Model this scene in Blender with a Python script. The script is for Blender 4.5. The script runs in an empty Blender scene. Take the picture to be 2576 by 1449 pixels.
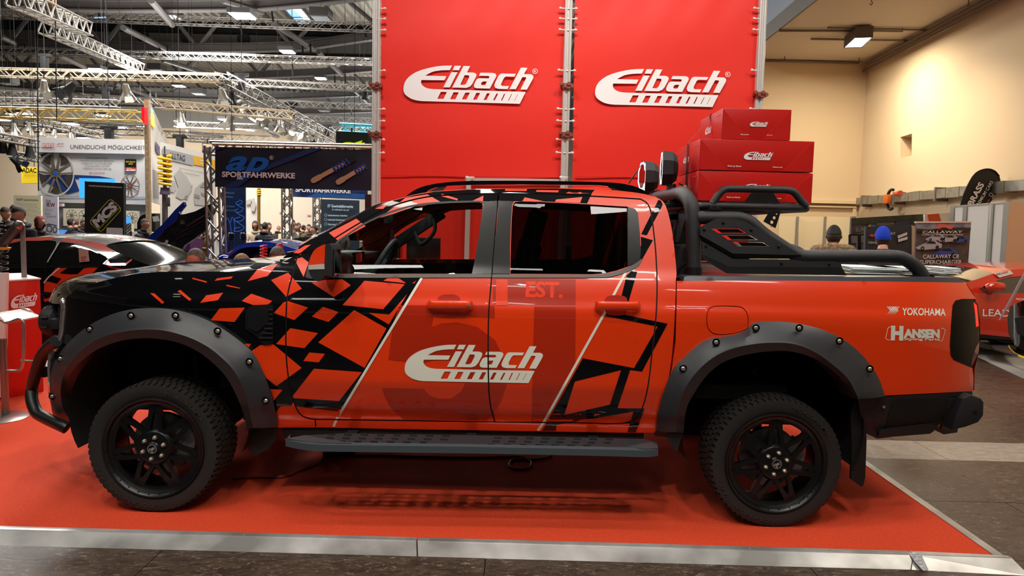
import bpy, bmesh, math, random
import numpy as np
from mathutils import Vector, Matrix
from mathutils.geometry import delaunay_2d_cdt
random.seed(7)
SC = bpy.context.scene
COL = SC.collection
PI = math.pi
# ---------------------------------------------------------------- camera
F = 1789.0
PITCH, ROLL = math.radians(4.89), math.radians(1.35)
CAM_R = Matrix.Rotation(PI/2-PITCH, 3, 'X') @ Matrix.Rotation(ROLL, 3, 'Z')
CAM_P = Vector((0, 0, 1.6))
cam = bpy.data.cameras.new('camera'); camo = bpy.data.objects.new('camera', cam)
cam.sensor_width = 36; cam.lens = F*36/2576; cam.clip_end = 400; cam.clip_start = 0.05
camo.matrix_world = Matrix.Translation(CAM_P) @ CAM_R.to_4x4()
COL.objects.link(camo); SC.camera = camo
SC.view_settings.view_transform = 'Standard'; SC.view_settings.look = 'None'
SC.view_settings.gamma = 1; SC.view_settings.use_curve_mapping = False
SC.view_settings.exposure = -0.12
# ---------------------------------------------------------------- world: the dim even light of the big hall
w = bpy.data.worlds.new('hall_ambience'); SC.world = w; w.use_nodes = True
w.node_tree.nodes['Background'].inputs[0].default_value = (0.98, 0.94, 0.90, 1)
w.node_tree.nodes['Background'].inputs[1].default_value = 0.15

def area(name, loc, target, size, power, color=(1, 1, 1), sy=None, spread=180):
    l = bpy.data.lights.new(name, 'AREA'); l.energy = power; l.color = color
    l.shape = 'RECTANGLE'; l.size = size; l.size_y = sy or size; l.spread = math.radians(spread)
    o = bpy.data.objects.new(name, l); COL.objects.link(o); o.location = loc
    o.rotation_euler = (Vector(target)-Vector(loc)).to_track_quat('-Z', 'Y').to_euler()
    return o
def spot(name, loc, target, power, color=(1, 1, 1), angle=60, r=.08, blend=.5):
    l = bpy.data.lights.new(name, 'SPOT'); l.energy = power; l.color = color
    l.spot_size = math.radians(angle); l.shadow_soft_size = r; l.spot_blend = blend
    o = bpy.data.objects.new(name, l); COL.objects.link(o); o.location = loc
    o.rotation_euler = (Vector(target)-Vector(loc)).to_track_quat('-Z', 'Y').to_euler()
    return o
# booth spots on the truss above and behind the stand
for i, (x, c) in enumerate([(-3.2, (1, .93, .82)), (-1.1, (1, .97, .93)), (1.0, (1, .93, .82)), (3.0, (1, .97, .93))]):
    spot('booth_spot', (x, 6.7, 5.6), (x*.6, 3.6, 0), 260, c, 75)
# stand lights in front of the wall, aimed at the red banners
for x in (-1.2, 0.6, 2.2):
    spot('wall_wash_light', (x, 5.2, 6.2), (x, 8, 2.9), 340, (1, .95, .9), 80, .15, .8)
# front lights over the aisle
area('aisle_light', (-1.8, -0.6, 6.0), (-.8, 3.9, .6), 1.0, 15, (1, .96, .9), .25)
area('aisle_light', (1.6, -0.6, 6.0), (.9, 3.9, .6), 1.0, 15, (1, .94, .86), .25)
for x, y, p in ((-3.4, -.2, 420), (-.9, -.4, 380), (1.9, -.2, 420), (-2.2, 1.2, 200), (.7, 1.2, 200), (.2, -4.2, 140)):
    spot('aisle_spot', (x, y, 6.5), (x*.8, 3.5, 0), p, (1, .95, .87), 62, .05)
# warm side aisle on the right
area('side_aisle_light', (7.2, 14.5, 5.4), (7.9, 15.5, 0), 1.2, 95, (1, .86, .66), spread=150)
area('side_aisle_light', (6.6, 8.5, 5.4), (7.2, 9.5, 0), 1.2, 60, (1, .88, .72), spread=150)
area('side_aisle_light', (5.4, 4.2, 5.8), (5.6, 5.2, 0), 1.0, 110, (1, .90, .76), spread=150)  # extra fill, added to brighten the floor at the right
# the row of hall lamps above and behind the visitor's aisle
for x in (-11, -5.5, 0, 5.0):
    for y in (-10, -4, 2.5):
        area('hall_light', (x, y, 9.5), (x, y, 0), 1.3, {-10: 25, -4: 25, 2.5: 110}[y], (1, .97, .92), .5)
# high hall lights on the left, and added fill for light thrown up by the stands
for (x, y) in ((-16, 22), (-7, 16), (-14, 34), (-4, 32), (-24, 44), (-8, 46), (-20, 56), (-32, 52)):
    area('hall_light', (x, y, 9.4), (x, y, 0), 4.0, 2300, (1, .97, .93))
for x, y in ((-38, 57), (-26, 57)):
    area('far_wall_fill', (x, y-3, 8.6), (x, 63, 3), 2.0, 1100, (1, .86, .66))  # unseen fill added to brighten the left of the far wall
for (x, y) in ((-12, 26), (-4, 40), (-20, 44), (-10, 56)):
    area('roof_bounce_fill', (x, y, 6.5), (x, y, 20), 6.0, 1000, (1, .97, .95))

# ---------------------------------------------------------------- pixel rays: every traced outline is put on a real surface in the hall
def ray(px, py):
    return (CAM_R @ Vector(((px-1288)/F, -(py-724.5)/F, -1))).normalized()
def U(px, py, Y):
    d = ray(px, py); return CAM_P + d*(Y/d.y)
def UZ(px, py, z=0.0):
    d = ray(px, py); return CAM_P + d*((z-CAM_P.z)/d.z)
def onY(Y, eps=0.0):
    return lambda px, py: U(px, py, Y-eps)
def onZ(z):
    return lambda px, py: UZ(px, py, z)
def onP(p, n, eps=0.0):
    p = Vector(p); n = Vector(n).normalized()
    def f(px, py):
        d = ray(px, py); t = (p-CAM_P).dot(n)/d.dot(n)
        return CAM_P + d*(t-eps)
    return f
def on3(a, b, c, eps=0.0):
    a, b, c = Vector(a), Vector(b), Vector(c)
    return onP(a, (b-a).cross(c-a), eps)
def proj(p):
    q = CAM_R.transposed() @ (Vector(p)-CAM_P)
    return (1288+F*q.x/-q.z, 724.5-F*q.y/-q.z)
# ---------------------------------------------------------------- materials
def lin(c):
    if isinstance(c, str): c = tuple(int(c[i:i+2], 16) for i in (0, 2, 4))
    r = []
    for v in c[:3]:
        v = v/255.0; r.append(v/12.92 if v <= .04045 else ((v+.055)/1.055)**2.4)
    return (r[0], r[1], r[2], 1)
MATS = {}
def M(name, c=None, rough=.5, metal=0, coat=0, spec=.5, emit=None, es=1, bump=None, var=None, trans=0, alpha=1, ior=1.45, coatr=.03):
    if name in MATS: return MATS[name]
    m = bpy.data.materials.new(name); m.use_nodes = True; MATS[name] = m
    nt = m.node_tree; b = nt.nodes['Principled BSDF']; L = nt.links
    b.inputs['Base Color'].default_value = lin(c); b.inputs['Roughness'].default_value = rough
    b.inputs['Metallic'].default_value = metal; b.inputs['Specular IOR Level'].default_value = spec
    b.inputs['Coat Weight'].default_value = coat; b.inputs['Coat Roughness'].default_value = coatr
    b.inputs['Transmission Weight'].default_value = trans; b.inputs['IOR'].default_value = ior
    b.inputs['Alpha'].default_value = alpha
    if emit: b.inputs['Emission Color'].default_value = lin(emit); b.inputs['Emission Strength'].default_value = es
    if var or bump:
        tc = nt.nodes.new('ShaderNodeTexCoord'); n = nt.nodes.new('ShaderNodeTexNoise')
        L.new(tc.outputs['Object'], n.inputs['Vector']); n.inputs['Detail'].default_value = 4
    if var:   # (scale, second colour, amount)
        n.inputs['Scale'].default_value = var[0]
        mx = nt.nodes.new('ShaderNodeMix'); mx.data_type = 'RGBA'
        mp = nt.nodes.new('ShaderNodeMapRange'); mp.inputs[1].default_value = .35; mp.inputs[2].default_value = .65
        mp.inputs[4].default_value = var[2] if len(var) > 2 else 1
        L.new(n.outputs[0], mp.inputs[0]); L.new(mp.outputs[0], mx.inputs[0])
        mx.inputs[6].default_value = lin(c); mx.inputs[7].default_value = lin(var[1])
        L.new(mx.outputs[2], b.inputs['Base Color'])
    if bump:  # (scale, strength, distance)
        n2 = nt.nodes.new('ShaderNodeTexNoise'); n2.inputs['Scale'].default_value = bump[0]; n2.inputs['Detail'].default_value = 3
        L.new(tc.outputs['Object'], n2.inputs['Vector'])
        bp = nt.nodes.new('ShaderNodeBump'); bp.inputs['Strength'].default_value = bump[1]; bp.inputs['Distance'].default_value = bump[2]
        L.new(n2.outputs[0], bp.inputs['Height']); L.new(bp.outputs[0], b.inputs['Normal'])
    return m
def glass(name, c, rough=0.0):
    """thin window pane: tinted see-through with real surface reflection"""
    if name in MATS: return MATS[name]
    m = bpy.data.materials.new(name); m.use_nodes = True; MATS[name] = m
    nt = m.node_tree; nt.nodes.clear(); L = nt.links
    o = nt.nodes.new('ShaderNodeOutputMaterial'); mx = nt.nodes.new('ShaderNodeMixShader')
    t = nt.nodes.new('ShaderNodeBsdfTransparent'); g = nt.nodes.new('ShaderNodeBsdfGlossy'); fr = nt.nodes.new('ShaderNodeFresnel')
    t.inputs[0].default_value = lin(c); g.inputs['Roughness'].default_value = rough; fr.inputs[0].default_value = 1.55
    L.new(fr.outputs[0], mx.inputs[0]); L.new(t.outputs[0], mx.inputs[1]); L.new(g.outputs[0], mx.inputs[2]); L.new(mx.outputs[0], o.inputs[0])
    return m
ORANGE = M('orange_paint', (230, 56, 2), .35, coat=1)
BLACKP = M('black_paint', (5, 5, 9), .5, coat=1, spec=.05)
WHITEV = M('white_vinyl', (226, 222, 206), .4)
GHOST = M('dark_red_vinyl', (176, 36, 4), .35, coat=1)
GHOST2 = M('red_vinyl', (236, 56, 8), .4, coat=.6)
PLAST = M('black_textured_plastic', (28, 28, 30), .55, bump=(900, .15, .001))
PILL = M('pillar_black', (15, 13, 11), .24, spec=.3)
FLARE = M('matt_grey_flare', (46, 47, 50), .42, bump=(700, .1, .001))
RUBBER = M('tyre_rubber', (32, 28, 26), .75, bump=(300, .15, .001))
RIMM = M('satin_black_rim', (12, 12, 14), .32)
CHROME = M('chrome', (230, 232, 235), .08, metal=1)
STEEL = M('bolt_steel', (225, 215, 196), .3, metal=.85)
ALU = M('brushed_aluminium', (176, 178, 180), .34, metal=1, bump=(40, .05, .002))
TRUSS = M('truss_aluminium', (164, 159, 152), .38, metal=.8)
TEXB = M('coarse_black_powdercoat', (34, 34, 37), .42, spec=.6, bump=(420, .9, .002))
DARK = M('dark_interior', (8, 8, 9), .8)
GREYT = M('grey_trim', (84, 80, 74), .5, metal=.3)
RED = M('banner_red', (224, 34, 14), .55, bump=(1.2, .25, .04))
BOXRED = M('carton_red', (200, 28, 22), .32, coat=.25)
WHITE = M('white_print', (240, 238, 236), .5)
BLACKM = M('black_satin', (14, 14, 15), .45)
CLEAR = glass('clear_window_glass', (225, 232, 228))
TINT = glass('tinted_window_glass', (104, 92, 92))
# ---------------------------------------------------------------- mesh helpers
def link(name, me, mat=None, parent=None, kind=None, label=None, cat=None, group=None):
    o = bpy.data.objects.new(name, me); COL.objects.link(o)
    if mat is not None and me is not None and len(me.materials) == 0:
        for m in (mat if isinstance(mat, (list, tuple)) else [mat]): me.materials.append(m)
    if parent: o.parent = parent
    tag(o, label, cat, group, kind)
    return o
def tag(o, label=None, cat=None, group=None, kind=None):
    if label: o['label'] = label
    if cat: o['category'] = cat
    if group: o['group'] = group
    if kind: o['kind'] = kind
    return o
def thing(name, label, cat, loc=(0, 0, 0), group=None, parent=None, kind=None):
    """an Empty that parents the parts of one thing (parts are written in world space, so it stays at the origin of its parts' frame)"""
    o = bpy.data.objects.new(name, None); COL.objects.link(o); o.empty_display_size = .1
    tag(o, label, cat, group, kind)
    o['base'] = [float(v) for v in loc]
    return o
def mesh(name, V, Fc, smooth=False):
    me = bpy.data.meshes.new(name)
    me.from_pydata([tuple(v) for v in V], [], [tuple(f) for f in Fc]); me.validate()
    if smooth: me.shade_smooth()
    return me
class MB:
    """collects shapes into one mesh"""
    def __init__(s): s.v = []; s.f = []; s.m = []; s.cur = 0
    def add(s, V, Fc, m=None):
        b = len(s.v); s.v += [tuple(v) for v in V]; s.f += [tuple(b+i for i in f) for f in Fc]
        s.m += [s.cur if m is None else m]*len(Fc)
    def box(s, c, d, R=None, m=None):
        x, y, z = d[0]/2, d[1]/2, d[2]/2; c = Vector(c)
        P = [Vector((a*x, b*y, e*z)) for a in (-1, 1) for b in (-1, 1) for e in (-1, 1)]
        if R is not None: P = [R @ p for p in P]
        s.add([c+p for p in P], [(0, 1, 3, 2), (4, 6, 7, 5), (0, 4, 5, 1), (2, 3, 7, 6), (0, 2, 6, 4), (1, 5, 7, 3)], m)
    def bar(s, a, b, w, h=None, up=(0, 0, 1), m=None):
        a, b = Vector(a), Vector(b); d = b-a; L = d.length
        if L < 1e-6: return
        d.normalize(); u = Vector(up)
        if abs(d.dot(u)) > .98: u = Vector((1, 0, 0))
        x = d.cross(u).normalized(); z = x.cross(d)
        R = Matrix((x, d, z)).transposed()
        s.box((a+b)/2, (w, L, h or w), R, m)
    def tube(s, P, r, n=10, closed=False, m=None, cap=True):
        P = [Vector(p) for p in P]; N = len(P)
        rr = r if isinstance(r, (list, tuple)) else [r]*N
        T = []
        for i in range(N):
            a = P[(i-1) % N] if (closed or i > 0) else P[0]; b = P[(i+1) % N] if (closed or i < N-1) else P[-1]
            T.append((b-a).normalized())
        u = T[0].orthogonal().normalized(); V = []
        for i in range(N):
            u = (u - T[i]*u.dot(T[i])).normalized(); v = T[i].cross(u)
            for k in range(n):
                t = 2*PI*k/n; V.append(P[i]+(u*math.cos(t)+v*math.sin(t))*rr[i])
        Fc = []
        for i in range(N if closed else N-1):
            j = (i+1) % N
            for k in range(n): Fc.append((i*n+k, i*n+(k+1) % n, j*n+(k+1) % n, j*n+k))
        if not closed and cap: Fc += [tuple(range(n))[::-1], tuple((N-1)*n+k for k in range(n))]
        s.add(V, Fc, m)
    def lathe(s, prof, axis_o, axis_d, n=48, m=None, cap=False):
        """prof: (distance along axis, radius)"""
        d = Vector(axis_d).normalized(); u = d.orthogonal().normalized(); v = d.cross(u); o = Vector(axis_o); V = []
        for (a, r) in prof:
            for k in range(n):
                t = 2*PI*k/n; V.append(o+d*a+(u*math.cos(t)+v*math.sin(t))*r)
        Fc = [(i*n+k, i*n+(k+1) % n, (i+1)*n+(k+1) % n, (i+1)*n+k) for i in range(len(prof)-1) for k in range(n)]
        if cap: Fc += [tuple(range(n))[::-1], tuple((len(prof)-1)*n+k for k in range(n))]
        s.add(V, Fc, m)
    def prism(s, P, d, m=None):
        P = [Vector(p) for p in P]; d = Vector(d); n = len(P)
        s.add(P+[p+d for p in P], [tuple(range(n)), tuple(range(2*n-1, n-1, -1))]+[(i, n+i, n+(i+1) % n, (i+1) % n) for i in range(n)], m)
    def build(s, name, mat=None, parent=None, smooth=False, bevel=0, fix=True, seg=2, angle=35, **kw):
        me = bpy.data.meshes.new(name); me.from_pydata(s.v, [], s.f)
        mats = mat if isinstance(mat, (list, tuple)) else [mat]
        for m in mats: me.materials.append(m)
        if len(mats) > 1: me.polygons.foreach_set('material_index', s.m)
        if fix or bevel:
            bm = bmesh.new(); bm.from_mesh(me)
            if bevel:
                bmesh.ops.remove_doubles(bm, verts=bm.verts, dist=1e-6)
            bmesh.ops.recalc_face_normals(bm, faces=bm.faces)
            if bevel:
                es = [e for e in bm.edges if len(e.link_faces) == 2 and e.calc_face_angle(0) > math.radians(30)]
                bmesh.ops.bevel(bm, geom=es, offset=bevel, segments=seg, affect='EDGES', profile=.6, clamp_overlap=True)
            bm.to_mesh(me); bm.free()
        if smooth or bevel:
            me.shade_smooth(); me.set_sharp_from_angle(angle=math.radians(angle))
        return link(name, me, None, parent, **kw)
def cat(pts, n=8, closed=False):
    """Catmull-Rom through the points"""
    P = [np.array(p, float) for p in pts]; N = len(P); out = []
    rng = range(N if closed else N-1)
    for i in rng:
        p1, p2 = P[i], P[(i+1) % N]
        p0 = P[(i-1) % N] if (closed or i > 0) else 2*p1-p2
        p3 = P[(i+2) % N] if (closed or i < N-2) else 2*p2-p1
        for k in range(n):
            t = k/n
            out.append(tuple(.5*((2*p1)+(-p0+p2)*t+(2*p0-5*p1+4*p2-p3)*t*t+(-p0+3*p1-3*p2+p3)*t**3)))
    if not closed: out.append(tuple(P[-1]))
    return out
def resample(pts, n):
    P = np.array([tuple(p) for p in pts], float); d = np.r_[0, np.cumsum(np.linalg.norm(np.diff(P, axis=0), axis=1))]
    t = np.linspace(0, d[-1], n); return [tuple(np.interp(x, d, P[:, k]) for k in range(P.shape[1])) for x in t]
def densify(loop, step):
    out = []; n = len(loop)
    for i in range(n):
        a, b = np.array(loop[i], float), np.array(loop[(i+1) % n], float)
        k = max(1, int(np.linalg.norm(b-a)/step))
        out += [tuple(a+(b-a)*j/k) for j in range(k)]
    return out
def inside(P, loops):
    P = np.asarray(P, float); c = np.zeros(len(P), bool)
    for L in loops:
        A = np.asarray(L, float); B = np.roll(A, -1, 0)
        for (x1, y1), (x2, y2) in zip(A, B):
            if y1 == y2: continue
            m = (y1 > P[:, 1]) != (y2 > P[:, 1])
            c ^= m & (P[:, 0] < (x2-x1)*(P[:, 1]-y1)/(y2-y1)+x1)
    return c
def segdist(P, line):
    P = np.asarray(P, float); D = np.full(len(P), 1e9); A = np.asarray(line, float)
    for a, b in zip(A[:-1], A[1:]):
        ab = b-a; t = np.clip(((P-a)@ab)/max(ab@ab, 1e-12), 0, 1)
        D = np.minimum(D, np.linalg.norm(P-(a+t[:, None]*ab), axis=1))
    return D
def fill2d(loops, step=None, cuts=None, cw=1.8):
    """triangulates an even-odd region; cuts are lines cleared cw to each side"""
    LL = [densify(L, step) if step else [tuple(p) for p in L] for L in loops]
    V = []; E = []
    for L in LL:
        b = len(V); V += L; E += [(b+i, b+(i+1) % len(L)) for i in range(len(L))]
    allp = np.array(V, float); lo, hi = allp.min(0), allp.max(0)
    if cuts:
        for c in cuts:
            C = np.array(c, float)
            if C[:, 0].max() < lo[0]-5 or C[:, 0].min() > hi[0]+5 or C[:, 1].max() < lo[1]-5 or C[:, 1].min() > hi[1]+5: continue
            T = np.gradient(C, axis=0); T /= np.linalg.norm(T, axis=1)[:, None]+1e-9; Nn = np.c_[-T[:, 1], T[:, 0]]
            for sg in (-1, 1):
                b = len(V); V += [tuple(p) for p in C+Nn*cw*sg]; E += [(b+i, b+i+1) for i in range(len(C)-1)]
    if step:
        gx = np.arange(lo[0]+step*.5, hi[0], step); gy = np.arange(lo[1]+step*.5, hi[1], step)
        if len(gx) and len(gy):
            G = np.array(np.meshgrid(gx, gy)).reshape(2, -1).T + 1e-3
            G = G[inside(G, LL)]
            if len(G):
                D = np.min([segdist(G, list(L)+[L[0]]) for L in LL], axis=0); G = G[D > step*.4]
                V += [tuple(g) for g in G]
    r = delaunay_2d_cdt([Vector(v) for v in V], E, [], 0, 1e-5)
    RV = np.array([tuple(v) for v in r[0]]); RF = np.array([f for f in r[2] if len(f) == 3])
    if len(RF) == 0: return [], []
    C = RV[RF].mean(1); k = inside(C, LL)
    if cuts:
        for c in cuts: k &= segdist(C, c) > cw*.93
    RF = RF[k]; u = np.unique(RF); mp = {int(a): i for i, a in enumerate(u)}
    return [tuple(RV[i]) for i in u], [tuple(mp[int(i)] for i in f) for f in RF]
def inset(loop, d):
    """moves a closed outline inwards by d"""
    A = np.array(loop, float); area = 0.5*np.sum(A[:, 0]*np.roll(A[:, 1], -1)-np.roll(A[:, 0], -1)*A[:, 1])
    s = 1 if area > 0 else -1; out = []
    n = len(A)
    for i in range(n):
        e1 = A[i]-A[i-1]; e2 = A[(i+1) % n]-A[i]
        n1 = np.array([-e1[1], e1[0]])/(np.linalg.norm(e1)+1e-9); n2 = np.array([-e2[1], e2[0]])/(np.linalg.norm(e2)+1e-9)
        m = n1+n2; k = m@m
        out.append(tuple(A[i]+s*d*m*min(2.0/max(k, .5), 2.5)*1.0))
    return out
YC = 4.76      # centre line of the truck
def flipY(p, yc=None): return Vector((p[0], 2*(YC if yc is None else yc)-p[1], p[2]))
def slab(name, loops, surf, mat, parent=None, t=0.02, step=None, tdir=(0, 1, 0), cuts=None, cw=1.8, mirror=False, both=False, mb=None, smooth=True, m=None, yc=None, **kw):
    """fills pixel outlines on a surface and gives them thickness t along tdir"""
    V2, Fc = fill2d(loops, step, cuts, cw)
    if not V2: return None
    V = [surf(*p) for p in V2]
    n = Vector((0, 0, 0))
    for f in Fc: n += (V[f[1]]-V[f[0]]).cross(V[f[2]]-V[f[0]])
    if n.dot(CAM_P-V[0]) < 0: Fc = [f[::-1] for f in Fc]
    def one(V, Fc, td, own=None):
        b = own if own is not None else MB()
        b.add(V, Fc, m)
        if t:
            ec = {}
            for f in Fc:
                for a, c in ((f[0], f[1]), (f[1], f[2]), (f[2], f[0])):
                    ec[(a, c)] = 1
            bd = [(a, c) for (a, c) in ec if (c, a) not in ec]
            ids = sorted({i for e in bd for i in e}); mp = {i: k for k, i in enumerate(ids)}; n = len(ids); D = Vector(td)*t
            b.add([V[i] for i in ids]+[V[i]+D for i in ids], [(mp[a], n+mp[a], n+mp[c], mp[c]) for a, c in bd], m)
            b.add([v+D for v in V], [f[::-1] for f in Fc], m)
        return b
    res = []
    if mb is not None: one(V, Fc, tdir, mb); return None
    if not mirror or both:
        o = one(V, Fc, tdir).build(name, mat, parent, fix=False, smooth=smooth, angle=40, **kw); res.append(o)
    if mirror or both:
        Vm = [flipY(v, yc) for v in V]; Fm = [f[::-1] for f in Fc]
        o = one(Vm, Fm, (tdir[0], -tdir[1], tdir[2])).build(name, mat, parent, fix=False, smooth=smooth, angle=40, **kw); res.append(o)
    return res[0]
# ---------------------------------------------------------------- lettering
_tc = {}
def text2d(s, bold=0.0, shear=0.0, space=1.0):
    k = (s, bold, shear, space)
    if k in _tc: return _tc[k]
    c = bpy.data.curves.new('t', 'FONT'); c.body = s; c.offset = bold; c.shear = shear; c.space_character = space
    c.fill_mode = 'FRONT'; c.resolution_u = 3 if len(s) < 30 else 2
    o = bpy.data.objects.new('t', c); COL.objects.link(o)
    bpy.context.view_layer.update()
    me = o.to_mesh(); V = [(v.co.x, v.co.y) for v in me.vertices]; Fc = [tuple(p.vertices) for p in me.polygons]
    o.to_mesh_clear(); bpy.data.objects.remove(o); bpy.data.curves.remove(c)
    A = np.array(V) if V else np.zeros((1, 2))
    x0, x1 = A[:, 0].min(), A[:, 0].max()
    cap = .73
    A[:, 0] = (A[:, 0]-x0)/(x1-x0+1e-9); A[:, 1] = A[:, 1]/cap
    _tc[k] = (A, Fc); return _tc[k]
def text(s, a, b, h, surf, mb, bold=0.0, shear=0.0, m=None, up=None, space=1.0):
    """writes s with its baseline from pixel a to pixel b and capitals h pixels high"""
    A, Fc = text2d(s, bold, shear, space)
    a = np.array(a, float); b = np.array(b, float); d = b-a; L = np.linalg.norm(d)
    n = np.array([d[1], -d[0]])/L if up is None else np.array(up, float)
    P = a+A[:, :1]*d+A[:, 1:]*n*h
    mb.add([surf(*p) for p in P], Fc, m)
def dn(L, Y):
    """lets the lower corners of a standing board reach the hall floor"""
    out = []
    for x, y in L:
        if 630 <= y <= 722 and (x < 1000 or x > 1900): p = U(x, y, Y); p.z = -.034; x, y = proj(p)
        out.append((x, y))
    return out
_seen = {}
def uniq(s):
    _seen[s] = _seen.get(s, 0)+1
    return s if _seen[s] == 1 else s+[', right one of two', ', rightmost of three'][min(_seen[s]-2, 1)]
LOGO = dict(
 E=[(1032,163),(870,168),(740,185),(620,210),(500,245),(400,290),(310,355),(255,430),(233,520),(245,590),(290,640),(370,685),(460,708),(540,717),(2148,747),(2245,562),(730,530),(640,520),(575,495),(535,460),(522,425),(530,390),(908,392),(940,328),(590,322),(640,295),(720,260),(820,242),(905,236),(995,234)],
 W=[[(848,572),(948,572),(893,680),(790,680)],[(1058,577),(1143,577),(1088,684),(1000,684)],[(1252,580),(1327,580),(1270,686),(1195,686)],[(1433,583),(1496,583),(1440,689),(1378,689)],[(1608,587),(1656,587),(1602,692),(1552,692)],[(1765,590),(1793,590),(1737,695),(1708,695)],[(1890,592),(1910,592),(1858,698),(1838,698)],[(2010,595),(2021,595),(1966,700),(1954,700)],[(2113,597),(2120,597),(2062,704),(2055,704)]],
 R=[[(1075,165),(1180,166),(1145,236),(1042,234)],[(1022,264),(1123,265),(995,502),(888,500)],
  [(1222,167),(1330,169),(1280,267),(1380,268),(1420,280),(1436,305),(1425,340),(1370,440),(1330,485),(1270,507),(1036,503)],[(1240,311),(1300,312),(1318,325),(1312,350),(1265,440),(1235,460),(1168,459)],
  [(1500,270),(1700,272),(1745,282),(1762,310),(1750,345),(1655,515),(1440,512),(1400,500),(1392,465),(1410,420),(1440,370),(1480,355),(1635,357),(1650,335),(1635,320),(1475,317)],[(1545,405),(1608,405),(1576,464),(1520,464),(1508,445),(1520,420)],
  [(1850,280),(2082,284),(2055,327),(1920,325),(1890,345),(1845,430),(1840,460),(1862,473),(1970,474),(1945,520),(1800,519),(1745,505),(1728,465),(1745,415),(1800,315),(1825,288)],
  [(2167,187),(2273,188),(2218,286),(2330,288),(2365,302),(2373,335),(2355,375),(2265,528),(2160,525),(2240,375),(2258,345),(2245,333),(2192,332),(2083,521),(1978,520)]])
LOGO['E'] = cat(LOGO['E'][:14], 3)+LOGO['E'][14:16]+cat(LOGO['E'][16:22], 3)+LOGO['E'][22:25]+cat(LOGO['E'][24:], 3)[1:]
def logo(p0, p1, h, surf, mb, m=None, step=None, cuts=None, reg=True, steps_small=None):
    """the sponsor's wordmark: p0, p1 pixel ends of its lower edge (left end of the swoosh, right tip of the h), h its height"""
    p0 = np.array(p0, float); p1 = np.array(p1, float); d = (p1-p0)
    def tr(q):
        x = (q[0]-233)/2140.0; y = (q[1]-.0187*(q[0]-233)-711)/548.0
        return tuple(p0+d*x+np.array([0, h])*y)
    loops = [LOGO['E']]+LOGO['W']+LOGO['R']
    V2, Fc = fill2d([[tr(q) for q in L] for L in loops], step, cuts)
    mb.add([surf(*p) for p in V2], Fc, m)
    if reg:
        c = p1+np.array([d[0]*.012, -h*.93]); r = h*.075
        ring = [[(c[0]+R*math.cos(2*PI*k/20), c[1]+R*math.sin(2*PI*k/20)) for k in range(20)] for R in (r, r*.82)]
        V2, Fc = fill2d(ring); mb.add([surf(*p) for p in V2], Fc, m)
        text('R', (c[0]-r*.4, c[1]+r*.5), (c[0]+r*.45, c[1]+r*.5), r, surf, mb, .01, m=m)
def poly(loops, surf, mb, m=None, step=None, **k):
    V2, Fc = fill2d(loops if isinstance(loops[0][0], (tuple, list)) else [loops], step, **k)
    if V2: mb.add([surf(*p) for p in V2], Fc, m)
def pline(pts, wd, closed=False):
    """outline of a stroked pixel line"""
    A = np.array(pts, float); T = np.gradient(A, axis=0); T /= np.linalg.norm(T, axis=1)[:, None]+1e-9; N = np.c_[-T[:, 1], T[:, 0]]*wd/2
    return [tuple(p) for p in A+N]+[tuple(p) for p in (A-N)[::-1]]
def ell(cx, cy, rx, ry, n=28, a0=0, rot=0):
    c, s = math.cos(rot), math.sin(rot)
    return [(cx+rx*math.cos(a0+2*PI*k/n)*c-ry*math.sin(a0+2*PI*k/n)*s, cy+rx*math.cos(a0+2*PI*k/n)*s+ry*math.sin(a0+2*PI*k/n)*c) for k in range(n)]
# ================================================================ the pickup truck
YB = 3.80
_z = np.linspace(.2, 2.1, 400)
_p = np.interp(_z, [.3, .44, .50, .545, .56, .60, .70, .74, .85, 1.0, 1.12, 1.17, 1.195, 1.26, 1.31, 1.345, 1.37, 1.40, 1.74, 1.80, 1.86, 1.95],
               [.18, .12, .092, .082, .064, .046, .019, .007, .003, .0, .0, .004, .016, .032, .048, .064, .078, .090, .215, .245, .310, .45])
_k = np.ones(7)/7; _p = np.convolve(np.pad(_p, 3, 'edge'), _k, 'valid')
def SY(X, Z):
    y = YB+np.interp(Z, _z, _p)
    if X < -1.75: t = min(1.0, (-1.75-X)/.85); y += .27*t*t
    if X > 2.05: y += .10*((X-2.05)/.4)**2
    return y
def S(off=0.0):
    def f(px, py):
        d = ray(px, py); Y = YB
        for _ in range(14):
            p = CAM_P+d*(Y/d.y); Y = .45*Y+.55*SY(p.x, p.z)
        return CAM_P+d*(Y/d.y-off)
    return f
S0 = S(0)
truck = thing('pickup_truck', 'orange and black liveried double cab pickup truck on the red carpet', 'pickup truck')
T = truck
# seams (pixel lines)
SEAM_F = cat([(748,640),(745,655),(736,690),(726,730),(721,765),(719,850),(722,920),(730,975),(739,1010),(748,1032),(760,1046),(778,1053),(800,1055)], 5)
SEAM_BOT = [(800,1055),(1000,1058),(1243,1061),(1455,1064)]
SEAM_R = cat([(1455,1064),(1545,1066),(1580,1062),(1604,1048),(1620,1015),(1632,960),(1641,880),(1650,800),(1653,720),(1650,640),(1644,580),(1638,535),(1628,512),(1612,501)], 5)
SEAM_TOP = cat([(1612,501),(1550,497),(1460,492),(1380,489),(1254,487),(1165,489),(1085,494),(1030,505),(975,523),(915,555),(860,588),(800,625),(748,640)][::-1], 4)
SEAM_B = cat([(1254,487),(1251,520),(1244,600),(1238,680),(1235,720),(1230,780),(1228,860),(1229,960),(1233,1015),(1239,1040),(1245,1062)], 4)
SEAM_CAB = cat([(1700,690),(1699,760),(1692,880),(1680,960),(1664,1010),(1650,1088)], 4)
SEAM_HOOD = cat([(160,762),(172,744),(200,727),(240,712),(300,697),(367,686),(440,683),(520,683),(617,682),(660,674),(700,664),(726,652)], 5)
SEAM_SILL = [(793,1055),(794,1072)]
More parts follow.
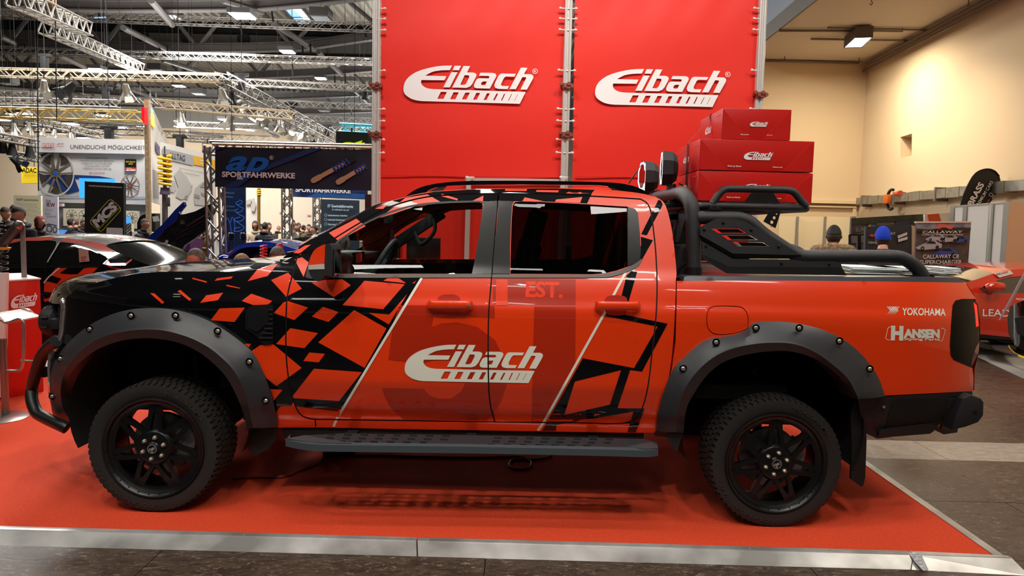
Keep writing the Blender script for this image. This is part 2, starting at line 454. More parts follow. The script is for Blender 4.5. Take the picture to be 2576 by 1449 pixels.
SEAMS = [SEAM_F, SEAM_BOT, SEAM_R, SEAM_TOP, SEAM_B, SEAM_SILL]
# window outlines
WIN_F = [(838,689),(841,640),(846,612),(870,594),(905,570),(950,547),(1000,528),(1050,516),(1110,510),(1170,507.5),(1204,507),(1211,509),(1214,516),(1213,530),(1205,590),(1196,645),(1187,689)]
WIN_R = [(1284,689),(1285,620),(1287,560),(1290,516),(1296,508),(1310,507),(1380,509),(1480,514),(1579,520),(1598,526),(1605,536),(1610,590),(1612,640),(1609,655),(1590,667),(1555,680),(1520,688),(1490,690)]
# ---- panels: front fender
fl_out = [(168,1064),(145,1057),(132,1040),(127,1002),(125,964),(128,938),(142,900),(174,860),(215,825),(265,797),(315,781),(365,775),(415,776),(465,785),(515,802),(565,830),(615,867),(640,892),(662,935),(682,990),(692,1030),(700,1074)]
fl_fold = [(186,1064),(164,1040),(153,1000),(155,960),(170,922),(198,888),(230,862),(265,845),(300,836),(340,830),(378,829),(415,832),(455,842),(490,855),(525,874),(552,895),(580,922),(602,955),(618,995),(628,1035),(637,1077)]
fl_open = [(205,1062),(182,1050),(169,1015),(166,985),(170,960),(182,932),(198,914),(215,900),(240,882),(265,870),(300,858),(340,852),(378,851),(415,855),(440,860),(465,868),(490,880),(515,896),(545,922),(570,950),(590,985),(605,1020),(615,1050),(622,1079)]
rl_out = [(1650,1084),(1655,1040),(1665,1000),(1680,957),(1695,925),(1720,900),(1757,867),(1787,852),(1820,847),(1864,837),(1885,822),(1900,811),(1940,808),(1977,810),(2015,815),(2065,828),(2115,850),(2152,877),(2185,912),(2210,950),(2227,997)]
rl_fold = [(1700,1088),(1704,1050),(1712,1005),(1735,958),(1777,912),(1826,883),(1888,867),(1950,862),(2004,867),(2054,888),(2104,925),(2137,958),(2160,1003)]
rl_open = [(1719,1090),(1727,1028),(1748,987),(1781,941),(1826,908),(1888,890),(1950,883),(2000,886),(2054,904),(2095,933),(2128,966),(2150,1004)]
fender = list(SEAM_F)[:-12]+[(738,1010),(716,1072),(700,1074)]+[(p[0]-0, p[1]+6) for p in fl_out[3:-1]][::-1]+[(138,890),(150,858),(158,800)]+list(SEAM_HOOD)
ST = 9
TB = dict(parent=T)
def seam_fill(name, lines, d=.016, r=.013):
    b = MB()
    for L in lines:
        P = [S0(*p)+Vector((0, d, 0)) for p in resample(L, max(6, int(len(L)*1.2)))]
        b.tube(P, r, 6); b.tube([flipY(p) for p in P], r, 6)
    b.build(name, DARK, T, smooth=True)
slab('front_fender', [fender], S0, BLACKP, step=ST, t=.02, cuts=SEAMS, both=True, parent=T)
# ---- doors
door_f = [p for p in SEAM_TOP if p[0] < 1254]+list(SEAM_B)[1:]+[(1000,1058)]+list(SEAM_F)[::-1]
door_f = [(748,640)]+[p for p in SEAM_TOP if 750 < p[0] < 1253]+list(SEAM_B)+[(1000,1058)]+list(SEAM_F)[::-1][:-1]
door_r = list(SEAM_B)[::-1]+[p for p in SEAM_TOP if p[0] > 1255]+list(SEAM_R)[::-1][1:]
fd = slab('front_door', [inset(door_f, 1.8), WIN_F], S0, ORANGE, step=ST, t=.03, both=True, parent=T)
rd = slab('rear_door', [inset(door_r, 1.8), WIN_R], S0, ORANGE, step=ST, t=.03, both=True, parent=T)
# ---- cab: roof side, pillar and rear corner
roof_edge = cat([(748,638),(752,620),(782,602),(825,582),(870,557),(907,540),(942,522),(970,510),(992,503),(1040,490),(1095,481),(1180,476),(1300,473),(1400,473),(1500,476),(1570,481),(1620,488),(1652,497),(1670,510),(1682,540),(1692,590),(1699,650),(1702,690)], 3)
cab = list(roof_edge)+list(SEAM_CAB)[1:]+[(1640,1088),(1600,1088)]+[(1590,1068)]+[p for p in SEAM_R if p[1] < 1063][1:]+[p for p in SEAM_TOP[::-1]][1:]
slab('cab_frame', [cab], S0, ORANGE, step=ST, t=.03, both=True, parent=T, cuts=[SEAM_R, SEAM_TOP])
rock = [(697,1076),(738,1012),(748,1034),(760,1048),(778,1055),(800,1057),(1000,1060),(1243,1063),(1455,1066),(1545,1068),(1590,1066),(1640,1088),(1600,1089),(1300,1084),(1000,1079),(800,1075)]
slab('rocker_panel', [rock], S0, ORANGE, step=ST, t=.05, both=True, parent=T, cuts=[SEAM_F, SEAM_BOT, SEAM_R, SEAM_SILL])
seam_fill('door_seal', [SEAM_F[3:], SEAM_BOT, SEAM_R, SEAM_TOP, SEAM_B[8:]])
# ---- bed side
LAMP = [(2404,756),(2420,752),(2448,752),(2460,765),(2464,800),(2463,870),(2450,905),(2445,925),(2400,906),(2392,895),(2390,870),(2395,790),(2397,768)]
bed = [(1703,707),(1800,706),(2000,706),(2200,708),(2425,711),(2430,714),(2440,730),(2455,752)]+[(2420,752),(2404,756),(2397,768),(2395,790),(2390,870),(2392,895),(2400,906),(2446,926),(2449,950),(2448,984),(2227,995)]+[(p[0], p[1]+6) for p in rl_out[3:-1]][::-1]+[(1690,930),(1700,860),(1702,780)]
slab('bed_side', [bed], S0, ORANGE, step=ST, t=.03, both=True, parent=T, cuts=[cat([(1778,800),(1780,785),(1790,773),(1812,770),(1850,771),(1868,775),(1880,790),(1882,815),(1877,828),(1850,838),(1815,842),(1793,838),(1780,822),(1778,800)], 4)], cw=1.0)
b = MB(); b.add([S0(*p)+Vector((0, .012, 0)) for p in [(1770,762),(1890,762),(1890,850),(1770,850)]], [(0, 1, 2, 3)]); b.build('fuel_flap_seal', DARK, T)
# ---- livery: black shards on the front door and rear, orange shards on the black front
def deco(name, polys, mat, off, step=10, cuts=SEAMS):
    for L in polys:
        L = L if isinstance(L[0][0], (tuple, list)) else [L]
        V2, Fc = fill2d(L, step, cuts)
        if V2:
            b = MB(); b.add([S(off)(*p) for p in V2], Fc); b.build(name, mat, T, fix=False, smooth=True)
def t2(L): return [(600+x/4, 640+y/4) for x, y in L]
def t3(L): return [(600+x/4, 800+y/4) for x, y in L]
def t1(L): return [(90+x/4, 590+y/4) for x, y in L]
def t4(L): return [(720+x/4, 440+y/4) for x, y in L]
def t5(L): return [(1220+x/4, 440+y/4) for x, y in L]
def t6(L): return [(1220+x/4, 760+y/4) for x, y in L]
blk = [[p for p in SEAM_F if p[1] < 1022]+[(744,1022),(857,1036),(1058,699),(838,699),(832,690),(838,640),(800,628),(755,641)],
       [(752,620),(782,602),(825,582),(870,557),(907,540),(942,522),(970,511),(992,504),(1040,491),(1095,482),(1180,477),(1300,474),(1400,474),(1496,477.5),(1490,484),(1477,511.5),(1380,507),(1296,506),(1214,506),(1110,508),(1050,514),(1000,526),(950,545),(905,568),(870,592),(846,610),(838,640),(800,638),(748,640)]]
rear_blk = [t5([(1745,250),(1770,258),(1790,300),(1628,608),(1572,596)]), t5([(1568,622),(1690,657),(1572,868),(1530,905),(1500,972),(1533,970),(1430,1000),(1570,760),(1572,690),(1565,660)])[:5]+t5([(1572,700)]),
  t5([(1425,1012),(1500,935),(1533,912),(1500,975),(1533,972),(1445,1275),(1360,1275)]),
  t6([(1240,92),(1838,218),(1580,700),(1462,682),(1333,1068),(1607,1070),(1518,1312),(1432,1310),(1495,1100),(850,1215),(722,1232),(714,1295),(575,1295),(985,565),(1500,664),(1738,246),(1218,140)])]
rear_hole = t6([(905,798),(1370,684),(1257,1032),(797,1138)])
rear_blk[3] = [rear_blk[3], rear_hole]
deco('black_shard', blk+rear_blk, BLACKP, .0012)
org = [t2([(565,50),(640,28),(705,80),(655,228)]), t2([(400,90),(292,218),(92,270),(190,150)]), t2([(500,183),(638,345),(500,415),(475,420),(328,258)]), t2([(128,395),(340,468),(300,502),(150,510),(32,468)]),
 t2([(870,256),(1045,250),(1132,310),(960,430),(735,285)]), t2([(1268,265),(1672,300),(1455,552),(1047,510)]), t2([(1510,232),(1605,236),(1688,290),(1458,265)]), t2([(1745,292),(1790,262),(1768,290)]),
 t2([(500,470),(700,535),(562,660),(355,590),(455,480)]), t2([(848,526),(1006,580),(905,680),(738,626)]), t2([(1165,560),(1490,745),(1268,1142),(802,885)]), t2([(1312,588),(1517,606),(1700,395),(1513,705)]),
 t2([(522,742),(800,792),(662,944),(378,902)]), t2([(712,987),(870,1000),(808,1086),(652,1073)]), t2([(760,1150),(1240,1185),(1012,1475),(530,1445)]), t2([(132,972),(220,912),(345,900),(636,1142),(382,1325),(280,1245)]), t2([(320,1355),(444,1362),(355,1470)]), t2([(60,900),(126,900),(104,935)]),
 t3([(430,885),(575,890),(1030,945),(1003,1010),(770,1015),(790,1075),(420,1100),(400,1090),(380,945)]),
 t1([(1150,590),(1195,592),(1294,682),(1272,698)]), t1([(1425,570),(1455,556),(1566,652),(1547,668)]), t1([(1715,612),(1886,585),(1832,660),(1652,688)]), t1([(1850,743),(2105,735),(2000,880),(1760,862)]), t1([(1580,434),(1722,472),(1718,486),(1573,446)]), t1([(1825,440),(1985,420),(1966,444),(1798,466)]), t1([(1920,505),(1945,510),(2058,536),(2052,545),(1918,518)]),
 t4([(70,785),(190,710),(250,700),(135,792)]), t4([(428,583),(705,440),(800,515),(525,665)]), t4([(893,340),(1040,275),(975,342)]), t4([(942,432),(1100,310),(1200,230),(1420,195),(1572,282),(1300,315),(1050,400)]), t4([(1550,205),(1570,190),(1728,240),(1720,256),(1550,212)]), t4([(1865,265),(1985,207),(1978,268)]),
 t5([(400,225),(605,268),(375,265)]), t5([(705,270),(715,248),(980,222),(958,282)]), t5([(205,142),(425,142),(418,162),(200,160)]), t5([(520,152),(745,155),(735,176),(512,170)])]
deco('orange_shard', org, ORANGE, .0024)
five = [(1005,768),(1244,768),(1244,800),(1092,790),(1086,822),(1110,814),(1150,811),(1200,822),(1245,855),(1262,890),(1275,930),(1274,970),(1260,1010),(1238,1045),(1225,1057),(1015,1056),(985,1030),(967,995),(961,976),(1066,978),(1080,995),(1105,1003),(1135,1003),(1160,985),(1172,960),(1170,940),(1160,922),(1140,908),(1110,903),(1075,910),(1062,914),(977,905),(984,850),(991,808)]
deco('number_decal', [five, [(1344,771),(1448,771),(1447,928),(1366,1062),(1337,1062)], [(1240,700),(1448,703),(1448,767),(1240,765)]], GHOST, .0014, cuts=SEAMS)
bb = MB(); text('EST.', (1322,746), (1416,748), 39, S(.0026), bb, .035); poly([(1248,703),(1277,703),(1277,768),(1247,768)], S(.0026), bb, step=12, cuts=SEAMS); bb.build('est_lettering', GHOST2, T, fix=False)
deco('white_stripe', [pline(resample([(1061,699),(848,1052),(839,1073)], 40), 6.4), pline(resample([(1579,676),(1524,779)], 20), 6.2), pline(resample([(1526,778),(1524,782),(1368,1062),(1353,1083)], 40), 6.4)], WHITEV, .0032)
bb = MB(); logo((1018,958), (1366,958+348*.0187), 91, S(.0038), bb, step=12, cuts=SEAMS, reg=False); bb.build('logo_lettering', WHITEV, T, fix=False, smooth=True)
# sponsor lettering on the bed side
bb = MB(); sf = S(.003)
text('YOKOHAMA', (2269,792), (2379,794), 18.5, sf, bb, .02)
for k in range(5):
    x = 2232+k*4.6
    poly([(x-1,771),(x+1.4,771),(x+10,781.5),(x-4+4*.2,793),(x-7+4.2,793),(x+7.4,781.5)], sf, bb)
for k in range(4):
    x = 2247+k*4.6
    poly([(x,771),(x+2.2,771),(x-6,781),(x-8,781)], sf, bb)
bb.build('tyre_maker_lettering', WHITEV, T, fix=False)
bb = MB()
text('H', (2241,853), (2272,854), 33, sf, bb, .07)
text('ANSEN', (2273,848), (2364,849), 20, sf, bb, .07); text('Styling Parts', (2273,855.5), (2364,856.5), 6.2, sf, bb, .025)
fr = [(2236,822),(2372,825),(2379,830),(2372,855),(2368,859),(2234,856),(2227,852),(2233,826)]
poly([fr, inset(fr, 1.3)], sf, bb)
bb.build('tuner_lettering', WHITEV, T, fix=False)
# ---- belt trim and pillar covers
slab('belt_trim', [[(834,690),(1187,689),(1236,689),(1235,698),(838,699),(832,696)]], S(.006), GREYT, T, t=.02, step=14, both=True)
slab('belt_trim', [cat([(1238,690),(1490,690.5),(1520,688.5),(1555,681),(1590,667.5),(1608,656)], 4)+cat([(1614,650),(1611,662),(1592,678),(1560,690),(1530,697),(1500,698.5),(1238,698.5)], 4)], S(.006), GREYT, T, t=.02, step=14, both=True)
slab('window_channel', [cat([(833,690),(836,640),(845,609),(870,591),(905,567),(950,544),(1000,525),(1050,513),(1110,507),(1170,505),(1208,505),(1217,509)], 3), ][0:1] and [[(833,690)]+cat([(836,640),(845,609),(870,591),(905,567),(950,544),(1000,525),(1050,513),(1110,507),(1170,505),(1208,505),(1217,509)], 3)+cat([(1213,512),(1204,509),(1170,509.5),(1110,512),(1050,518),(1000,530),(950,549),(905,572),(870,596),(848,614),(843,640),(840,690)], 3)], S(.004), BLACKM, T, t=.02, step=12, both=True)
slab('pillar_cover', [[(1217,507),(1251,505),(1249,540),(1242,610),(1236,688),(1187,689),(1196,645),(1205,590),(1213,530)]], S(.006), PILL, T, t=.02, step=12, both=True)
slab('pillar_cover', [[(1254,505),(1292,506),(1288,516),(1285,560),(1283,620),(1283,689),(1239,688),(1245,610),(1252,540)]], S(.006), PILL, T, t=.02, step=12, both=True)
slab('quarter_cover', [[(1579,520),(1598,526),(1605,536),(1610,590),(1612,640),(1609,655),(1590,666),(1579,669)]], S(.004), PILL, T, t=.02, step=12, both=True)
# ---- glass
slab('front_window', [WIN_F], S(-.014), CLEAR, T, t=0, step=14, both=True)
slab('rear_window', [WIN_R], S(-.014), TINT, T, t=0, step=14, both=True)
# ---- hood, roof, windscreen lofted across to the far side
def loft(name, A, B, mat, n=14, crown=None, m=40, parent=T, both_side=True, t=.02, edge=2.2):
    """A: near edge (3D), B: height line on the centre plane (3D). Cross-section swells from A to B and mirrors."""
    A = resample(A, m); B = resample(B, m); V = []
    for i in range(m):
        a, c = Vector(A[i]), Vector(B[i])
        for k in range(2*n+1):
            s = k/n
            ss = s if s <= 1 else 2-s
            e = 1-(1-ss)**edge
            p = Vector((a.x+(c.x-a.x)*(1-(1-ss)**1.6), a.y+(YC-a.y)*ss, a.z+(c.z-a.z)*e))
            if s > 1: p = flipY(p)
            V.append(p)
    w_ = 2*n+1
    Fc = [(i*w_+k, i*w_+k+1, (i+1)*w_+k+1, (i+1)*w_+k) for i in range(m-1) for k in range(w_-1)]
    b = MB(); b.add(V, Fc); return b.build(name, mat, parent, smooth=True, angle=60), V
hA = [S0(*p) for p in SEAM_HOOD]
hB = [U(*p, YC) for p in cat([(150,742),(158,728),(175,708),(205,694),(260,683),(350,672),(450,661),(550,655.5),(640,649),(690,645),(735,640)], 5)]
HOODM = M('black_gloss_hood', (5, 5, 9), .06, spec=.3)
hood, hoodV = loft('hood', hA, hB, HOODM, n=16, edge=5.5)
rA = [S0(*p) for p in roof_edge if p[0] >= 992 and p[1] < 500]
rB = [Vector((x, YC, z)) for x, z in resample([(rA[0].x-.10, rA[0].z+.012), (rA[0].x+.25, rA[0].z+.06), (rA[0].x+.6, rA[0].z+.075), (rA[-1].x-.3, rA[-1].z+.085), (rA[-1].x+.03, rA[-1].z+.045)], 20)]
loft('roof', rA, rB, ORANGE, n=10)
wA = [S0(*p)+Vector((0, .03, 0)) for p in roof_edge if 752 <= p[0] <= 992]
wB = [Vector((p.x-.16, YC, p.z+.01)) for p in wA]
loft('windscreen', wA, wB, CLEAR, n=8)
# cowl
b = MB(); a0 = S0(738,652); b.bar(a0+Vector((.03, .1, -.03)), flipY(a0)+Vector((.03, -.1, -.03)), .28, .05); b.build('cowl', PLAST, T, bevel=.01)
# rear cab wall with window
p1, p2, p3 = S0(1670,512), S0(1690,590), S0(1702,690)
b = MB(); V = []
cw_ = [S0(*p) for p in [(1668,505),(1684,545),(1692,590),(1699,650),(1702,700),(1692,880),(1664,1030)]]
for p in cw_: V += [p+Vector((0, .01, 0)), flipY(p)+Vector((0, -.01, 0))]
b.add(V, [(2*i, 2*i+1, 2*i+3, 2*i+2) for i in range(len(cw_)-1)]); b.build('cab_rear_wall', ORANGE, T)
b = MB(); q = [cw_[1], cw_[3]]
X_, za, zb = q[1].x+.004, q[1].z+.03, q[0].z-.02
b.add([(q[0].x+.012, 4.2, zb), (q[0].x+.012, 5.32, zb), (X_+.01, 5.40, za), (X_+.01, 4.12, za)], [(0, 1, 2, 3)]); b.build('rear_cab_glass', M('black_glass', (8, 8, 10), .05), T)
# ---- roof rails
for nm in (0, 1):
    top = cat([(1012,500),(1030,487),(1045,477),(1070,467.5),(1110,460),(1170,455.5),(1245,454.5),(1364,455),(1480,457),(1550,460),(1590,467),(1615,476),(1632,487)], 4)
    bot = cat([(1062,492),(1080,478),(1105,470),(1140,467),(1200,465),(1300,464),(1400,465),(1500,466),(1535,470),(1560,478),(1600,492)], 4)
    A = [U(*p, 4.09) for p in top]; B_ = [U(*p, 4.09) for p in bot]
    L = [p for p in top]+[(1632,490),(1600,493)]+[p for p in bot][::-1]+[(1062,493),(1012,502)]
    slab('roof_rail', [L], onY(4.085), BLACKP, T, t=.035, step=14, mirror=bool(nm))
    slab('rail_foot', [[(1078,481),(1105,470),(1124,467),(1118,473),(1112,481)]], onY(4.088), PLAST, T, t=.03, mirror=bool(nm))
    slab('rail_foot', [[(1530,470),(1562,472),(1595,482),(1622,488),(1600,490),(1556,484)]], onY(4.088), PLAST, T, t=.03, mirror=bool(nm))
# antenna
b = MB(); b.tube([U(1581,461,4.75), U(1598,437,4.75), U(1613,415,4.75)], [.006, .004, .002], 6); b.build('antenna', BLACKM, T, smooth=True)
# ---- wheel flares
def flare(outer, fold, opening, mirror, n=90):
    o = [S(.0)(*p) for p in resample(cat(outer, 4), n)]
    def lift(L, d):
        out = []
        for p in resample(cat(L, 4), n):
            q = S0(*p); Y = q.y-d; out.append(U(*p, Y))
        return out
    f2 = [a*.12+bb_*.88 for a, bb_ in zip(lift(outer, .02), lift(fold, .105))]
    o2 = lift(outer, .022)
    f = lift(fold, .105); g = lift(opening, .075); h = [p+Vector((0, .16, 0)) for p in g]
    mid = [a*.5+bb_*.5+Vector((0, -.012, 0)) for a, bb_ in zip(o2, f)]
    rows = [o, o2, mid, f2, f, g, h]
    V = [p for r in rows for p in r]
    if mirror: V = [flipY(p) for p in V]
    Fc = [(r*n+i, r*n+i+1, (r+1)*n+i+1, (r+1)*n+i) for r in range(len(rows)-1) for i in range(n-1)]
    b = MB(); b.add(V, Fc); fo = b.build('wheel_flare', FLARE, T, smooth=True, angle=28)
    return fo, (o2, mid, f)
def bolts(fo, pts, mirror, d=.075):
    for p in pts:
        q = S0(*p); c = U(*p, q.y-d)
        b = MB()
        b.lathe([(.012, .0001), (.010, .017), (.004, .019), (0, .021)], c+Vector((0, -.004, 0)), (0, 1, 0), 16, m=0)
        b.lathe([(-.010, .0001), (-.010, .008), (-.006, .011), (.002, .011)], c, (0, 1, 0), 12, m=1)
        o = b.build('flare_bolt', [BLACKM, STEEL], fo, smooth=True)
        if mirror:
            for v in o.data.vertices: v.co.y = 2*YC-v.co.y
            o.data.flip_normals()
fb = [(152,902),(226,828),(330,794),(442,794),(548,833),(628,910),(669,1008),(106+26,997)]
rb = [(1718,927),(1801,861),(1901,825),(2010,825),(2111,858),(2187,928)]
for mir in (False, True):
    f1, _ = flare(fl_out, fl_fold, fl_open, mir); bolts(f1, fb, mir)
    f2, _ = flare(rl_out, rl_fold, rl_open, mir); bolts(f2, rb, mir)
# ---- wheel wells and underbody
HF, HR = U(393,1123,3.80), U(1947,1161,3.80)
for H in (HF, HR):
    for s in (0, 1):
        V = []; n = 40
        for k in range(n+1):
            t = math.radians(-25+230*k/n)
            for y in (3.84, 4.42): V.append((H.x+.50*math.cos(t), y, H.z+.16+.46*math.sin(t)))
        ctr = len(V); V.append((H.x, 4.42, H.z+.2))
        Fc = [(2*k, 2*k+1, 2*k+3, 2*k+2) for k in range(n)]+[(2*k+1, ctr, 2*k+3) for k in range(4, n-4)]
        if s: V = [flipY(p) for p in V]
        b = MB(); b.add(V, Fc); b.build('wheel_well_liner', DARK, T, smooth=True)
b = MB()
b.box(((HF.x+HR.x)/2, YC, .60), (2.35, 1.62, .12)); b.box((HF.x-.25, YC, .70), (.9, .86, .3)); b.box((HR.x+.2, YC, .68), (1.1, .8, .2))
for s in (-1, 1): b.box(((HF.x+HR.x)/2+.1, YC+s*.42, .50), (4.3, .09, .15))
b.box((-.26, 3.96, .465), (2.05, .06, .15)); b.box((-.26, 5.56, .465), (2.05, .06, .15))  # dark boxes added for the shade between sill and step
b.build('chassis_and_sill_shade', DARK, T, bevel=.01)
for H, nm in ((HF, 'front_axle'), (HR, 'rear_axle')):
    b = MB(); b.tube([(H.x, 4.0, H.z), (H.x, 5.5, H.z)], .045, 14); b.lathe([(-.12, .03), (-.09, .11), (0, .15), (.09, .11), (.12, .03)], (H.x, YC, H.z), (0, 1, 0), 20); b.build(nm, DARK, T, smooth=True)
    for s in (-1, 1):
        b = MB(); b.tube([(H.x+.05, YC+s*.55, H.z+.02), (H.x+.02, YC+s*.5, H.z+.42)], .028, 10); b.build('shock_absorber', M('shock_grey', (70, 70, 74), .4, metal=.6), T, smooth=True)
# ---- wheels
RT = HF.z
def make_wheel(H, s, rot, real):
    """s=-1: wheel face towards -Y. face plane y0"""
    y0 = 3.765 if s < 0 else 2*YC-3.765
    D = Vector((0, -s, 0))      # from the face inwards
    o = Vector((H.x, y0, H.z))
    # tyre: carcass plus tread blocks
    b = MB(); W = .275; R = RT
    rim = .272
    prof = [(.012, rim-.004), (.004, rim+.006), (0, rim+.02), (-.006, rim+.045), (-.002, rim+.075), (.008, R-.026), (.022, R-.012), (.05, R-.009), (W-.05, R-.009), (W-.022, R-.012), (W-.008, R-.03), (W+.004, rim+.06), (W-.004, rim+.01), (W-.03, rim-.01)]
    b.lathe(prof, o, D, 96)
    nb = 64; u = Vector((1, 0, 0)); vz = Vector((0, 0, 1))
    rnd = random.Random(3)
    for k in range(nb):
        for c, (a, wd, ln, off) in enumerate([(.026, .040, .66, 0), (.075, .040, .74, .5), (.1375, .046, .74, .2), (.200, .040, .74, .7), (.249, .040, .66, .3)]):
            t0 = 2*PI*(k+off)/nb; dt = 2*PI/nb*ln/2; ru, rd_ = R, R-.013
            for side in ((0,) if 0 < c < 4 else (0, 1)):
                if side == 0:
                    V = []
                    for rr in (rd_, ru):
                        for aa, sk in ((a-wd/2, -.18), (a+wd/2, .18)):
                            for tt in (-dt, dt):
                                t = t0+tt+sk*dt
                                V.append(o+D*aa+(u*math.cos(t)+vz*math.sin(t))*(rr-(.004 if c in (0, 4) and abs(aa-.1375) > .12 else 0)))
                    b.add(V, [(0, 1, 3, 2), (4, 6, 7, 5), (0, 4, 5, 1), (2, 3, 7, 6), (0, 2, 6, 4), (1, 5, 7, 3)])
                elif k % 2 == 0 or True:
                    e = 0.004 if c == 0 else W-.004; e2 = -.003 if c == 0 else W+.003
                    d2 = dt*(.9 if k % 2 else .6); V = []
                    r1 = R-.040 if k % 2 else R-.030
                    for rr, ee in ((r1, e), (r1, e2), (R-.006, e+(.014 if c == 0 else -.014)), (R-.004, e2+(.006 if c == 0 else -.006))):
                        for tt in (-d2, d2): V.append(o+D*ee+(u*math.cos(t0+tt)+vz*math.sin(t0+tt))*rr)
                    b.add(V, [(0, 1, 3, 2), (2, 3, 7, 6), (4, 6, 7, 5), (0, 2, 6, 4), (1, 5, 7, 3)])
    ty = b.build('tyre', RUBBER, T, smooth=True, angle=30)
    if real:
        bb = MB()
        def arc(s_, a0, a1, r, h, bold=.02, inward=True):
            A, Fc = text2d(s_, bold, 0, 1.0)
            P = []
            for x, y in A:
                if inward: t = a0+(a1-a0)*x; rr = r+y*h
                else: t = a0+(a1-a0)*x; rr = r-y*h
                yy = -.0105
                P.append(o+D*yy+(u*math.cos(t)+vz*math.sin(t))*rr)
            bb.add(P, Fc)
        arc('YOKOHAMA', math.radians(78+rot), math.radians(30+rot), rim+.036, .020)
        arc('GEOLANDAR', math.radians(-83+rot), math.radians(-138+rot), rim+.036, .020)
        arc('A/T', math.radians(-145+rot), math.radians(-160+rot), rim+.036, .020)
        bb.build('sidewall_lettering', M('rubber_relief', (48, 44, 41), .6), ty, fix=True)
    # rim: barrel, lip, seven twin spokes, hub
    b = MB()
    b.lathe([(.20, rim-.03), (.10, rim-.035), (.06, rim-.028), (.018, rim-.02), (.004, rim-.012), (-.004, rim-.006), (-.007, rim+.002), (.0, rim+.006), (.012, rim+.0)], o, D, 80)
    b.lathe([(.030, rim-.050), (.028, rim-.036), (.018, rim-.02)], o, D, 80)
    b.lathe([(.050, .0001), (.004, .0002)], o, D, 8)
    b.lathe([(-.004, .0001), (-.004, .030), (.000, .034), (.004, .036), (.004, .074), (.008, .088), (.024, .100), (.06, .095)], o, D, 64)
    for k in range(7):
        t = math.radians(rot+90+k*360/7)
        for sg in (-1, 1):
            # each branch leaves the hub apart and joins its twin near the lip
            tr_, tn = Vector((math.cos(t), 0, math.sin(t))), Vector((-math.sin(t), 0, math.cos(t)))
            path = [(.080, .035*sg, .014, .012), (.13, .030*sg, .018, .011), (.175, .0235*sg, .024, .0125), (.20, .0165*sg, .026, .0165), (.228, .0155*sg, .028, .019), (rim-.028, .0155*sg, .026, .021)]
            V = []
            for r_, off, dp, hw in path:
                for dd, e in ((dp, hw), (dp, -hw), (dp+.030, -hw*.9), (dp+.030, hw*.9)):
                    V.append(o+tr_*r_+tn*(off+e)+D*dd)
            n_ = len(path); Fc = [(4*i+j, 4*i+(j+1) % 4, 4*i+4+(j+1) % 4, 4*i+4+j) for i in range(n_-1) for j in range(4)]+[(0, 3, 2, 1), (4*n_-4, 4*n_-3, 4*n_-2, 4*n_-1)]
            b.add(V, Fc)
    for k in range(28):
        t = 2*PI*(k+.5)/28
        c = o+D*(.004)+Vector((math.cos(t), 0, math.sin(t)))*(rim-.0135); b.lathe([(-.005, .0001), (-.005, .0035), (.002, .0035)], c, D, 6)
    r_o = b.build('rim', RIMM, T, smooth=True, angle=35)
    for k in range(6):
        t = math.radians(rot+20+60*k); c = o+D*.004+Vector((math.cos(t), 0, math.sin(t)))*.060
        b = MB(); b.lathe([(-.020, .0001), (-.019, .006), (-.012, .011), (.0, .0125), (.006, .0125)], c, D, 6); b.build('lug_nut', STEEL, r_o, smooth=False)
    b = MB(); b.lathe([(-.010, .0001), (-.010, .026), (-.004, .029)], o, D, 32); hc = b.build('hub_cap', M('hub_cap_black', (14, 14, 16), .3), r_o, smooth=True)
    if real:
        bb = MB(); b2 = []
        for R_ in (.0245, .0228):
            pass
        ring = [[(R_*math.cos(2*PI*i/32), R_*math.sin(2*PI*i/32)) for i in range(32)] for R_ in (.0245, .0228)]
        V2, Fc = fill2d(ring); sx = 1
        bb.add([o+D*-.0108+Vector((x, 0, z)) for x, z in V2], Fc)
        A, Fc = text2d('CHEC', .02, .2)
        a_ = math.radians(18); bb.add([o+D*-.0108+Vector(((-.018+.036*x)*math.cos(a_)-(-.006+y*.012)*math.sin(a_), 0, (-.018+.036*x)*math.sin(a_)+(-.006+y*.012)*math.cos(a_))) for x, y in A], Fc)
        for x in (-.008, 0, .008): bb.box(o+D*-.0108+Vector((x*.5, 0, -.014)), (.0012, .0005, .012))
        bb.build('cap_emblem', M('silver_print', (190, 188, 184), .4), hc, fix=True)
    b = MB(); b.lathe([(.115, .06), (.115, .165), (.14, .168), (.14, .06)], o, D, 48); b.build('brake_disc', M('brake_steel', (120, 118, 114), .35, metal=.9), T, smooth=True)
    b = MB()
    V2 = [(math.radians(a), r) for a in range(-35, 40, 6) for r in (.10, .185)]
    c1 = [o+D*.09+Vector((math.cos(a), 0, math.sin(a)))*r for a, r in V2]; c2 = [p+D*.08 for p in c1]; n_ = len(c1)
    b.add(c1+c2, [(i, i+1, i+3, i+2) for i in range(0, n_-2, 2)]+[(n_+i, n_+i+2, n_+i+3, n_+i+1) for i in range(0, n_-2, 2)]+[(i+1, n_+i+1, n_+i+3, i+3) for i in range(0, n_-2, 2)]+[(0, n_, n_+1, 1), (n_-2, n_-1, 2*n_-1, 2*n_-2)])
    b.build('brake_caliper', M('caliper_grey', (150, 150, 150), .4, metal=.6), T)
make_wheel(HF, -1, 0, True); make_wheel(HR, -1, 0, True)
make_wheel(HF, 1, 12, False); make_wheel(HR, 1, 25, False)
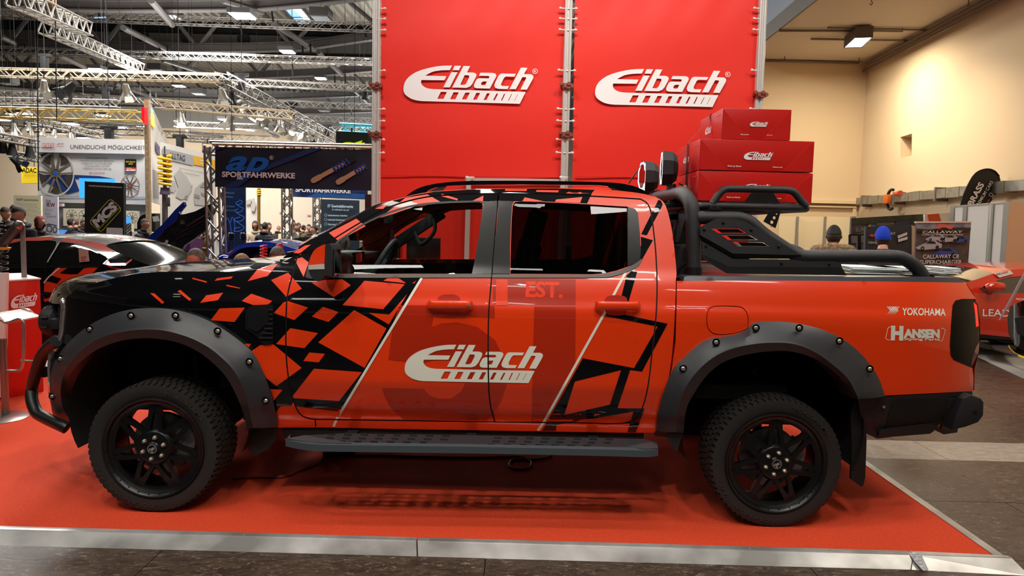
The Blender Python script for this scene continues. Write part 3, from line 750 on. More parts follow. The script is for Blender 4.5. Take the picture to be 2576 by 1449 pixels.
# ================================================================ truck: front end, rear end, fittings
# nose: fascia between the two sides
gA = [S0(*p) for p in [(160,764),(152,785),(147,830),(140,870),(126,905),(124,960),(128,1010),(140,1050)]]
V = []; n = 14
for a in gA:
    for k in range(2*n+1):
        s = k/n; ss = s if s <= 1 else 2-s
        p = Vector((a.x-.13*(1-(1-ss)**2.4), a.y+(YC-a.y)*ss, a.z)); V.append(flipY(p) if s > 1 else p)
w_ = 2*n+1
b = MB(); b.add(V, [(i*w_+k, i*w_+k+1, (i+1)*w_+k+1, (i+1)*w_+k) for i in range(len(gA)-1) for k in range(w_-1)])
b.build('front_fascia', BLACKP, T, smooth=True, angle=50)
# hood leading edge down to the fascia
b = MB(); V = []
for k in range(2*n+1):
    s = k/n; ss = s if s <= 1 else 2-s
    a = Vector(hA[0]); e = Vector(hB[0])
    p1 = Vector((a.x+(e.x-a.x)*(1-(1-ss)**1.6), a.y+(YC-a.y)*ss, a.z+(e.z-a.z)*(1-(1-ss)**2.2)))
    g = gA[0]; p2 = Vector((g.x-.13*(1-(1-ss)**2.4), g.y+(YC-g.y)*ss, g.z))
    if s > 1: p1, p2 = flipY(p1), flipY(p2)
    V += [p1, p2]
b.add(V, [(2*k, 2*k+1, 2*k+3, 2*k+2) for k in range(2*n)]); b.build('hood_lip', BLACKP, T, smooth=True)
gx = gA[2].x-.03
b = MB()
for k in range(5): b.box((gx-.02, YC, .80+k*.075), (.05, 1.1, .018))
b.box((gx-.035, YC, .97), (.05, 1.25, .06))
for s in (-1, 1): b.box((gx-.02, YC+s*.56, .95), (.05, .03, .40))
b.build('grille', PLAST, T, bevel=.006)
for mir in (0, 1):
    fx = (lambda p: flipY(p)) if mir else (lambda p: p)
    # C-shaped chrome light bar
    P = [(157,752),(161,775),(158,812),(156,838),(146,866),(139,882)]
    P3 = [fx(U(*p, S0(*p).y+.0)) for p in cat(P, 4)]
    b = MB(); b.tube(P3, [.014]+[.0175]*(len(P3)-2)+[.012], 12); hl = b.build('headlight_bar', M('lamp_chrome', (215, 205, 205), .12, metal=.9), T, smooth=True)
    slab('headlight', [[(155,763),(158,800),(152,840),(140,866),(138,838),(139,800),(146,772)]], lambda x, y: S0(x, y)+Vector((0, .03, 0)), M('headlight_glass', (30, 26, 28), .06, coat=1), T, t=.06, tdir=(.6, 1, 0), mirror=bool(mir), step=8)
    slab('bumper_trim', [[(122,893),(134,880),(140,884),(128,906),(126,935),(128,1000),(140,1038),(132,1030),(123,990),(120,930)]], lambda x, y: S0(x, y)+Vector((-.004, .002, 0)), M('lamp_chrome'), T, t=.02, tdir=(.5, 1, 0), mirror=bool(mir), step=8)
# round auxiliary lamps in front of the grille
for k, y in enumerate((4.42, 5.10)):
    c = U(137,806,4.42); c.y = y
    b = MB(); b.lathe([(-.055, .0001), (-.055, .06), (-.045, .088), (-.01, .098), (.03, .094), (.055, .07), (.06, .0001)], c, (1, 0, 0), 28)
    for j in range(9):
        t = 2*PI*j/9; b.box(c+Vector((.0, math.cos(t)*.096, math.sin(t)*.096)), (.04, .03, .006), Matrix.Rotation(-t, 3, 'X'))
    b.build('driving_lamp', PLAST, T, smooth=True)
# bull bar
bp = cat([(141,858),(122,874),(104,900),(91,938),(81,975),(80,1005),(92,1037),(115,1052),(140,1064),(168,1077)], 5)
P3 = [U(*p, 4.02 + .22*(1-min(1, abs(i/len(bp)-.45)*2))) for i, p in enumerate(bp)]
b = MB(); b.tube(P3, .034, 18); b.tube([flipY(p) for p in P3], .034, 18)
k0 = P3[len(P3)//3]; b.tube([k0+Vector((.03, .03, 0)), Vector((k0.x-.06, 4.35, k0.z)), Vector((k0.x-.08, YC, k0.z)), Vector((k0.x-.06, 2*YC-4.35, k0.z)), flipY(k0)+Vector((.03, -.03, 0))], .034, 14)
b.build('bull_bar', M('bar_black', (20, 20, 21), .36, spec=.6), T, smooth=True)
# mud flaps
slab('mud_flap', [[(622,1078),(697,1078),(694,1105),(672,1130),(642,1148),(633,1146),(628,1110)]], onY(3.93), PLAST, T, t=.012, both=True)
slab('mud_flap', [[(2150,1003),(2176,1006),(2180,1110),(2177,1200),(2172,1222),(2165,1224),(2141,1206),(2143,1120),(2140,1040)]], onY(3.86), M('flap_black', (12, 12, 13), .6), T, t=.02, both=True)
slab('mud_flap', [[(1682,1088),(1719,1092),(1711,1110),(1705,1132),(1702,1138),(1690,1122),(1680,1105)]], onY(3.84), PLAST, T, t=.012, both=True)
slab('sill_cover', [[(1648,1084),(1718,1090),(1716,1103),(1648,1097)]], S(.004), PLAST, T, t=.03, both=True)
# door mirrors
for mir in (0, 1):
    yc = 3.62
    mr = slab('door_mirror', [cat([(776,668),(780,650),(790,630),(808,618),(818,616),(817,630),(817,664),(774,666)], 3)], onY(yc), ORANGE, T, t=.16, mirror=bool(mir))
    slab('mirror_cover', [[(819,614),(829,613),(834,620),(835,690),(833,696),(817,692),(816,664)]], onY(yc-.004), PLAST, mr, t=.20, mirror=bool(mir))
    slab('turn_signal', [[(776,667),(817,664),(817,677),(776,678)]], onY(yc-.003), M('signal_glass', (190, 184, 176), .12, coat=1), mr, t=.10, mirror=bool(mir))
    slab('mirror_base', [[(775,679),(818,677),(818,692),(810,703),(800,708),(792,706),(782,695)]], onY(yc-.001), PLAST, mr, t=.20, mirror=bool(mir))
    slab('mirror_glass', [[(835,626),(842,628),(842,692),(836,697)]], onY(yc+.02), M('mirror_face', (150, 155, 160), .05, metal=1), mr, t=.12, mirror=bool(mir))
    slab('mirror_triangle', [[(776,660),(768,697),(778,701),(834,699),(834,620)]], S(.004), PLAST, mr, t=.02, mirror=bool(mir), step=12)
# door handles
def handle(x0, x1, y, lock, mir):
    def g(px, py, d): q = S0(px, py); return U(px, py, q.y-d)
    P = [g(x, y+(x-x0)*.012, d) for x, d in ((x0+4, .006), (x0+9, .03), (x0+20, .043), ((x0+x1)/2, .047), (x1-20, .043), (x1-9, .03), (x1-4, .006))]
    b = MB(); pts = cat(P, 4); N = len(pts); V = []
    for i, p in enumerate(pts):
        h = .024 if 1 < i < N-2 else .018
        for k in range(10):
            t = 2*PI*k/10; V.append(Vector(p)+Vector((0, math.cos(t)*.011, math.sin(t)*h)))
    b.add(V, [(i*10+k, i*10+(k+1) % 10, (i+1)*10+(k+1) % 10, (i+1)*10+k) for i in range(N-1) for k in range(10)]+[tuple(range(10)), tuple((N-1)*10+k for k in range(10))])
    h = b.build('door_handle', ORANGE, T, smooth=True, angle=60)
    cx = (x0+x1)/2-3
    slab('handle_recess_shade', [cat([(cx-29,y-9),(cx-26,y-19),(cx-12,y-25),(cx+12,y-25),(cx+26,y-19),(cx+29,y-8)], 3)+cat([(cx+28,y+10),(cx+22,y+23),(cx,y+26),(cx-22,y+23),(cx-29,y+10)], 3)], S(.0045), M('recess_shade_orange', (170, 30, 4), .3, coat=1), h, t=0, step=10)  # flat patch, the recess's shade painted as a darker orange
    if lock:
        c = g(x1-15, y+1, .060); b = MB(); b.lathe([(-.003, .0001), (-.003, .008), (.0, .009), (.006, .009)], c, (0, 1, 0), 18); b.build('key_lock', STEEL, h, smooth=True)
    if mir:
        for q in [h]+list(h.children):
            for v in q.data.vertices: v.co.y = 2*YC-v.co.y
            q.data.flip_normals()
for mir in (0, 1):
    handle(1071, 1194, 766, True, mir); handle(1491, 1615, 768, False, mir)
# air intake on the fender
def vent(mir):
    o = slab('side_intake', [cat([(617,790),(621,778),(635,769),(650,767),(682,768),(687,774),(687,852),(685,862),(672,866),(656,863),(648,848),(628,834),(617,826)], 2)], S(.012), M('intake_black', (20, 20, 22), .35), T, t=.02, mirror=bool(mir), step=12)
    slab('intake_face', [[(624,790),(630,781),(645,776),(672,777),(675,780),(675,812),(665,820),(648,834),(641,834),(626,824)]], S(.022), M('intake_black'), o, t=.012, mirror=bool(mir), step=12)
    for k in range(7):
        y = 778+k*11.8; x0 = 677 if k < 3 else 671-(k-3)*6.5
        slab('intake_louvre', [[(x0,y),(685,y+.5),(685,y+3.5),(x0,y+3)]], S(.024), PLAST, o, t=.012, mirror=bool(mir))
    if not mir:
        bb = MB(); text('TURBO', (634,803), (666,804.5), 8, S(.0235), bb, .02); text('H', (632,794), (640,794.3), 6.5, S(.0235), bb, .03); bb.build('intake_lettering', M('dark_emblem', (8, 8, 9), .5), o)
vent(0); vent(1)
# tail lamps
for mir in (0, 1):
    tl = slab('tail_lamp', [LAMP], S(.003), M('smoked_lamp', (8, 5, 5), .25, spec=.1), T, t=.10, mirror=bool(mir), step=9)
    slab('light_strip', [[(2450,761),(2457,768),(2460,800),(2462,820),(2456,822),(2454,790)]], S(.006), M('red_light_strip', (255, 30, 16), .3, emit=(255, 24, 12), es=3), tl, t=.01, mirror=bool(mir), step=8)
    slab('reflector', [[(2464,860),(2462,885),(2450,912),(2443,922),(2446,900),(2456,872)]], S(.005), M('dark_red_lens', (90, 10, 12), .15, coat=1), tl, t=.02, mirror=bool(mir), step=8)
# tailgate
tgp = [S0(*p) for p in [(2430,716),(2448,745),(2462,800),(2463,870),(2449,930),(2448,984)]]
V = []; n = 8
for a in tgp:
    for k in range(2*n+1):
        s = k/n; ss = s if s <= 1 else 2-s
        p = Vector((a.x+.02+.03*(1-(1-ss)**3), a.y+.02+(YC-a.y-.02)*ss, a.z)); V.append(flipY(p) if s > 1 else p)
w_ = 2*n+1; b = MB(); b.add(V, [(i*w_+k, i*w_+k+1, (i+1)*w_+k+1, (i+1)*w_+k) for i in range(len(tgp)-1) for k in range(w_-1)])
b.build('tailgate', ORANGE, T, smooth=True, angle=50)
# lower rear cladding and bumper
slab('rear_cladding', [[(2158,1004),(2228,998),(2446,985),(2447,1003),(2436,1018),(2386,1020),(2370,1060),(2340,1091),(2245,1099),(2212,1103),(2205,1103),(2178,1090),(2166,1050)]], S(.0), PLAST, T, t=.04, step=14, both=True)
slab('cladding_recess_shade', [[(2246,1014),(2260,1006),(2384,1003),(2372,1055),(2350,1074),(2225,1087),(2236,1040)]], S(.004), DARK, T, t=.01, step=14, both=True)  # dark sheet laid over the cladding to draw the recess's shade
slab('bumper_step', [[(2213,1086),(2240,1078),(2340,1066),(2352,1070),(2350,1084),(2340,1091),(2222,1101),(2210,1098)]], S(.03), PLAST, T, t=.12, step=14, both=True)
b = MB()
bu = [(2422,1003),(2444,993),(2470,1003),(2476,1012),(2475,1045),(2462,1063),(2430,1075),(2395,1083),(2405,1045)]
V2 = [U(*p, 3.92) for p in bu]
b.prism(V2, (0, 2*(YC-3.92), 0)); b.box((V2[0].x-.02, YC, V2[0].z-.09), (.12, 1.5, .14))
b.build('rear_bumper', PLAST, T, bevel=.012)
slab('bumper_bracket', [[(2385,1004),(2410,1003),(2396,1083),(2370,1081)]], S(.012), M('bracket_grey', (50, 49, 48), .5), T, t=.03, both=True)
slab('bumper_bracket', [[(2372,1082),(2410,1078),(2408,1088),(2374,1093)]], S(.01), PLAST, T, t=.1, both=True)
b = MB(); b.lathe([(-.004, .0001), (-.004, .011), (.004, .012)], U(2453,1036,3.918), (0, 1, 0), 20); b.build('parking_sensor', M('sensor_black', (24, 24, 26), .3), T, smooth=True)
b = MB(); b.lathe([(-.007, .0001), (-.007, .006), (.0, .008)], S(.008)(2223,1024), (0, 1, 0), 12); b.build('cladding_bolt', STEEL, T, smooth=True)
# ---- running boards
for mir in (0, 1):
    zt = U(1180,1118,3.66).z
    def sf(px, py): return UZ(px, py, zt)
    outer_t = cat([(720,1103),(760,1111),(800,1115),(900,1117),(1200,1121),(1500,1127),(1620,1130),(1655,1127)], 6)
    inner_t = [(1653,1114),(1620,1104),(1200,1095),(860,1090),(765,1095),(716,1103)]
    holes = []
    for k in range(8):
        for r_, yy in enumerate((1094.5, 1103, 1111)):
            if r_ == 2 and k == 7: continue
            x = 832+k*41+(-8 if r_ == 2 else 2 if r_ == 0 else 0)-r_*3; y = yy+k*.45
            holes.append([(x-10,y-1.2),(x-7,y-3.4),(x+8,y-3.2),(x+11,y-.6),(x+8,y+2),(x-6,y+1.6)])
            x = 1250+k*40+(-8 if r_ == 2 else 2 if r_ == 0 else 0)-r_*3; y = yy+8.2+k*.5
            holes.append([(x-10,y-1.2),(x-7,y-3.4),(x+8,y-3.2),(x+11,y-.6),(x+8,y+2),(x-6,y+1.6)])
    SBM = M('step_board_grey', (70, 78, 82), .42, metal=.3)
    SB2 = M('step_board_rubber', (38, 44, 48), .5)
    st = slab('side_step', [list(outer_t)+inner_t]+holes, sf, SB2, T, t=.012, tdir=(0, 0, -1), mirror=bool(mir), smooth=False)
    b = MB(); o3 = [sf(*p) for p in outer_t]; A_ = [p+Vector((0, .012, .004)) for p in o3]; B_ = [p+Vector((0, -.010, -.004)) for p in o3]; C_ = [p+Vector((0, -.014, -.038)) for p in o3]; D_ = [p+Vector((0, .05, -.046)) for p in o3]
    A_[0] += Vector((0, .06, 0))
    N = len(o3); V = A_+B_+C_+D_
    if mir: V = [flipY(p) for p in V]
    b.add(V, [(r*N+i, r*N+i+1, (r+1)*N+i+1, (r+1)*N+i) for r in range(3) for i in range(N-1)]+[(0, N, 2*N, 3*N), (N-1, 2*N-1, 3*N-1, 4*N-1)])
    b.build('step_edge', SBM, st, smooth=True, angle=30)
    for tri in ([(722,1103),(768,1094),(800,1101),(850,1108),(885,1115),(800,1113),(760,1109)], [(1655,1127),(1655,1121),(1640,1112),(1610,1116),(1575,1124),(1620,1129)]):
        slab('step_end_cap', [tri], (lambda px, py: UZ(px, py, zt+.004)), SBM, st, t=.006, tdir=(0, 0, -1), mirror=bool(mir))
    for px in (860, 1180, 1500):
        b = MB()
        a = sf(px, 1112); a = Vector((a.x, 3.72, zt-.03)); e = Vector((a.x, 4.05, zt-.02))
        if mir: a, e = flipY(a), flipY(e)
        b.bar(a, e, .06, .02); b.build('step_bracket', DARK, st)
# ---- bed: tonneau cover, rails, roll bar, cargo basket
br = slab('bed_rail', [[(1722,697),(1730,694),(1900,696),(2200,697),(2340,697),(2412,699),(2426,708),(2427,713),(1800,708),(1720,706)]], lambda x, y: S0(x, y)+Vector((0, .004, 0)), M('rail_grey', (58, 62, 68), .32), T, t=.14, step=16, both=True)
tA = [S0(*p)+Vector((0, .10, -.004)) for p in [(1712,699),(1900,697),(2200,699),(2424,701)]]
V = []
for p in tA: V += [p, flipY(p)]
b = MB(); b.add(V, [(2*i, 2*i+1, 2*i+3, 2*i+2) for i in range(3)]+[(1, 0, 6, 7)][:0])
for i in range(14):
    x = tA[0].x+.12+i*(tA[3].x-tA[0].x-.2)/14
    b.box((x, YC, tA[0].z+.001+(tA[3].z-tA[0].z)*i/14+.002), (.012, 1.55, .006))
b.build('tonneau_cover', M('tonneau_metal', (150, 150, 150), .25, metal=.7), T)
b = MB(); b.add([(tA[0].x-.01, 3.95, .62), (tA[0].x-.01, 5.57, .62), (tA[0].x-.01, 5.57, 1.33), (tA[0].x-.01, 3.95, 1.33)], [(0, 1, 2, 3)]); b.build('bed_front_wall', ORANGE, T)
YR = 3.99
rbm = TEXB
P = [(1745,697),(1745,640),(1744,580),(1741,530),(1735,507),(1722,490)]
P3 = [U(*p, YR+d) for p, d in zip(P, (0, 0, 0, .01, .035, .09))]
zt = P3[-1].z+.004; xt = P3[-1].x
P3s = [tuple(p) for p in cat(P3, 5)]+[(xt-.004, YR+.16, zt+.006), (xt-.006, YC, zt+.01)]
full = P3s+[tuple(flipY(p)) for p in P3s[::-1]][1:]
b = MB(); b.tube(full, .0415, 20)
rb_ = b.build('roll_bar', rbm, T, smooth=True)
for mir in (0, 1):
    b = MB(); c = U(1745,692,YR); b.lathe([(-.04, .046), (.045, .046), (.047, .042)], c, (0, 0, 1), 24); o = b.build('roll_bar_foot', BLACKM, rb_, smooth=True, angle=30)
    P = [(1752,547.5),(1800,547.5),(1845,548),(1868,551),(1890,562),(1920,588),(1960,615),(2000,640),(2020,645),(2060,645.5),(2150,645.5),(2240,645.5),(2265,648),(2290,660),(2310,678),(2325,702)]
    b = MB(); b.tube([U(*p, YR) for p in cat(P, 4)], .0375, 18); s_ = b.build('roll_bar_rail', rbm, rb_, smooth=True)
    o2 = slab('rail_foot_plate', [[(2285,692),(2345,690),(2356,700),(2352,704),(2288,705)]], onY(YR-.03), BLACKM, rb_, t=.09)
    q = [c for c in (o, s_, o2)]
    up = [(1760,572),(1800,551),(1807,549),(1852,550.5),(1872,555),(2016,642),(1844,637.5),(1761,591)]
    t8 = lambda L: [(1600+x/4, 360+y/4) for x, y in L]
    slots = [t8([(755,862),(1040,862),(1112,908),(830,908)]), t8([(860,928),(1150,930),(1230,975),(930,975)]), t8([(970,993),(1285,1000),(1345,1042),(1035,1042)])]
    pl = slab('side_plate', [up]+slots, onY(YR-.045), rbm, rb_, t=.004, smooth=False)
    b = MB(); e3 = [U(*p, YR-.045) for p in [(1760,572),(1761,591),(1844,637.5),(2016,642)]]; e4 = [U(*p, YR-.02) for p in [(1762,580),(1764,605),(1844,650),(2016,651)]]
    b.add(e3+e4, [(i, i+1, 5+i, 4+i) for i in range(3)]); fl_ = b.build('plate_flange', M('plate_black', (16, 16, 17), .5), pl)
    for sl in slots:
        x0, x1, x2, x3 = sl
        a = [U(*p, YR-.041) for p in sl]; L = [(x1[0]*.78+x0[0]*.22, x0[1]+.5), (x1[0]-2, x1[1]+.5), (x2[0]-6, x2[1]-.5), (x3[0]+20, x3[1]-.5)]
        slab('plate_louvre', [[(x0[0]+14, x0[1]+1), (x1[0]-3, x1[1]+1), (x2[0]-5, x2[1]-1), (x3[0]+8, x3[1]-1)]], onY(YR-.030), M('plate_black'), pl, t=.004)
    for p in [(1819,560),(1772,577),(1890,578),(1959,620)]:
        b = MB(); b.lathe([(-.008, .0001), (-.008, .004), (-.004, .008), (0, .009)], U(*p, YR-.046), (0, 1, 0), 10); b.build('plate_bolt', BLACKM, pl, smooth=True)
    lo = slab('lower_plate', [[(1765,606),(1844,652),(2016,653),(2100,655),(2116,665),(2118,673),(2080,672),(1835,671),(1767,640)]], onY(YR-.028), rbm, rb_, t=.004, smooth=False)
    b = MB(); e3 = [U(*p, YR-.028) for p in [(1767,640),(1835,671),(2080,672),(2118,673)]]; e4 = [U(*p, YR-.03) for p in [(1767,651),(1828,688),(2080,692),(2130,693)]]
    b.add(e3+e4, [(i, i+1, 5+i, 4+i) for i in range(3)]); b.build('plate_flange', M('plate_black'), lo)
    for p in [(1776,619),(1966,663),(2086,665)]:
        b = MB(); b.lathe([(-.008, .0001), (-.008, .004), (-.004, .007), (0, .008)], U(*p, YR-.029), (0, 1, 0), 10); b.build('plate_bolt', BLACKM, lo, smooth=True)
    if mir:
        for q in [o, s_, o2, pl, lo]+list(pl.children)+list(lo.children):
            for v in q.data.vertices: v.co.y = 2*YC-v.co.y
            q.data.flip_normals()
# cargo basket on the roll bar
YK = 4.03
b = MB()
zr = U(1900,521,YK).z
L_ = U(1762,518,YK).x; R_ = U(2040,522,YK).x
c_ = .07
def ring(y0, y1, x0, x1, z): return [(x0+c_, y0, z), (x1-c_, y0, z), (x1-.02, y0+.02, z), (x1, y0+c_, z), (x1, y1-c_, z), (x1-.02, y1-.02, z), (x1-c_, y1, z), (x0+c_, y1, z), (x0+.02, y1-.02, z), (x0, y1-c_, z), (x0, y0+c_, z), (x0+.02, y0+.02, z)]
b.tube(ring(YK, 2*YC-YK, L_-.04, R_, zr), .021, 14, closed=True)
bk = b.build('cargo_basket', rbm, T, smooth=True)
b = MB()
for k in range(9): x = L_+.03+(R_-L_-.06)*k/8; b.bar((x, YK, zr+.012), (x, 2*YC-YK, zr+.012), .03, .01)
for k in range(5): y = YK+.1+k*.3; b.bar((L_-.04, y, zr), (R_, y, zr), .02, .015)
b.build('basket_floor', BLACKM, bk)
for mir in (0, 1):
    P = [(1792,513),(1802,498),(1812,485),(1823,477),(1838,475),(1900,476),(1965,477.5),(1985,479),(1998,484),(2008,495),(2018,508),(2030,520)]
    b = MB(); P3 = [U(*p, YK) for p in cat(P, 3)]; P3 = [flipY(p) for p in P3] if mir else P3; b.tube(P3, .0205, 14); b.build('basket_side_rail', rbm, bk, smooth=True)
    slab('basket_plate', [[(1872,510),(1890,485),(1946,486),(1962,511)]], onY(YK-.012), BLACKM, bk, t=.006, mirror=bool(mir))
    hx = [ell(cx, cy, r, r*1.05, 6, .3) for cx, cy, r in ((1954,537.5,3), (1948,548,4.2), (1942,559,4.6), (1941,569,1.8))]
    slab('basket_bracket', [[(1937,530),(1964,530),(1962,540),(1951,574),(1921,557)]]+hx, onY(YR-.01), BLACKM, bk, t=.006) if not mir else None
    slab('basket_clamp', [[(1786,522),(1816,522),(1816,526),(1786,526)]], onY(YR-.02), BLACKM, bk, t=.05, mirror=bool(mir))
    for p in [(1790,519),(1806,519)]:
        b = MB(); c = U(*p, YR); c = flipY(c) if mir else c; b.lathe([(0, .0001), (0, .006), (-.01, .008)], c, (0, 0, 1), 8); b.build('clamp_bolt', BLACKM, bk)
# auxiliary light pods standing on the hoop
def pod(px, py, Y, s, mir=False):
    c = U(px, py, Y); c.x = xt-.018; 
    c.z = U(px, py, Y).z
    if mir: c = flipY(c)
    oct_ = lambda r: [(0, r*math.cos(PI/8+k*PI/4)*.92, r*math.sin(PI/8+k*PI/4)) for k in range(8)]
    R = Matrix.Rotation(-.12 if not mir else .12, 3, 'Z')
    def pr(prof, m, bb):
        V = []
        for a, r in prof: V += [c+R @ Vector((a, y, z)) for _, y, z in oct_(r)]
        n = len(prof); bb.add(V, [(i*8+k, i*8+(k+1) % 8, (i+1)*8+(k+1) % 8, (i+1)*8+k) for i in range(n-1) for k in range(8)]+[tuple(range(8)), tuple((n-1)*8+k for k in range(8))], m)
    b = MB(); pr([(-.045, .098*s), (-.047, .108*s), (-.03, .112*s), (.015, .104*s), (.040, .080*s), (.048, .05*s)], None, b)
    o = b.build('light_pod', PLAST, T, smooth=True, angle=25)
    b = MB(); V = [c+R @ Vector((-.050, y, z)) for _, y, z in oct_(.104*s)]+[c+R @ Vector((-.050, y, z)) for _, y, z in oct_(.090*s)]
    b.add(V, [(k, (k+1) % 8, 8+(k+1) % 8, 8+k) for k in range(8)]); b.build('light_ring', M('led_ring_white', (255, 255, 255), .4, emit=(214, 232, 255), es=5), o, fix=False)
    b = MB(); pr([(-.0485, .089*s), (-.047, .089*s)], None, b); b.build('pod_lens', M('pod_lens_red', (90, 16, 16), .05, coat=1), o)
    b = MB(); b.box(c+Vector((.015, 0, -.135*s)), (.05, .06, .08)); b.box(c+Vector((.015, 0, -.175*s)), (.07, .07, .02)); b.build('pod_bracket', BLACKM, o, bevel=.005)
    for k in (-1, 1):
        b = MB(); b.lathe([(-.008, .0001), (-.008, .006), (0, .008)], c+Vector((.015+k*.014, -.032, -.10*s)), (0, 1, 0), 10); b.build('pod_bolt', STEEL if 0 else BLACKM, o)
    b = MB(); b.tube(cat([c+Vector((.06, 0, -.09)), c+Vector((.10, -.01, -.11)), c+Vector((.12, -.02, -.15)), c+Vector((.11, -.02, -.19))], 4), .004, 6); b.build('pod_cable', BLACKM, o, smooth=True)
pod(1686, 424, 4.42, 1.0); pod(1640, 446, 4.98, .98); pod(1686, 424, 4.42, 1.0, True)
# strap fittings between cab and hoop
b = MB(); c = U(1696,515,4.25); b.tube([c+Vector((-.08, -.1, -.01)), c+Vector((.05, 0, .0)), c+Vector((.12, .1, .01))], .012, 8); b.box(c+Vector((0, 0, .01)), (.07, .05, .035)); b.tube([c+Vector((-.1, .15, -.07)), c+Vector((.14, .2, -.065))], .02, 8); b.build('rail_lock', BLACKM, T, smooth=True)
b = MB(); b.tube(cat([U(1733,655,4.02), U(1718,668,4.03), U(1707,682,4.05), U(1705,703,4.06)], 5), .008, 8); b.build('drain_hose', BLACKM, T, smooth=True)
# ---- interior
b = MB()
dx = S0(838,689).x-.46
da = [(dx-.12, 1.12), (dx-.10, 1.30), (dx+.0, 1.375), (dx+.22, 1.37), (dx+.34, 1.33), (dx+.36, 1.10)]
b.prism([(x, 3.95, z) for x, z in da], (0, 1.6, 0)); 
dash = b.build('dashboard', M('dash_grey', (52, 58, 58), .55), T, bevel=.02)
b = MB(); b.prism([(dx+.20, 4.15, 1.38), (dx+.30, 4.15, 1.42), (dx+.40, 4.15, 1.40), (dx+.42, 4.15, 1.20), (dx+.2, 4.15, 1.2)], (0, .42, 0)); b.build('instrument_hood', M('dash_dark', (24, 27, 28), .5), dash, bevel=.02)
b = MB(); b.box((dx+.40, YC, 1.26), (.03, .28, .30)); b.build('centre_screen', M('black_glass'), dash, bevel=.008)
b = MB(); wc = Vector((dx+.62, 4.38, 1.33)); ax = Matrix.Rotation(math.radians(-62), 3, 'Y')
b.tube([wc+ax @ Vector((.19*math.cos(t*2*PI/32), .19*math.sin(t*2*PI/32), 0)) for t in range(32)], .017, 12, closed=True)
b.tube([wc+ax @ Vector((-.18, 0, 0)), wc+ax @ Vector((.18, 0, 0))], .018, 8); b.tube([wc+ax @ Vector((0, -.18, 0)), wc+ax @ Vector((0, .18, 0))], .018, 8)
b.lathe([(-.03, .02), (-.02, .07), (.02, .075), (.03, .02)], wc, ax @ Vector((0, 0, 1)), 20); b.bar(wc, (dx+.35, 4.38, 1.2), .07, .07)
b.build('steering_wheel', M('wheel_grey', (60, 66, 68), .5), T, smooth=True)
def seat(x, y, nm, rear=False):
    b = MB(); wd = .5 if not rear else 1.36
    b.box((x, y, .86), (.50, wd, .16)); R = Matrix.Rotation(math.radians(14), 3, 'Y'); b.box((x+.30, y, 1.20), (.13, wd, .66), R)
    o = b.build(nm, M('seat_fabric', (20, 21, 22), .8), T, bevel=.05, seg=3)
    for yy in ((y,) if not rear else (y-.42, y+.42)):
        b = MB(); b.box((x+.40, yy, 1.61), (.10, .26, .19), R); b.bar((x+.36, yy-.06, 1.46), (x+.39, yy-.06, 1.56), .012); b.bar((x+.36, yy+.06, 1.46), (x+.39, yy+.06, 1.56), .012); b.build('headrest', M('seat_fabric'), o, bevel=.035, seg=3)
sx = dx+1.22
seat(sx-.05, 4.38, 'front_seat'); seat(sx-.05, 5.14, 'front_seat'); seat(sx+.86, YC, 'rear_bench', True)
b = MB(); b.box((dx+1.4, YC, .70), (3.2, 1.6, .08)); b.build('cabin_floor', DARK, T)
b = MB(); b.box((dx+.5, YC, 1.02), (.9, .26, .25)); b.build('centre_console', M('dash_dark'), T, bevel=.02)
# far-side pillar lining, grab handle, sun visor, mirror and pendant seen through the glass
Yf = 2*YC-4.02
def fpt(x, z, y=Yf): return Vector((x, y, z))
b = MB(); A0 = flipY(S0(838,650)); A1 = flipY(S0(1050,512)); b.bar(A0+Vector((0, -.05, 0)), A1+Vector((0, -.05, -.02)), .05, .085); b.build('pillar_lining', M('dash_grey'), T, bevel=.015)
b = MB(); g0 = A0.lerp(A1, .50)+Vector((0, -.07, -.02)); g1 = A0.lerp(A1, .86)+Vector((0, -.07, -.03))
b.tube(cat([g0, g0+Vector((.06, -.05, -.09)), g1+Vector((.0, -.05, -.10)), g1], 6), .016, 8); b.build('grab_handle', M('dash_grey'), T, smooth=True)
b = MB(); b.box((dx+1.02, YC+.35, 1.745), (.28, .42, .018), Matrix.Rotation(math.radians(-24), 3, 'Y')); b.box((dx+1.02, YC-.42, 1.745), (.28, .42, .018), Matrix.Rotation(math.radians(-24), 3, 'Y')); b.build('sun_visor', M('seat_fabric'), T, bevel=.006)
b = MB(); b.box((dx+.60, YC, 1.64), (.035, .25, .07), Matrix.Rotation(.3, 3, 'Z')); mo = b.build('rear_view_mirror', M('dash_dark'), T, bevel=.01)
b = MB(); b.box((dx+.625, YC, 1.50), (.018, .05, .13)); b.box((dx+.625, YC, 1.44), (.03, .03, .06)); b.tube([(dx+.62, YC, 1.61), (dx+.62, YC, 1.56)], .002, 5); b.build('hanging_pendant', M('pendant_dark_red', (48, 14, 20), .6), T, bevel=.006)
b = MB(); V = []
for p in [(1010,520),(1120,500),(1250,496),(1450,502),(1600,512)]:
    q = S0(*p); V += [q+Vector((0, .06, -.015)), flipY(q)+Vector((0, -.06, -.015))]
b.add(V, [(2*i, 2*i+1, 2*i+3, 2*i+2) for i in range(4)]); b.build('roof_lining', M('lining_grey', (40, 40, 40), .8), T)
slab('door_lining', [[(850,700),(1225,700),(1225,1040),(780,1035),(745,900),(760,720)]], S(-.06), M('seat_fabric'), T, t=.02, step=40, both=True)
slab('door_lining', [[(1245,700),(1500,700),(1580,690),(1630,720),(1630,950),(1590,1040),(1250,1040)]], S(-.06), M('seat_fabric'), T, t=.02, step=40, both=True)
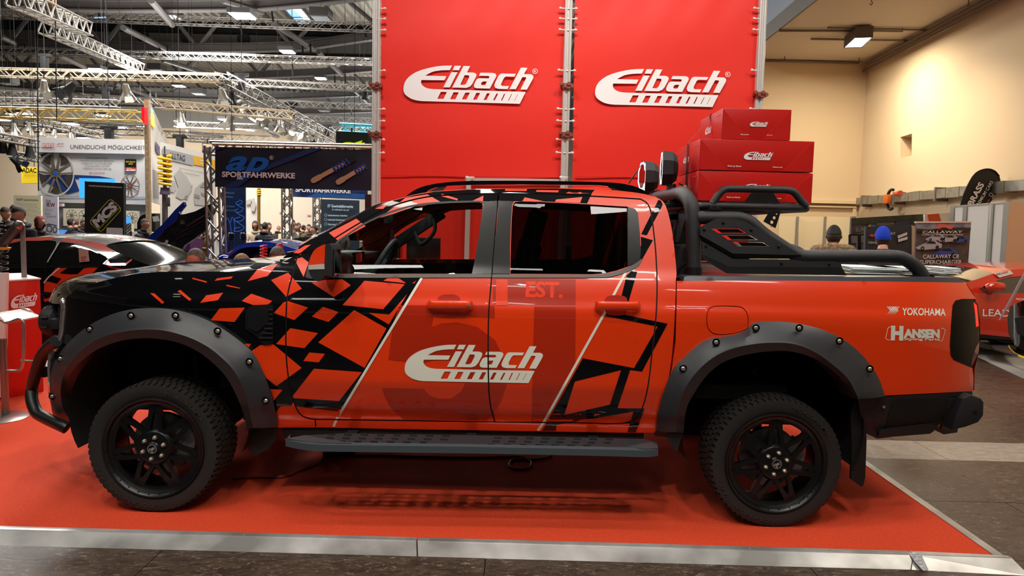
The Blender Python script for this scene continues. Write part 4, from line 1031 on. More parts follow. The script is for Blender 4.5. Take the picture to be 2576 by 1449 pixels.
# wipers and washer at the windscreen base
b = MB(); c = S0(705,655); b.bar(c+Vector((0, .12, .03)), c+Vector((.09, .75, .06)), .012, .02); b.bar(c+Vector((-.02, .3, .02)), c+Vector((.06, .5, .05)), .015, .03)
b.build('wiper', BLACKM, T)
# ---- cartons strapped on the basket
def carton(px, Yn, Yd, label, lg, grp='red cartons stacked on the cargo basket'):
    """px: near face corners tl,tr,br,bl"""
    P = [U(*p, Yn) for p in px]
    zt_, zb_ = (P[0].z+P[1].z)/2, (P[2].z+P[3].z)/2; x0, x1 = (P[0].x+P[3].x)/2, (P[1].x+P[2].x)/2
    t = thing('carton', label, 'box', group=grp)
    b = MB(); b.box(((x0+x1)/2, (Yn+Yd)/2, (zt_+zb_)/2), (x1-x0, Yd-Yn, zt_-zb_)); b.build('carton_body', BOXRED, t, bevel=.003)
    # glued triangular flaps with a little relief
    def pt(u, v, d=.003): return Vector((x0+(x1-x0)*u, Yn-d, zb_+(zt_-zb_)*v))
    for tri in ([(.008, .97), (.008, .01), (.40 if lg < 50 else .25, .01)], [(.992, .97), (.992, .01), (.60 if lg < 50 else .73, .01)]):
        b = MB(); q = [pt(*k) for k in tri]; b.prism(q, (0, .0035, 0)); b.build('flap', BOXRED, t)
    sfc = onY(Yn-.0045)
    c = ((px[0][0]+px[1][0])/2+(2 if lg > 50 else 5), (px[0][1]+px[3][1])/2)
    yy = px[0][1]+(px[3][1]-px[0][1])*(.68 if lg > 50 else .60)
    bb = MB(); logo((c[0]-lg/2, yy), (c[0]+lg/2, yy+lg*.02), lg*.275, sfc, bb, reg=True)
    h = px[3][1]-px[0][1]; w = px[1][0]-px[0][0]
    if lg > 50:
        text('Made by Eibach', (px[3][0]+.257*w, px[3][1]-h*.10), (px[3][0]+.375*w, px[3][1]-h*.09), 3.6, sfc, bb, .01); text('eibach.com', (px[3][0]+.65*w, px[3][1]-h*.07), (px[3][0]+.735*w, px[3][1]-h*.06), 3.4, sfc, bb, .01)
    else:
        text('Made by Eibach', (px[3][0]+.27*w, px[3][1]-h*.13), (px[3][0]+.39*w, px[3][1]-h*.12), 2.4, sfc, bb, .01); text('eibach.com', (px[3][0]+.645*w, px[3][1]-h*.11), (px[3][0]+.73*w, px[3][1]-h*.10), 2.4, sfc, bb, .01)
    bb.build('carton_print', WHITE, t)
    # print on the end face
    xs = x0-.0025; bb = MB(); se = onP((xs, 0, 0), (1, 0, 0))
    ym = (Yn+Yd)/2+.03; a = proj((xs, ym+.07, zb_+(zt_-zb_)*.38)); e = proj((xs, ym-.07, zb_+(zt_-zb_)*.38))
    logo(a, e, 13 if lg > 50 else 16, se, bb, reg=False); bb.build('carton_end_print', WHITE, t)
    b = MB()
    for yy0, yy1 in ((Yn+.03, Yn+.12), (Yd-.14, Yd-.05)): b.box((xs, (yy0+yy1)/2, zt_-.03), (.001, yy1-yy0, .0022))
    b.build('slot_highlight', M('fold_pink', (235, 120, 110), .4), t)
    return x0, x1, zt_, zb_
Yn = 4.12
g1_ = carton([(1757,429),(2045,436),(2042,511),(1754,505)], Yn, 4.66, 'large red carton at the bottom of the stack, behind the side rail of the basket', 66)
g2_ = carton([(1762,348),(2049,357),(2045,434),(1757,427)], Yn, 4.66, 'large red carton in the middle of the stack above the truck bed', 72)
g3_ = carton([(1817,272),(1991,276),(1988,355),(1816,349)], Yn+.01, 4.62, 'small red carton on top of the stack above the truck bed', 45)
st_ = thing('lashing_strap', 'dark red strap lashed over the stack of red cartons', 'strap')
b = MB(); ys = Yn+.27
pth = [(g1_[0]-.006, ys, zr), (g1_[0]-.006, ys, g2_[2]+.003), (g3_[0]-.005, ys, g3_[2]-.02), (g3_[0]-.003, ys, g3_[2]+.004), (g3_[1]+.003, ys, g3_[2]+.004), (g3_[1]+.004, ys, g3_[3]+.08), (g2_[1]-.06, ys, g2_[2]+.003), (g2_[1]+.004, ys, g2_[2]+.003), (g1_[1]+.004, ys, zr)]
for p, q in zip(pth[:-1], pth[1:]): b.bar(p, q, .003, .024) if 0 else b.prism([Vector(p)+Vector((0, -.012, 0)), Vector(q)+Vector((0, -.012, 0)), Vector(q)+Vector((0, .012, 0)), Vector(p)+Vector((0, .012, 0))], (.0015, 0, .0015))
b.build('strap_band', M('strap_dark_red', (70, 10, 14), .7), st_)
b = MB(); b.box((g1_[0]-.012, ys, zr+.10), (.016, .05, .07)); b.build('strap_buckle', STEEL, st_, bevel=.003)
# brochures lying on the bed cover
zc = tA[2].z+.004
bro = [('white brochure pile fanned out on the bed cover behind the side plate', [(2119,665),(2190,668),(2260,683),(2205,692),(2132,694)], .006, 0), ('white brochures stacked on the bed cover under the roll bar bend', [(2190,669),(2300,680),(2310,688),(2262,690),(2200,676)], .012, 1), ('pile of glossy brochures at the tailgate end of the bed cover', [(2352,690),(2372,686),(2392,690),(2396,697),(2360,699)], .02, 2)]
for lb, L, th, k in bro:
    t = thing('brochure_pile', lb, 'brochures', group='brochures on the bed cover')
    xs = [U(p[0], p[1], 4.3).x for p in L]; xm, xw = (min(xs)+max(xs))/2, max(xs)-min(xs)
    for j in range(5):
        b = MB(); b.box((xm+random.uniform(-.02, .02), 4.32+k*.02+random.uniform(-.03, .03), zc+.01+j*(.008 if k < 2 else .009)), (xw*.9, .30, .005), Matrix.Rotation(random.uniform(-.15, .15), 3, 'Z')); b.build('brochure', M('paper_white', (232, 240, 238), .35), t)
# ================================================================ the hall: floor, stand, walls, roof
ZF = -.035
def st(o, name=None):
    o['kind'] = 'structure'; return o
FLM = M('hall_floor_tile', (74, 62, 54), .33, var=(3.0, (52, 44, 40)), bump=(14, .35, .004))
FLL = M('hall_floor_light', (150, 140, 128), .42, var=(4, (120, 112, 104)), bump=(18, .2, .003))
def scuffed(name, c1, c2, c3, rough):
    m = M(name, c1, rough)
    nt = m.node_tree; L = nt.links; b = nt.nodes['Principled BSDF']
    tc = nt.nodes.new('ShaderNodeTexCoord'); geo = nt.nodes.new('ShaderNodeNewGeometry')
    mp = nt.nodes.new('ShaderNodeMapping'); mp.inputs['Scale'].default_value = (2.2, 5.0, 1)
    L.new(geo.outputs['Position'], mp.inputs['Vector'])
    n1 = nt.nodes.new('ShaderNodeTexNoise'); n1.inputs['Scale'].default_value = 5; n1.inputs['Detail'].default_value = 9; n1.inputs['Roughness'].default_value = .72
    L.new(mp.outputs[0], n1.inputs['Vector'])
    r1 = nt.nodes.new('ShaderNodeValToRGB'); r1.color_ramp.elements[0].position = .42; r1.color_ramp.elements[1].position = .60
    r1.color_ramp.elements[0].color = lin(c1); r1.color_ramp.elements[1].color = lin(c2)
    L.new(n1.outputs[0], r1.inputs[0])
    n2 = nt.nodes.new('ShaderNodeTexNoise'); n2.inputs['Scale'].default_value = 11; n2.inputs['Detail'].default_value = 12; n2.inputs['Roughness'].default_value = .8; n2.inputs['Distortion'].default_value = .6
    L.new(mp.outputs[0], n2.inputs['Vector'])
    r2 = nt.nodes.new('ShaderNodeMapRange'); r2.inputs[1].default_value = .555; r2.inputs[2].default_value = .61; L.new(n2.outputs[0], r2.inputs[0])
    mx = nt.nodes.new('ShaderNodeMix'); mx.data_type = 'RGBA'; L.new(r2.outputs[0], mx.inputs[0]); L.new(r1.outputs[0], mx.inputs[6]); mx.inputs[7].default_value = lin(c3)
    L.new(mx.outputs[2], b.inputs['Base Color'])
    bp = nt.nodes.new('ShaderNodeBump'); bp.inputs['Strength'].default_value = .35; bp.inputs['Distance'].default_value = .004
    L.new(n2.outputs[0], bp.inputs['Height']); L.new(bp.outputs[0], b.inputs['Normal'])
    mr = nt.nodes.new('ShaderNodeMapRange'); mr.inputs[3].default_value = rough-.1; mr.inputs[4].default_value = rough+.2
    L.new(n1.outputs[0], mr.inputs[0]); L.new(mr.outputs[0], b.inputs['Roughness'])
    return m
FT = scuffed('scuffed_brown_floor', (54, 43, 36), (80, 64, 52), (146, 130, 112), .27)
b = MB(); b.box((0, 30, ZF-.06), (130, 90, .1)); fl = st(b.build('floor', M('floor_joint', (40, 34, 30), .5)))
rows = [(1.5, 2.5), (2.5, 3.5), (3.5, 4.3), (4.3, 5.12), (5.12, 5.60)]+[(5.60+i*1.0, 6.60+i*1.0) for i in range(12)]
tmesh = {}
def tile_mesh(w_, h_, mat):
    k = (round(w_, 3), round(h_, 3), mat.name)
    if k not in tmesh:
        b = MB(); b.box((0, 0, -.009), (w_-.005, h_-.005, .018)); me = bpy.data.meshes.new('floor_tile'); me.from_pydata(b.v, [], b.f); me.materials.append(mat); tmesh[k] = me
    return tmesh[k]
nt_ = 0
for (y0, y1) in rows:
    band = abs(y0-5.12) < .01
    mat = scuffed('worn_light_floor', (136, 126, 114), (158, 148, 134), (110, 98, 86), .45) if band else FT
    xs = np.arange(-7, 16, 1.6 if not band else 1.5)
    for x in xs:
        cx, cy = x+.5, (y0+y1)/2
        px = proj((cx, cy, ZF)); vis = -1500 < px[0] < 4600
        if not vis: continue
        if y0 >= 3.5 and cx < 1.2+(y0-3.5)*.05: continue
        o = bpy.data.objects.new('floor_tile', tile_mesh(1.6 if not band else 1.5, y1-y0, mat)); COL.objects.link(o); o.parent = fl
        o.location = (cx+(.8 if int(y0*2) % 2 else 0), cy, ZF+.0005*random.random()); o['piece'] = 1; nt_ += 1
# red carpet platform
CARP = M('red_carpet', (214, 66, 26), .95, var=(60, (200, 58, 22)), bump=(500, .6, .004))
cr = [UZ(2508,1397,0), UZ(2180,1168,0)]
d_ = (cr[1]-cr[0]).normalized(); far = cr[0]+d_*7.2
fl0, fr0 = UZ(-260,1321,0), cr[0]
b = MB(); P = [Vector((fl0.x-2.5, fl0.y, 0)), fr0, far, Vector((fl0.x-4, far.y+.5, 0))]
b.prism([p+Vector((0, 0, ZF)) for p in P], (0, 0, -ZF))
cp = b.build('carpet', CARP); cp['kind'] = 'structure'
b = MB()
for p, q in [((60,1262),(480,1262)), ((100,1160),(640,1225)), ((2150,1260),(2010+200,1340))]: pass
# aluminium ramp along the front and edge strip on the right
def ramp(x0, x1, nm, right_end=False, left_end=False):
    def top(x): return UZ(x, 1328+x*(1397-1328)/2508.0, .002)
    def bot(x): return UZ(x, 1372+x*(1441-1372)/2576.0, ZF)
    A, B = top(x0), top(x1 if not right_end else 2506)
    C, D = bot(x0), bot(x1)
    if right_end: B = UZ(2532,1399,.002); D = UZ(2590,1449,ZF)
    lip = Vector((0, .025, .0)); m1 = Vector((0, -.022, 0))
    b = MB()
    pr = [[A+lip, B+(lip if not right_end else Vector((0, .004, 0)))], [A+Vector((0, 0, .004)), B+Vector((0, 0, .004))], [A+m1+Vector((0, 0, .0035)), B+m1+Vector((.012 if right_end else 0, 0, .0035))], [A+m1+Vector((0, -.002, .0)), B+m1+Vector((.012 if right_end else 0, -.002, .0))], [C, D]]
    V = [p for r in pr for p in r]+[C+Vector((0, 0, -.004)), D+Vector((0, 0, -.004)), A+lip+Vector((0, 0, -.03)), B+lip+Vector((0, 0, -.03))]
    b.add(V, [(2*i, 2*i+1, 2*i+3, 2*i+2) for i in range(6)]+[(0, 2, 4, 6, 8, 10, 12), (1, 3, 5, 7, 9, 11, 13)])
    o = b.build(nm, M('ramp_aluminium', (218, 218, 216), .38, metal=.6, bump=(90, .08, .002), var=(2.5, (150, 148, 144))), fix=True)
    o['kind'] = 'structure'
    for x in np.arange(x0+25, (x1 if not right_end else 2500)-10, 202):
        p = top(x)+Vector((0, -.006, .004)); b = MB(); b.lathe([(.0015, .0001), (.0015, .005), (0, .006)], p, (0, 0, 1), 10); b.build('ramp_screw', STEEL, o)
    return o
ramp(-420, 1048, 'trim_1'); ramp(1052, 2290, 'trim_2'); ramp(2293, 2576, 'trim_3', True)
b = MB(); s0_, s1_ = cr[0], far; nr = Vector((d_.y, -d_.x, 0))
V = [s0_-nr*.02+Vector((0, 0, .003)), s1_-nr*.02+Vector((0, 0, .003)), s1_+nr*.035+Vector((0, 0, .001)), s0_+nr*.035+Vector((0, 0, .001)), s1_+nr*.06+Vector((0, 0, ZF)), s0_+nr*.06+Vector((0, 0, ZF))]
b.add(V, [(0, 1, 2, 3), (3, 2, 4, 5)]); o = b.build('trim_4', M('ramp_aluminium')); o['kind'] = 'structure'
for k in range(14):
    p = s0_.lerp(s1_, .03+k*.05)+Vector((.008, 0, .003)); b = MB(); b.lathe([(.0015, .0001), (.0015, .005), (0, .006)], p, (0, 0, 1), 10); b.build('ramp_screw', STEEL, o)
# silver tape over the ramp joint
b = MB(); q = [UZ(2286,1392,.006), UZ(2296,1391,.008), UZ(2316,1393,.008), UZ(2336,1434,ZF+.006), UZ(2323,1437,ZF+.008), UZ(2302,1415,ZF/2+.008)]
b.prism(q, (0, 0, .0015)); tag(b.build('tape_strip', M('silver_tape', (190, 192, 200), .3, metal=.6, bump=(50, .6, .006))), 'loose strip of silver tape over the joint near the right end of the metal ramp', 'tape')
# cable and socket strip under the truck
t = thing('socket_strip', 'black multi-way socket strip lying on the carpet under the side step', 'power strip')
a, e = UZ(812,1150,0), UZ(893,1144,0)
b = MB(); b.bar(a+Vector((0, 0, .022)), e+Vector((0, 0, .022)), .06, .04); so = b.build('strip_body', BLACKM, t, bevel=.006)
for f in (.2, .42, .64, .85): b = MB(); c = a.lerp(e, f); b.lathe([(.038, .012), (.043, .02), (.0, .021)], c, (0, 0, 1), 16); b.build('socket', DARK, so)
b = MB(); c = a.lerp(e, .25); b.box(c+Vector((0, 0, .062)), (.03, .03, .04)); b.build('plug', BLACKM, t, bevel=.006)
b = MB(); c = a.lerp(e, .72); b.box(c+Vector((0, 0, .058)), (.06, .028, .026)); b.build('adapter_plug', M('plug_beige', (150, 140, 120), .5), t, bevel=.006)
def cable(nm, pts, r, label):
    b = MB(); b.tube([UZ(x, y, r) for x, y in cat(pts, 6)], r, 8); return tag(b.build(nm, M('cable_black', (14, 14, 14), .45), smooth=True), label, 'cable')
cable('power_cable', [(893,1146),(960,1146),(1060,1149),(1180,1151),(1260,1150),(1310,1150),(1334,1160),(1334,1172),(1318,1180),(1296,1180),(1281,1172),(1284,1160),(1300,1155),(1340,1155),(1370,1152),(1388,1145)], .006, 'black power cable with a loop running from the socket strip under the truck')
cable('mains_cable', [(585,1205),(640,1201),(700,1203),(730,1196),(760,1182),(790,1172),(806,1163),(813,1150)], .004, 'thin black cable winding from behind the front tyre to the socket strip')

# ---------------------------------------------------------------- walls
BEI = M('beige_wall', (208, 184, 148), .8, bump=(60, .15, .004))
PAN = M('booth_panel_white', (206, 202, 194), .6)
GRW = M('far_wall_plaster', (184, 172, 156), .85)
Yb = 20.0
xc_ = U(2173,300,Yb).x; zc_ = U(2178,155,Yb).z
b = MB(); b.box(((5.6+xc_)/2, Yb+.1, zc_/2), (xc_-5.6, .2, zc_+.2)); wb = st(b.build('wall_back', BEI))
wv = Vector((.06, 1, 0)).normalized()
c0 = Vector((xc_, Yb, 0)); c1 = c0-wv*46
b = MB(); b.prism([c0, c1, c1+Vector((.3, 0, 0)), c0+Vector((.3, .1, 0))], (0, 0, zc_)); wr = b.build('wall_right', BEI)
# recess in the right wall
st(wr)
nW = Vector((-1, .06, 0)).normalized()
onW = onP(c0+nW*.002, nW)
onWf = lambda e: onP(c0+nW*e, nW)
# the opening is a real niche: frame faces around a dark recess standing proud of nothing
def wall_hole(L, depth):
    P = [onW(*p) for p in L]; Q = [p-nW*depth for p in P]
    return P, Q
P, Q = wall_hole([(2265,345),(2294,336),(2293,391),(2265,397)], .45)
# cut: rebuild the right wall face with the opening
zt = zc_; 
def wl(p): return ((p-c0).dot(wv), p.z)
b = MB(); outer = [(0, 0), (-46, 0), (-46, zt), (0, zt)]; hole = [wl(p) for p in P]
V2, Fc = fill2d([outer, hole]); V3 = [c0+wv*u+Vector((0, 0, z)) for u, z in V2]; b.add(V3, Fc)
b.add(P+Q, [(i, (i+1) % 4, 4+(i+1) % 4, 4+i) for i in range(4)]+[(4, 5, 6, 7)])
me = bpy.data.meshes.new('wall_right'); me.from_pydata(b.v, [], b.f); me.materials.append(BEI); wr.data = me
b = MB(); b.add([p-nW*.44 for p in [onW(2279,345), onW(2292,341), onW(2291,391), onW(2279,393)]], [(0, 1, 2, 3)]); b.build('recess_shutter', M('recess_grey', (120, 118, 112), .7), wr)
# low ceiling over the side aisle
CEI = M('aisle_ceiling', (210, 196, 176), .85)
ce = [Vector((5.6, Yb+.2, zc_)), Vector((xc_+.3, Yb+.2, zc_)), c1+Vector((.3, 0, zc_)), Vector((6.25, c1.y, zc_))]
xe = U(1930,98,1).x/U(1930,98,1).y
e0 = onP((0, 0, zc_), (0, 0, 1))(1932,97); e1 = onP((0, 0, zc_), (0, 0, 1))(2052,2); dr = (e1-e0).normalized()
eF, eN = e0-dr*6, e1+dr*34
b = MB(); b.prism([Vector((eF.x, Yb+.2, zc_)) if 0 else eF, Vector((xc_+.3, Yb+.2, zc_)), c1+Vector((.3, 0, zc_)), eN], (0, 0, .3)); st(b.build('ceiling', CEI))
b = MB(); b.bar(eF+Vector((-.02, 0, .16)), eN+Vector((-.02, 0, .16)), .05, .36); b.build('trim_5', M('fascia_grey', (110, 104, 96), .6))['kind'] = 'structure'
b = MB(); b.prism([eF+Vector((-.02, 0, .3)), eN+Vector((-.02, 0, .3)), eN+Vector((0, 0, .3)), eF+Vector((0, 0, .3))], (0, 0, 5)); st(b.build('wall_upper', M('upper_wall_blue_grey', (164, 174, 186), .8)))
# ledges and cornices on the back wall
b = MB()
def lbox(y0, y1, x0, x1, d, b): 
    a_, e_ = U(x0, y0, Yb), U(x1, y1, Yb); b.box(((a_.x+e_.x)/2, Yb-d/2, (a_.z+e_.z)/2), (abs(e_.x-a_.x), d, abs(a_.z-e_.z)))
lbox(498, 514, 1800, 2160, .16, b); lbox(515, 519, 1800, 2150, .10, b); lbox(519, 545, 2143, 2150, .08, b); st(b.build('trim_6', M('ledge_beige', (212, 190, 150), .7), wb))
# pipes and cable conduit
PIP = M('conduit_grey', (110, 98, 84), .6)
pc = onP((0, 0, zc_-.05), (0, 0, 1))
def pipe(pts, r, label, nm='pipe'):
    b = MB(); b.tube([pc(*p) for p in pts], r, 8); return tag(b.build(nm, PIP, smooth=True), label, 'pipe')
pipe([(1928,153),(2160,158)], .03, 'thin grey pipe along the ceiling edge above the beige back wall')
pipe([(1958,77),(2271,78),(2271,74)], .028, 'long thin grey ceiling pipe behind the square lamp')
pipe([(2082,70),(2332,76)], .025, 'grey ceiling pipe running from above the lamp to the right wall')
pipe([(2040,98),(2282,102)], .025, 'grey ceiling pipe passing just below the square lamp')
b = MB(); b.tube([c0+nW*.12+wv*-.3+Vector((0, 0, zc_-.12)), c1+nW*.12+Vector((0, 0, zc_-.12))], .05, 8); b.tube([c0+nW*.10+Vector((0, 0, zc_-.26)), c1+nW*.10+Vector((0, 0, zc_-.26))], .03, 8)
tag(b.build('ceiling_conduit', PIP, smooth=True), 'pair of grey conduits along the top of the right wall', 'pipe', kind='stuff')
for x, y, hl in [(1974,146,'nearest the banner wall'),(2161,150,'by the back right corner'),(2192,3,'at the top picture edge above the lamp'),(2436,6,'at the top picture edge by the right wall')]:
    b = MB(); p = pc(x, y); b.tube([p+Vector((0, 0, .06)), p, p+Vector((.03, 0, -.04)), p+Vector((.0, 0, -.08)), p+Vector((-.03, 0, -.04))], .01, 6); tag(b.build('ceiling_hook', PIP), 'small grey ceiling hook '+hl, 'hook', group='ceiling hooks')
# the aisle ceiling lamp
pl_ = onP((0, 0, zc_-.30), (0, 0, 1))
t = thing('ceiling_lamp', 'square grey box lamp glowing white on the low ceiling at the right', 'lamp')
L = [pl_(*p) for p in [(2126,120),(2167,119),(2192,96),(2151,97)]]; cx = sum(L, Vector())/4
U_ = [p+Vector((0, 0, .26)) for p in L]
b = MB(); grow = [cx+(p-cx)*1.12 for p in L]; gu = [p+Vector((0, 0, .26)) for p in grow]; b.add(grow+gu, [(i, (i+1) % 4, 4+(i+1) % 4, 4+i) for i in range(4)]+[(4, 5, 6, 7)]); b.build('lamp_housing', M('lamp_housing_grey', (96, 88, 80), .5, metal=.4), t)
b = MB(); b.add([p+Vector((0, 0, .01)) for p in L], [(0, 1, 2, 3)]); b.build('lamp_diffuser', M('lamp_glow', (255, 255, 255), .4, emit=(255, 250, 240), es=9), t)
b = MB(); b.tube([cx+Vector((-.1, 0, .25)), cx+Vector((-.1, 0, .33))], .03, 8); b.tube([cx+Vector((.2, 0, .25)), cx+Vector((.2, 0, .33))], .03, 8); b.build('lamp_stem', PIP, t)
area('ceiling_lamp_light', tuple(cx+Vector((0, 0, -.05))), tuple(cx+Vector((0, 0, -3))), .7, 260, (1, .90, .72))
# duct along the right wall with a clamp
t = thing('wall_duct', 'galvanised metal cable duct mounted along the right wall below the niche', 'duct')
b = MB()
dp = [(2166,507),(2195,504),(2222,502),(2260,499),(2300,495),(2328,492),(2367,489),(2395,485),(2430,482),(2470,478),(2518,472),(2545,469),(2600,465)]
for i, (p, q) in enumerate(zip(dp[:-1], dp[1:])):
    A_ = onWf(.14)(*p); B_ = onWf(.14)(*q); b = MB(); hh = .19*1.0+(.02 if i % 3 == 1 else 0); b.bar(A_, B_+(B_-A_).normalized()*-.02, .26, hh); b.build('duct_section', M('galvanised', (150, 146, 134), .4, metal=.6, var=(6, (128, 122, 110))), t)
for x, y in [(2180,506),(2368,489),(2262,499)]: b = MB(); A_ = onWf(.14)(x, y); b.box(A_, (.30, .05, .30)); b.build('duct_strap', PIP, t)
t = thing('cable_reel_holder', 'orange plug box with black ring clipped on the metal duct at the right wall', 'box')
b = MB(); A_ = onWf(.34)(2232,501); b.box(A_, (.12, .22, .22)); b.build('plug_box', M('orange_plastic', (196, 96, 30), .5), t, bevel=.02)
b = MB(); R0 = onWf(.30)(2242,502); pt = [R0+wv*(.22*math.cos(a))+Vector((0, 0, .24*math.sin(a))) for a in np.linspace(-2.0, 1.9, 16)]; b.tube(pt, .035, 8); b.build('black_ring', BLACKM, t, smooth=True)
b = MB(); A_ = onWf(.3)(2258,487); b.tube([A_-wv*.14, A_+wv*.1], [.07, .05], 10); b.build('orange_plug', M('orange_plug', (190, 70, 34), .5), t, smooth=True)
# shell-scheme panels at the back
for i, (x0, x1) in enumerate([(1960,2006),(2009,2075),(2079,2142)]):
    L = [(x0, 546-(2142-x0)*.012), (x1, 546.6-(2142-x1)*.012), (x1-2, 720), (x0-2, 720)]
    o = slab('wall_panel', [L], onY(19.2), M('cream_panel', (214, 196, 160), .6), None, t=.04)
    tag(o, ['cream partition panel, leftmost of three behind the roll bar', 'middle cream partition panel behind the roll bar', 'cream partition panel nearest the race track poster'][i], 'panel', 'cream partition panels at the back wall')
for i, x in enumerate([2007.5, 2077, 2143]):
    b = MB(); A_ = U(x, 545, 19.15); b.box((A_.x, 19.17, A_.z/2), (.05, .07, A_.z)); b.build('post', M('panel_aluminium', (150, 148, 140), .4, metal=.6)).name = 'panel_post'
for i, o in enumerate([o for o in COL.objects if o.name.startswith('panel_post')]): tag(o, ['aluminium post between left and middle cream panels', 'aluminium post between middle and right cream panels', 'aluminium post at right end of the cream panels'][i], 'post')
# ================================================================ left hall: far wall, roof structure, trusses, lamps
b = MB(); b.box((-20, 63.2, 4.8), (64, .4, 9.6)); st(b.build('wall_far', GRW))
b = MB(); b.box((-20, -28, 6.5), (66, .3, 13)); st(b.build('wall_behind', M('rear_wall_dark', (92, 88, 84), .8)))
b = MB(); b.box((-52, 18, 6), (.4, 92, 13)); st(b.build('wall_left', M('left_wall', (190, 170, 140), .85)))
b = MB(); b.box((-20, 63.1, 11.2), (64, .3, 3.4)); st(b.build('wall_far_upper', M('upper_wall_grey', (120, 124, 128), .8)))
# corrugated roof deck, ribs running along the hall
V = []; Fc = []; x = -50.0; i = 0
while x < 8.5:
    for xx, z in ((x, 13.1), (x+.10, 13.1), (x+.16, 13.25), (x+.30, 13.25), (x+.36, 13.1)):
        V += [(xx, -28, z+.0), (xx, 64, z)]
    x += .46
n = len(V)//2
Fc = [(2*k, 2*k+1, 2*k+3, 2*k+2) for k in range(n-1)]
me = mesh('roof_deck', V, Fc); o = link('ceiling_roof', me, M('corrugated_steel', (156, 150, 136), .5, metal=.2)); st(o)
ORD = ['first', 'second', 'third', 'fourth', 'fifth', 'sixth', 'seventh', 'eighth', 'ninth', 'tenth', 'eleventh', 'twelfth', 'thirteenth', 'fourteenth', 'fifteenth', 'sixteenth', 'seventeenth', 'eighteenth', 'nineteenth', 'twentieth', 'last']
LND = [(130, 30, 'the brown chain bag'), (200, 90, 'the large slanting trusses at top left'), (540, 195, 'the corner of the slanting truss'), (370, 260, 'the top of the wooden wall edge'), (765, 50, 'the big blue skylight'), (830, 150, 'the pale blue glazed wall'), (700, 300, 'the spotlights of the slanting truss'), (900, 320, 'the lime lettered sign cube'), (230, 345, 'the wheel poster wall'), (70, 370, 'the yellow square sign'), (915, 160, 'the round white fan'), (40, 200, 'the far left picture edge'), (300, 200, 'the warm lit truss')]
def whe(x, y):
    n, q = min(((x-a)**2+(y-b_)**2*2.2, (a, b_, c)) for a, b_, c in LND)[1], None
    dx, dy = x-n[0], y-n[1]
    v = '' if abs(dy) < 12 else ('above' if dy < 0 else 'below'); h = '' if abs(dx) < 18 else ('left' if dx < 0 else 'right')
    return ('just at ' if not v and not h else v+(' and ' if v and h else '')+(h+' of ' if h else ' '))+n[2]
# girders: polylines traced along their lower flange, each with V webs up to the deck
GIR = M('girder_grey', (104, 100, 98), .5, metal=.2)
def girder(Y, pts, label, nV, x0v):
    t = thing('roof_girder', label, 'girder', group='steel girders under the hall roof')
    P = [U(x, y, Y) for x, y in pts]
    b = MB()
    for p, q in zip(P[:-1], P[1:]):
        b.bar(p+Vector((0, 0, .20)), q+Vector((0, 0, .20)), .10, .34); b.bar(p+Vector((0, 0, .02)), q+Vector((0, 0, .02)), .36, .05); b.bar(p+Vector((0, 0, .38)), q+Vector((0, 0, .38)), .36, .05)
    b.build('lower_flange_beam', GIR, t)
    b = MB(); b.bar((-50, Y, 12.7), (5, Y, 12.7), .3, .3); b.build('top_chord', GIR, t)
    for k in range(nV):
        x = x0v+k*4.6
        zb = np.interp(x, [p.x for p in P], [p.z for p in P])+.4
        for s in (-1, 1):
            b = MB(); b.tube([(x+s*.15, Y, zb), (x+s*2.2, Y, 12.6)], .10, 8); b.build('web_tube', GIR, t, smooth=True)
    return t
girder(28.7, [(-400,18),(0,24),(300,30),(480,29),(650,27),(760,17),(960,-6)], 'nearest steel roof girder, across the top of the hall', 8, -32)
girder(35.5, [(-300,112),(0,117),(240,126),(480,132),(640,131),(760,127),(960,98)], 'second steel roof girder from the top, above the black ventilation band', 8, -34)
girder(42.3, [(-200,168),(0,172),(230,184),(480,199),(600,200),(840,189),(960,178)], 'third steel roof girder from the top, behind the corner of the lighting truss', 9, -38)
girder(49.1, [(-150,212),(0,218),(200,234),(370,246),(640,254),(960,240)], 'fourth steel roof girder, lower and further back', 9, -42)
girder(56, [(-100,262),(60,258),(400,272),(620,285),(800,287),(960,282)], 'farthest steel roof girder, close to the back wall', 9, -46)
# long slanting purlin struts between girders
b = MB()
for k, (a, e) in enumerate([(((380,0), 26), ((433,62), 30)), (((430,62), 29), ((860,0), 29)), (((310,70), 30), ((420,125), 35)), (((560,0), 27), ((660,30), 29)), (((690,60), 30), ((790,125), 35)), (((130,130), 36), ((240,182), 42)), (((0,92), 34), ((60,118), 36)), (((410,150), 37), ((540,192), 42)), (((800,130), 36), ((860,188), 42)), (((860,200), 43), ((930,262), 52)), (((290,210), 45), ((385,246), 49)), (((150,225), 46), ((230,250), 50)), (((560,255), 50), ((700,345), 60)), (((470,330), 56), ((560,345), 60))]):
    if k == 1: continue
    xm, ym = (a[0][0]+e[0][0])/2, (a[0][1]+e[0][1])/2
    b = MB(); b.tube([U(*a[0], a[1]), U(*e[0], e[1])], .13, 8); tag(b.build('roof_strut', GIR, smooth=True), uniq('slanting grey roof strut, '+whe(xm, ym)), 'strut', 'slanting struts between the roof girders')
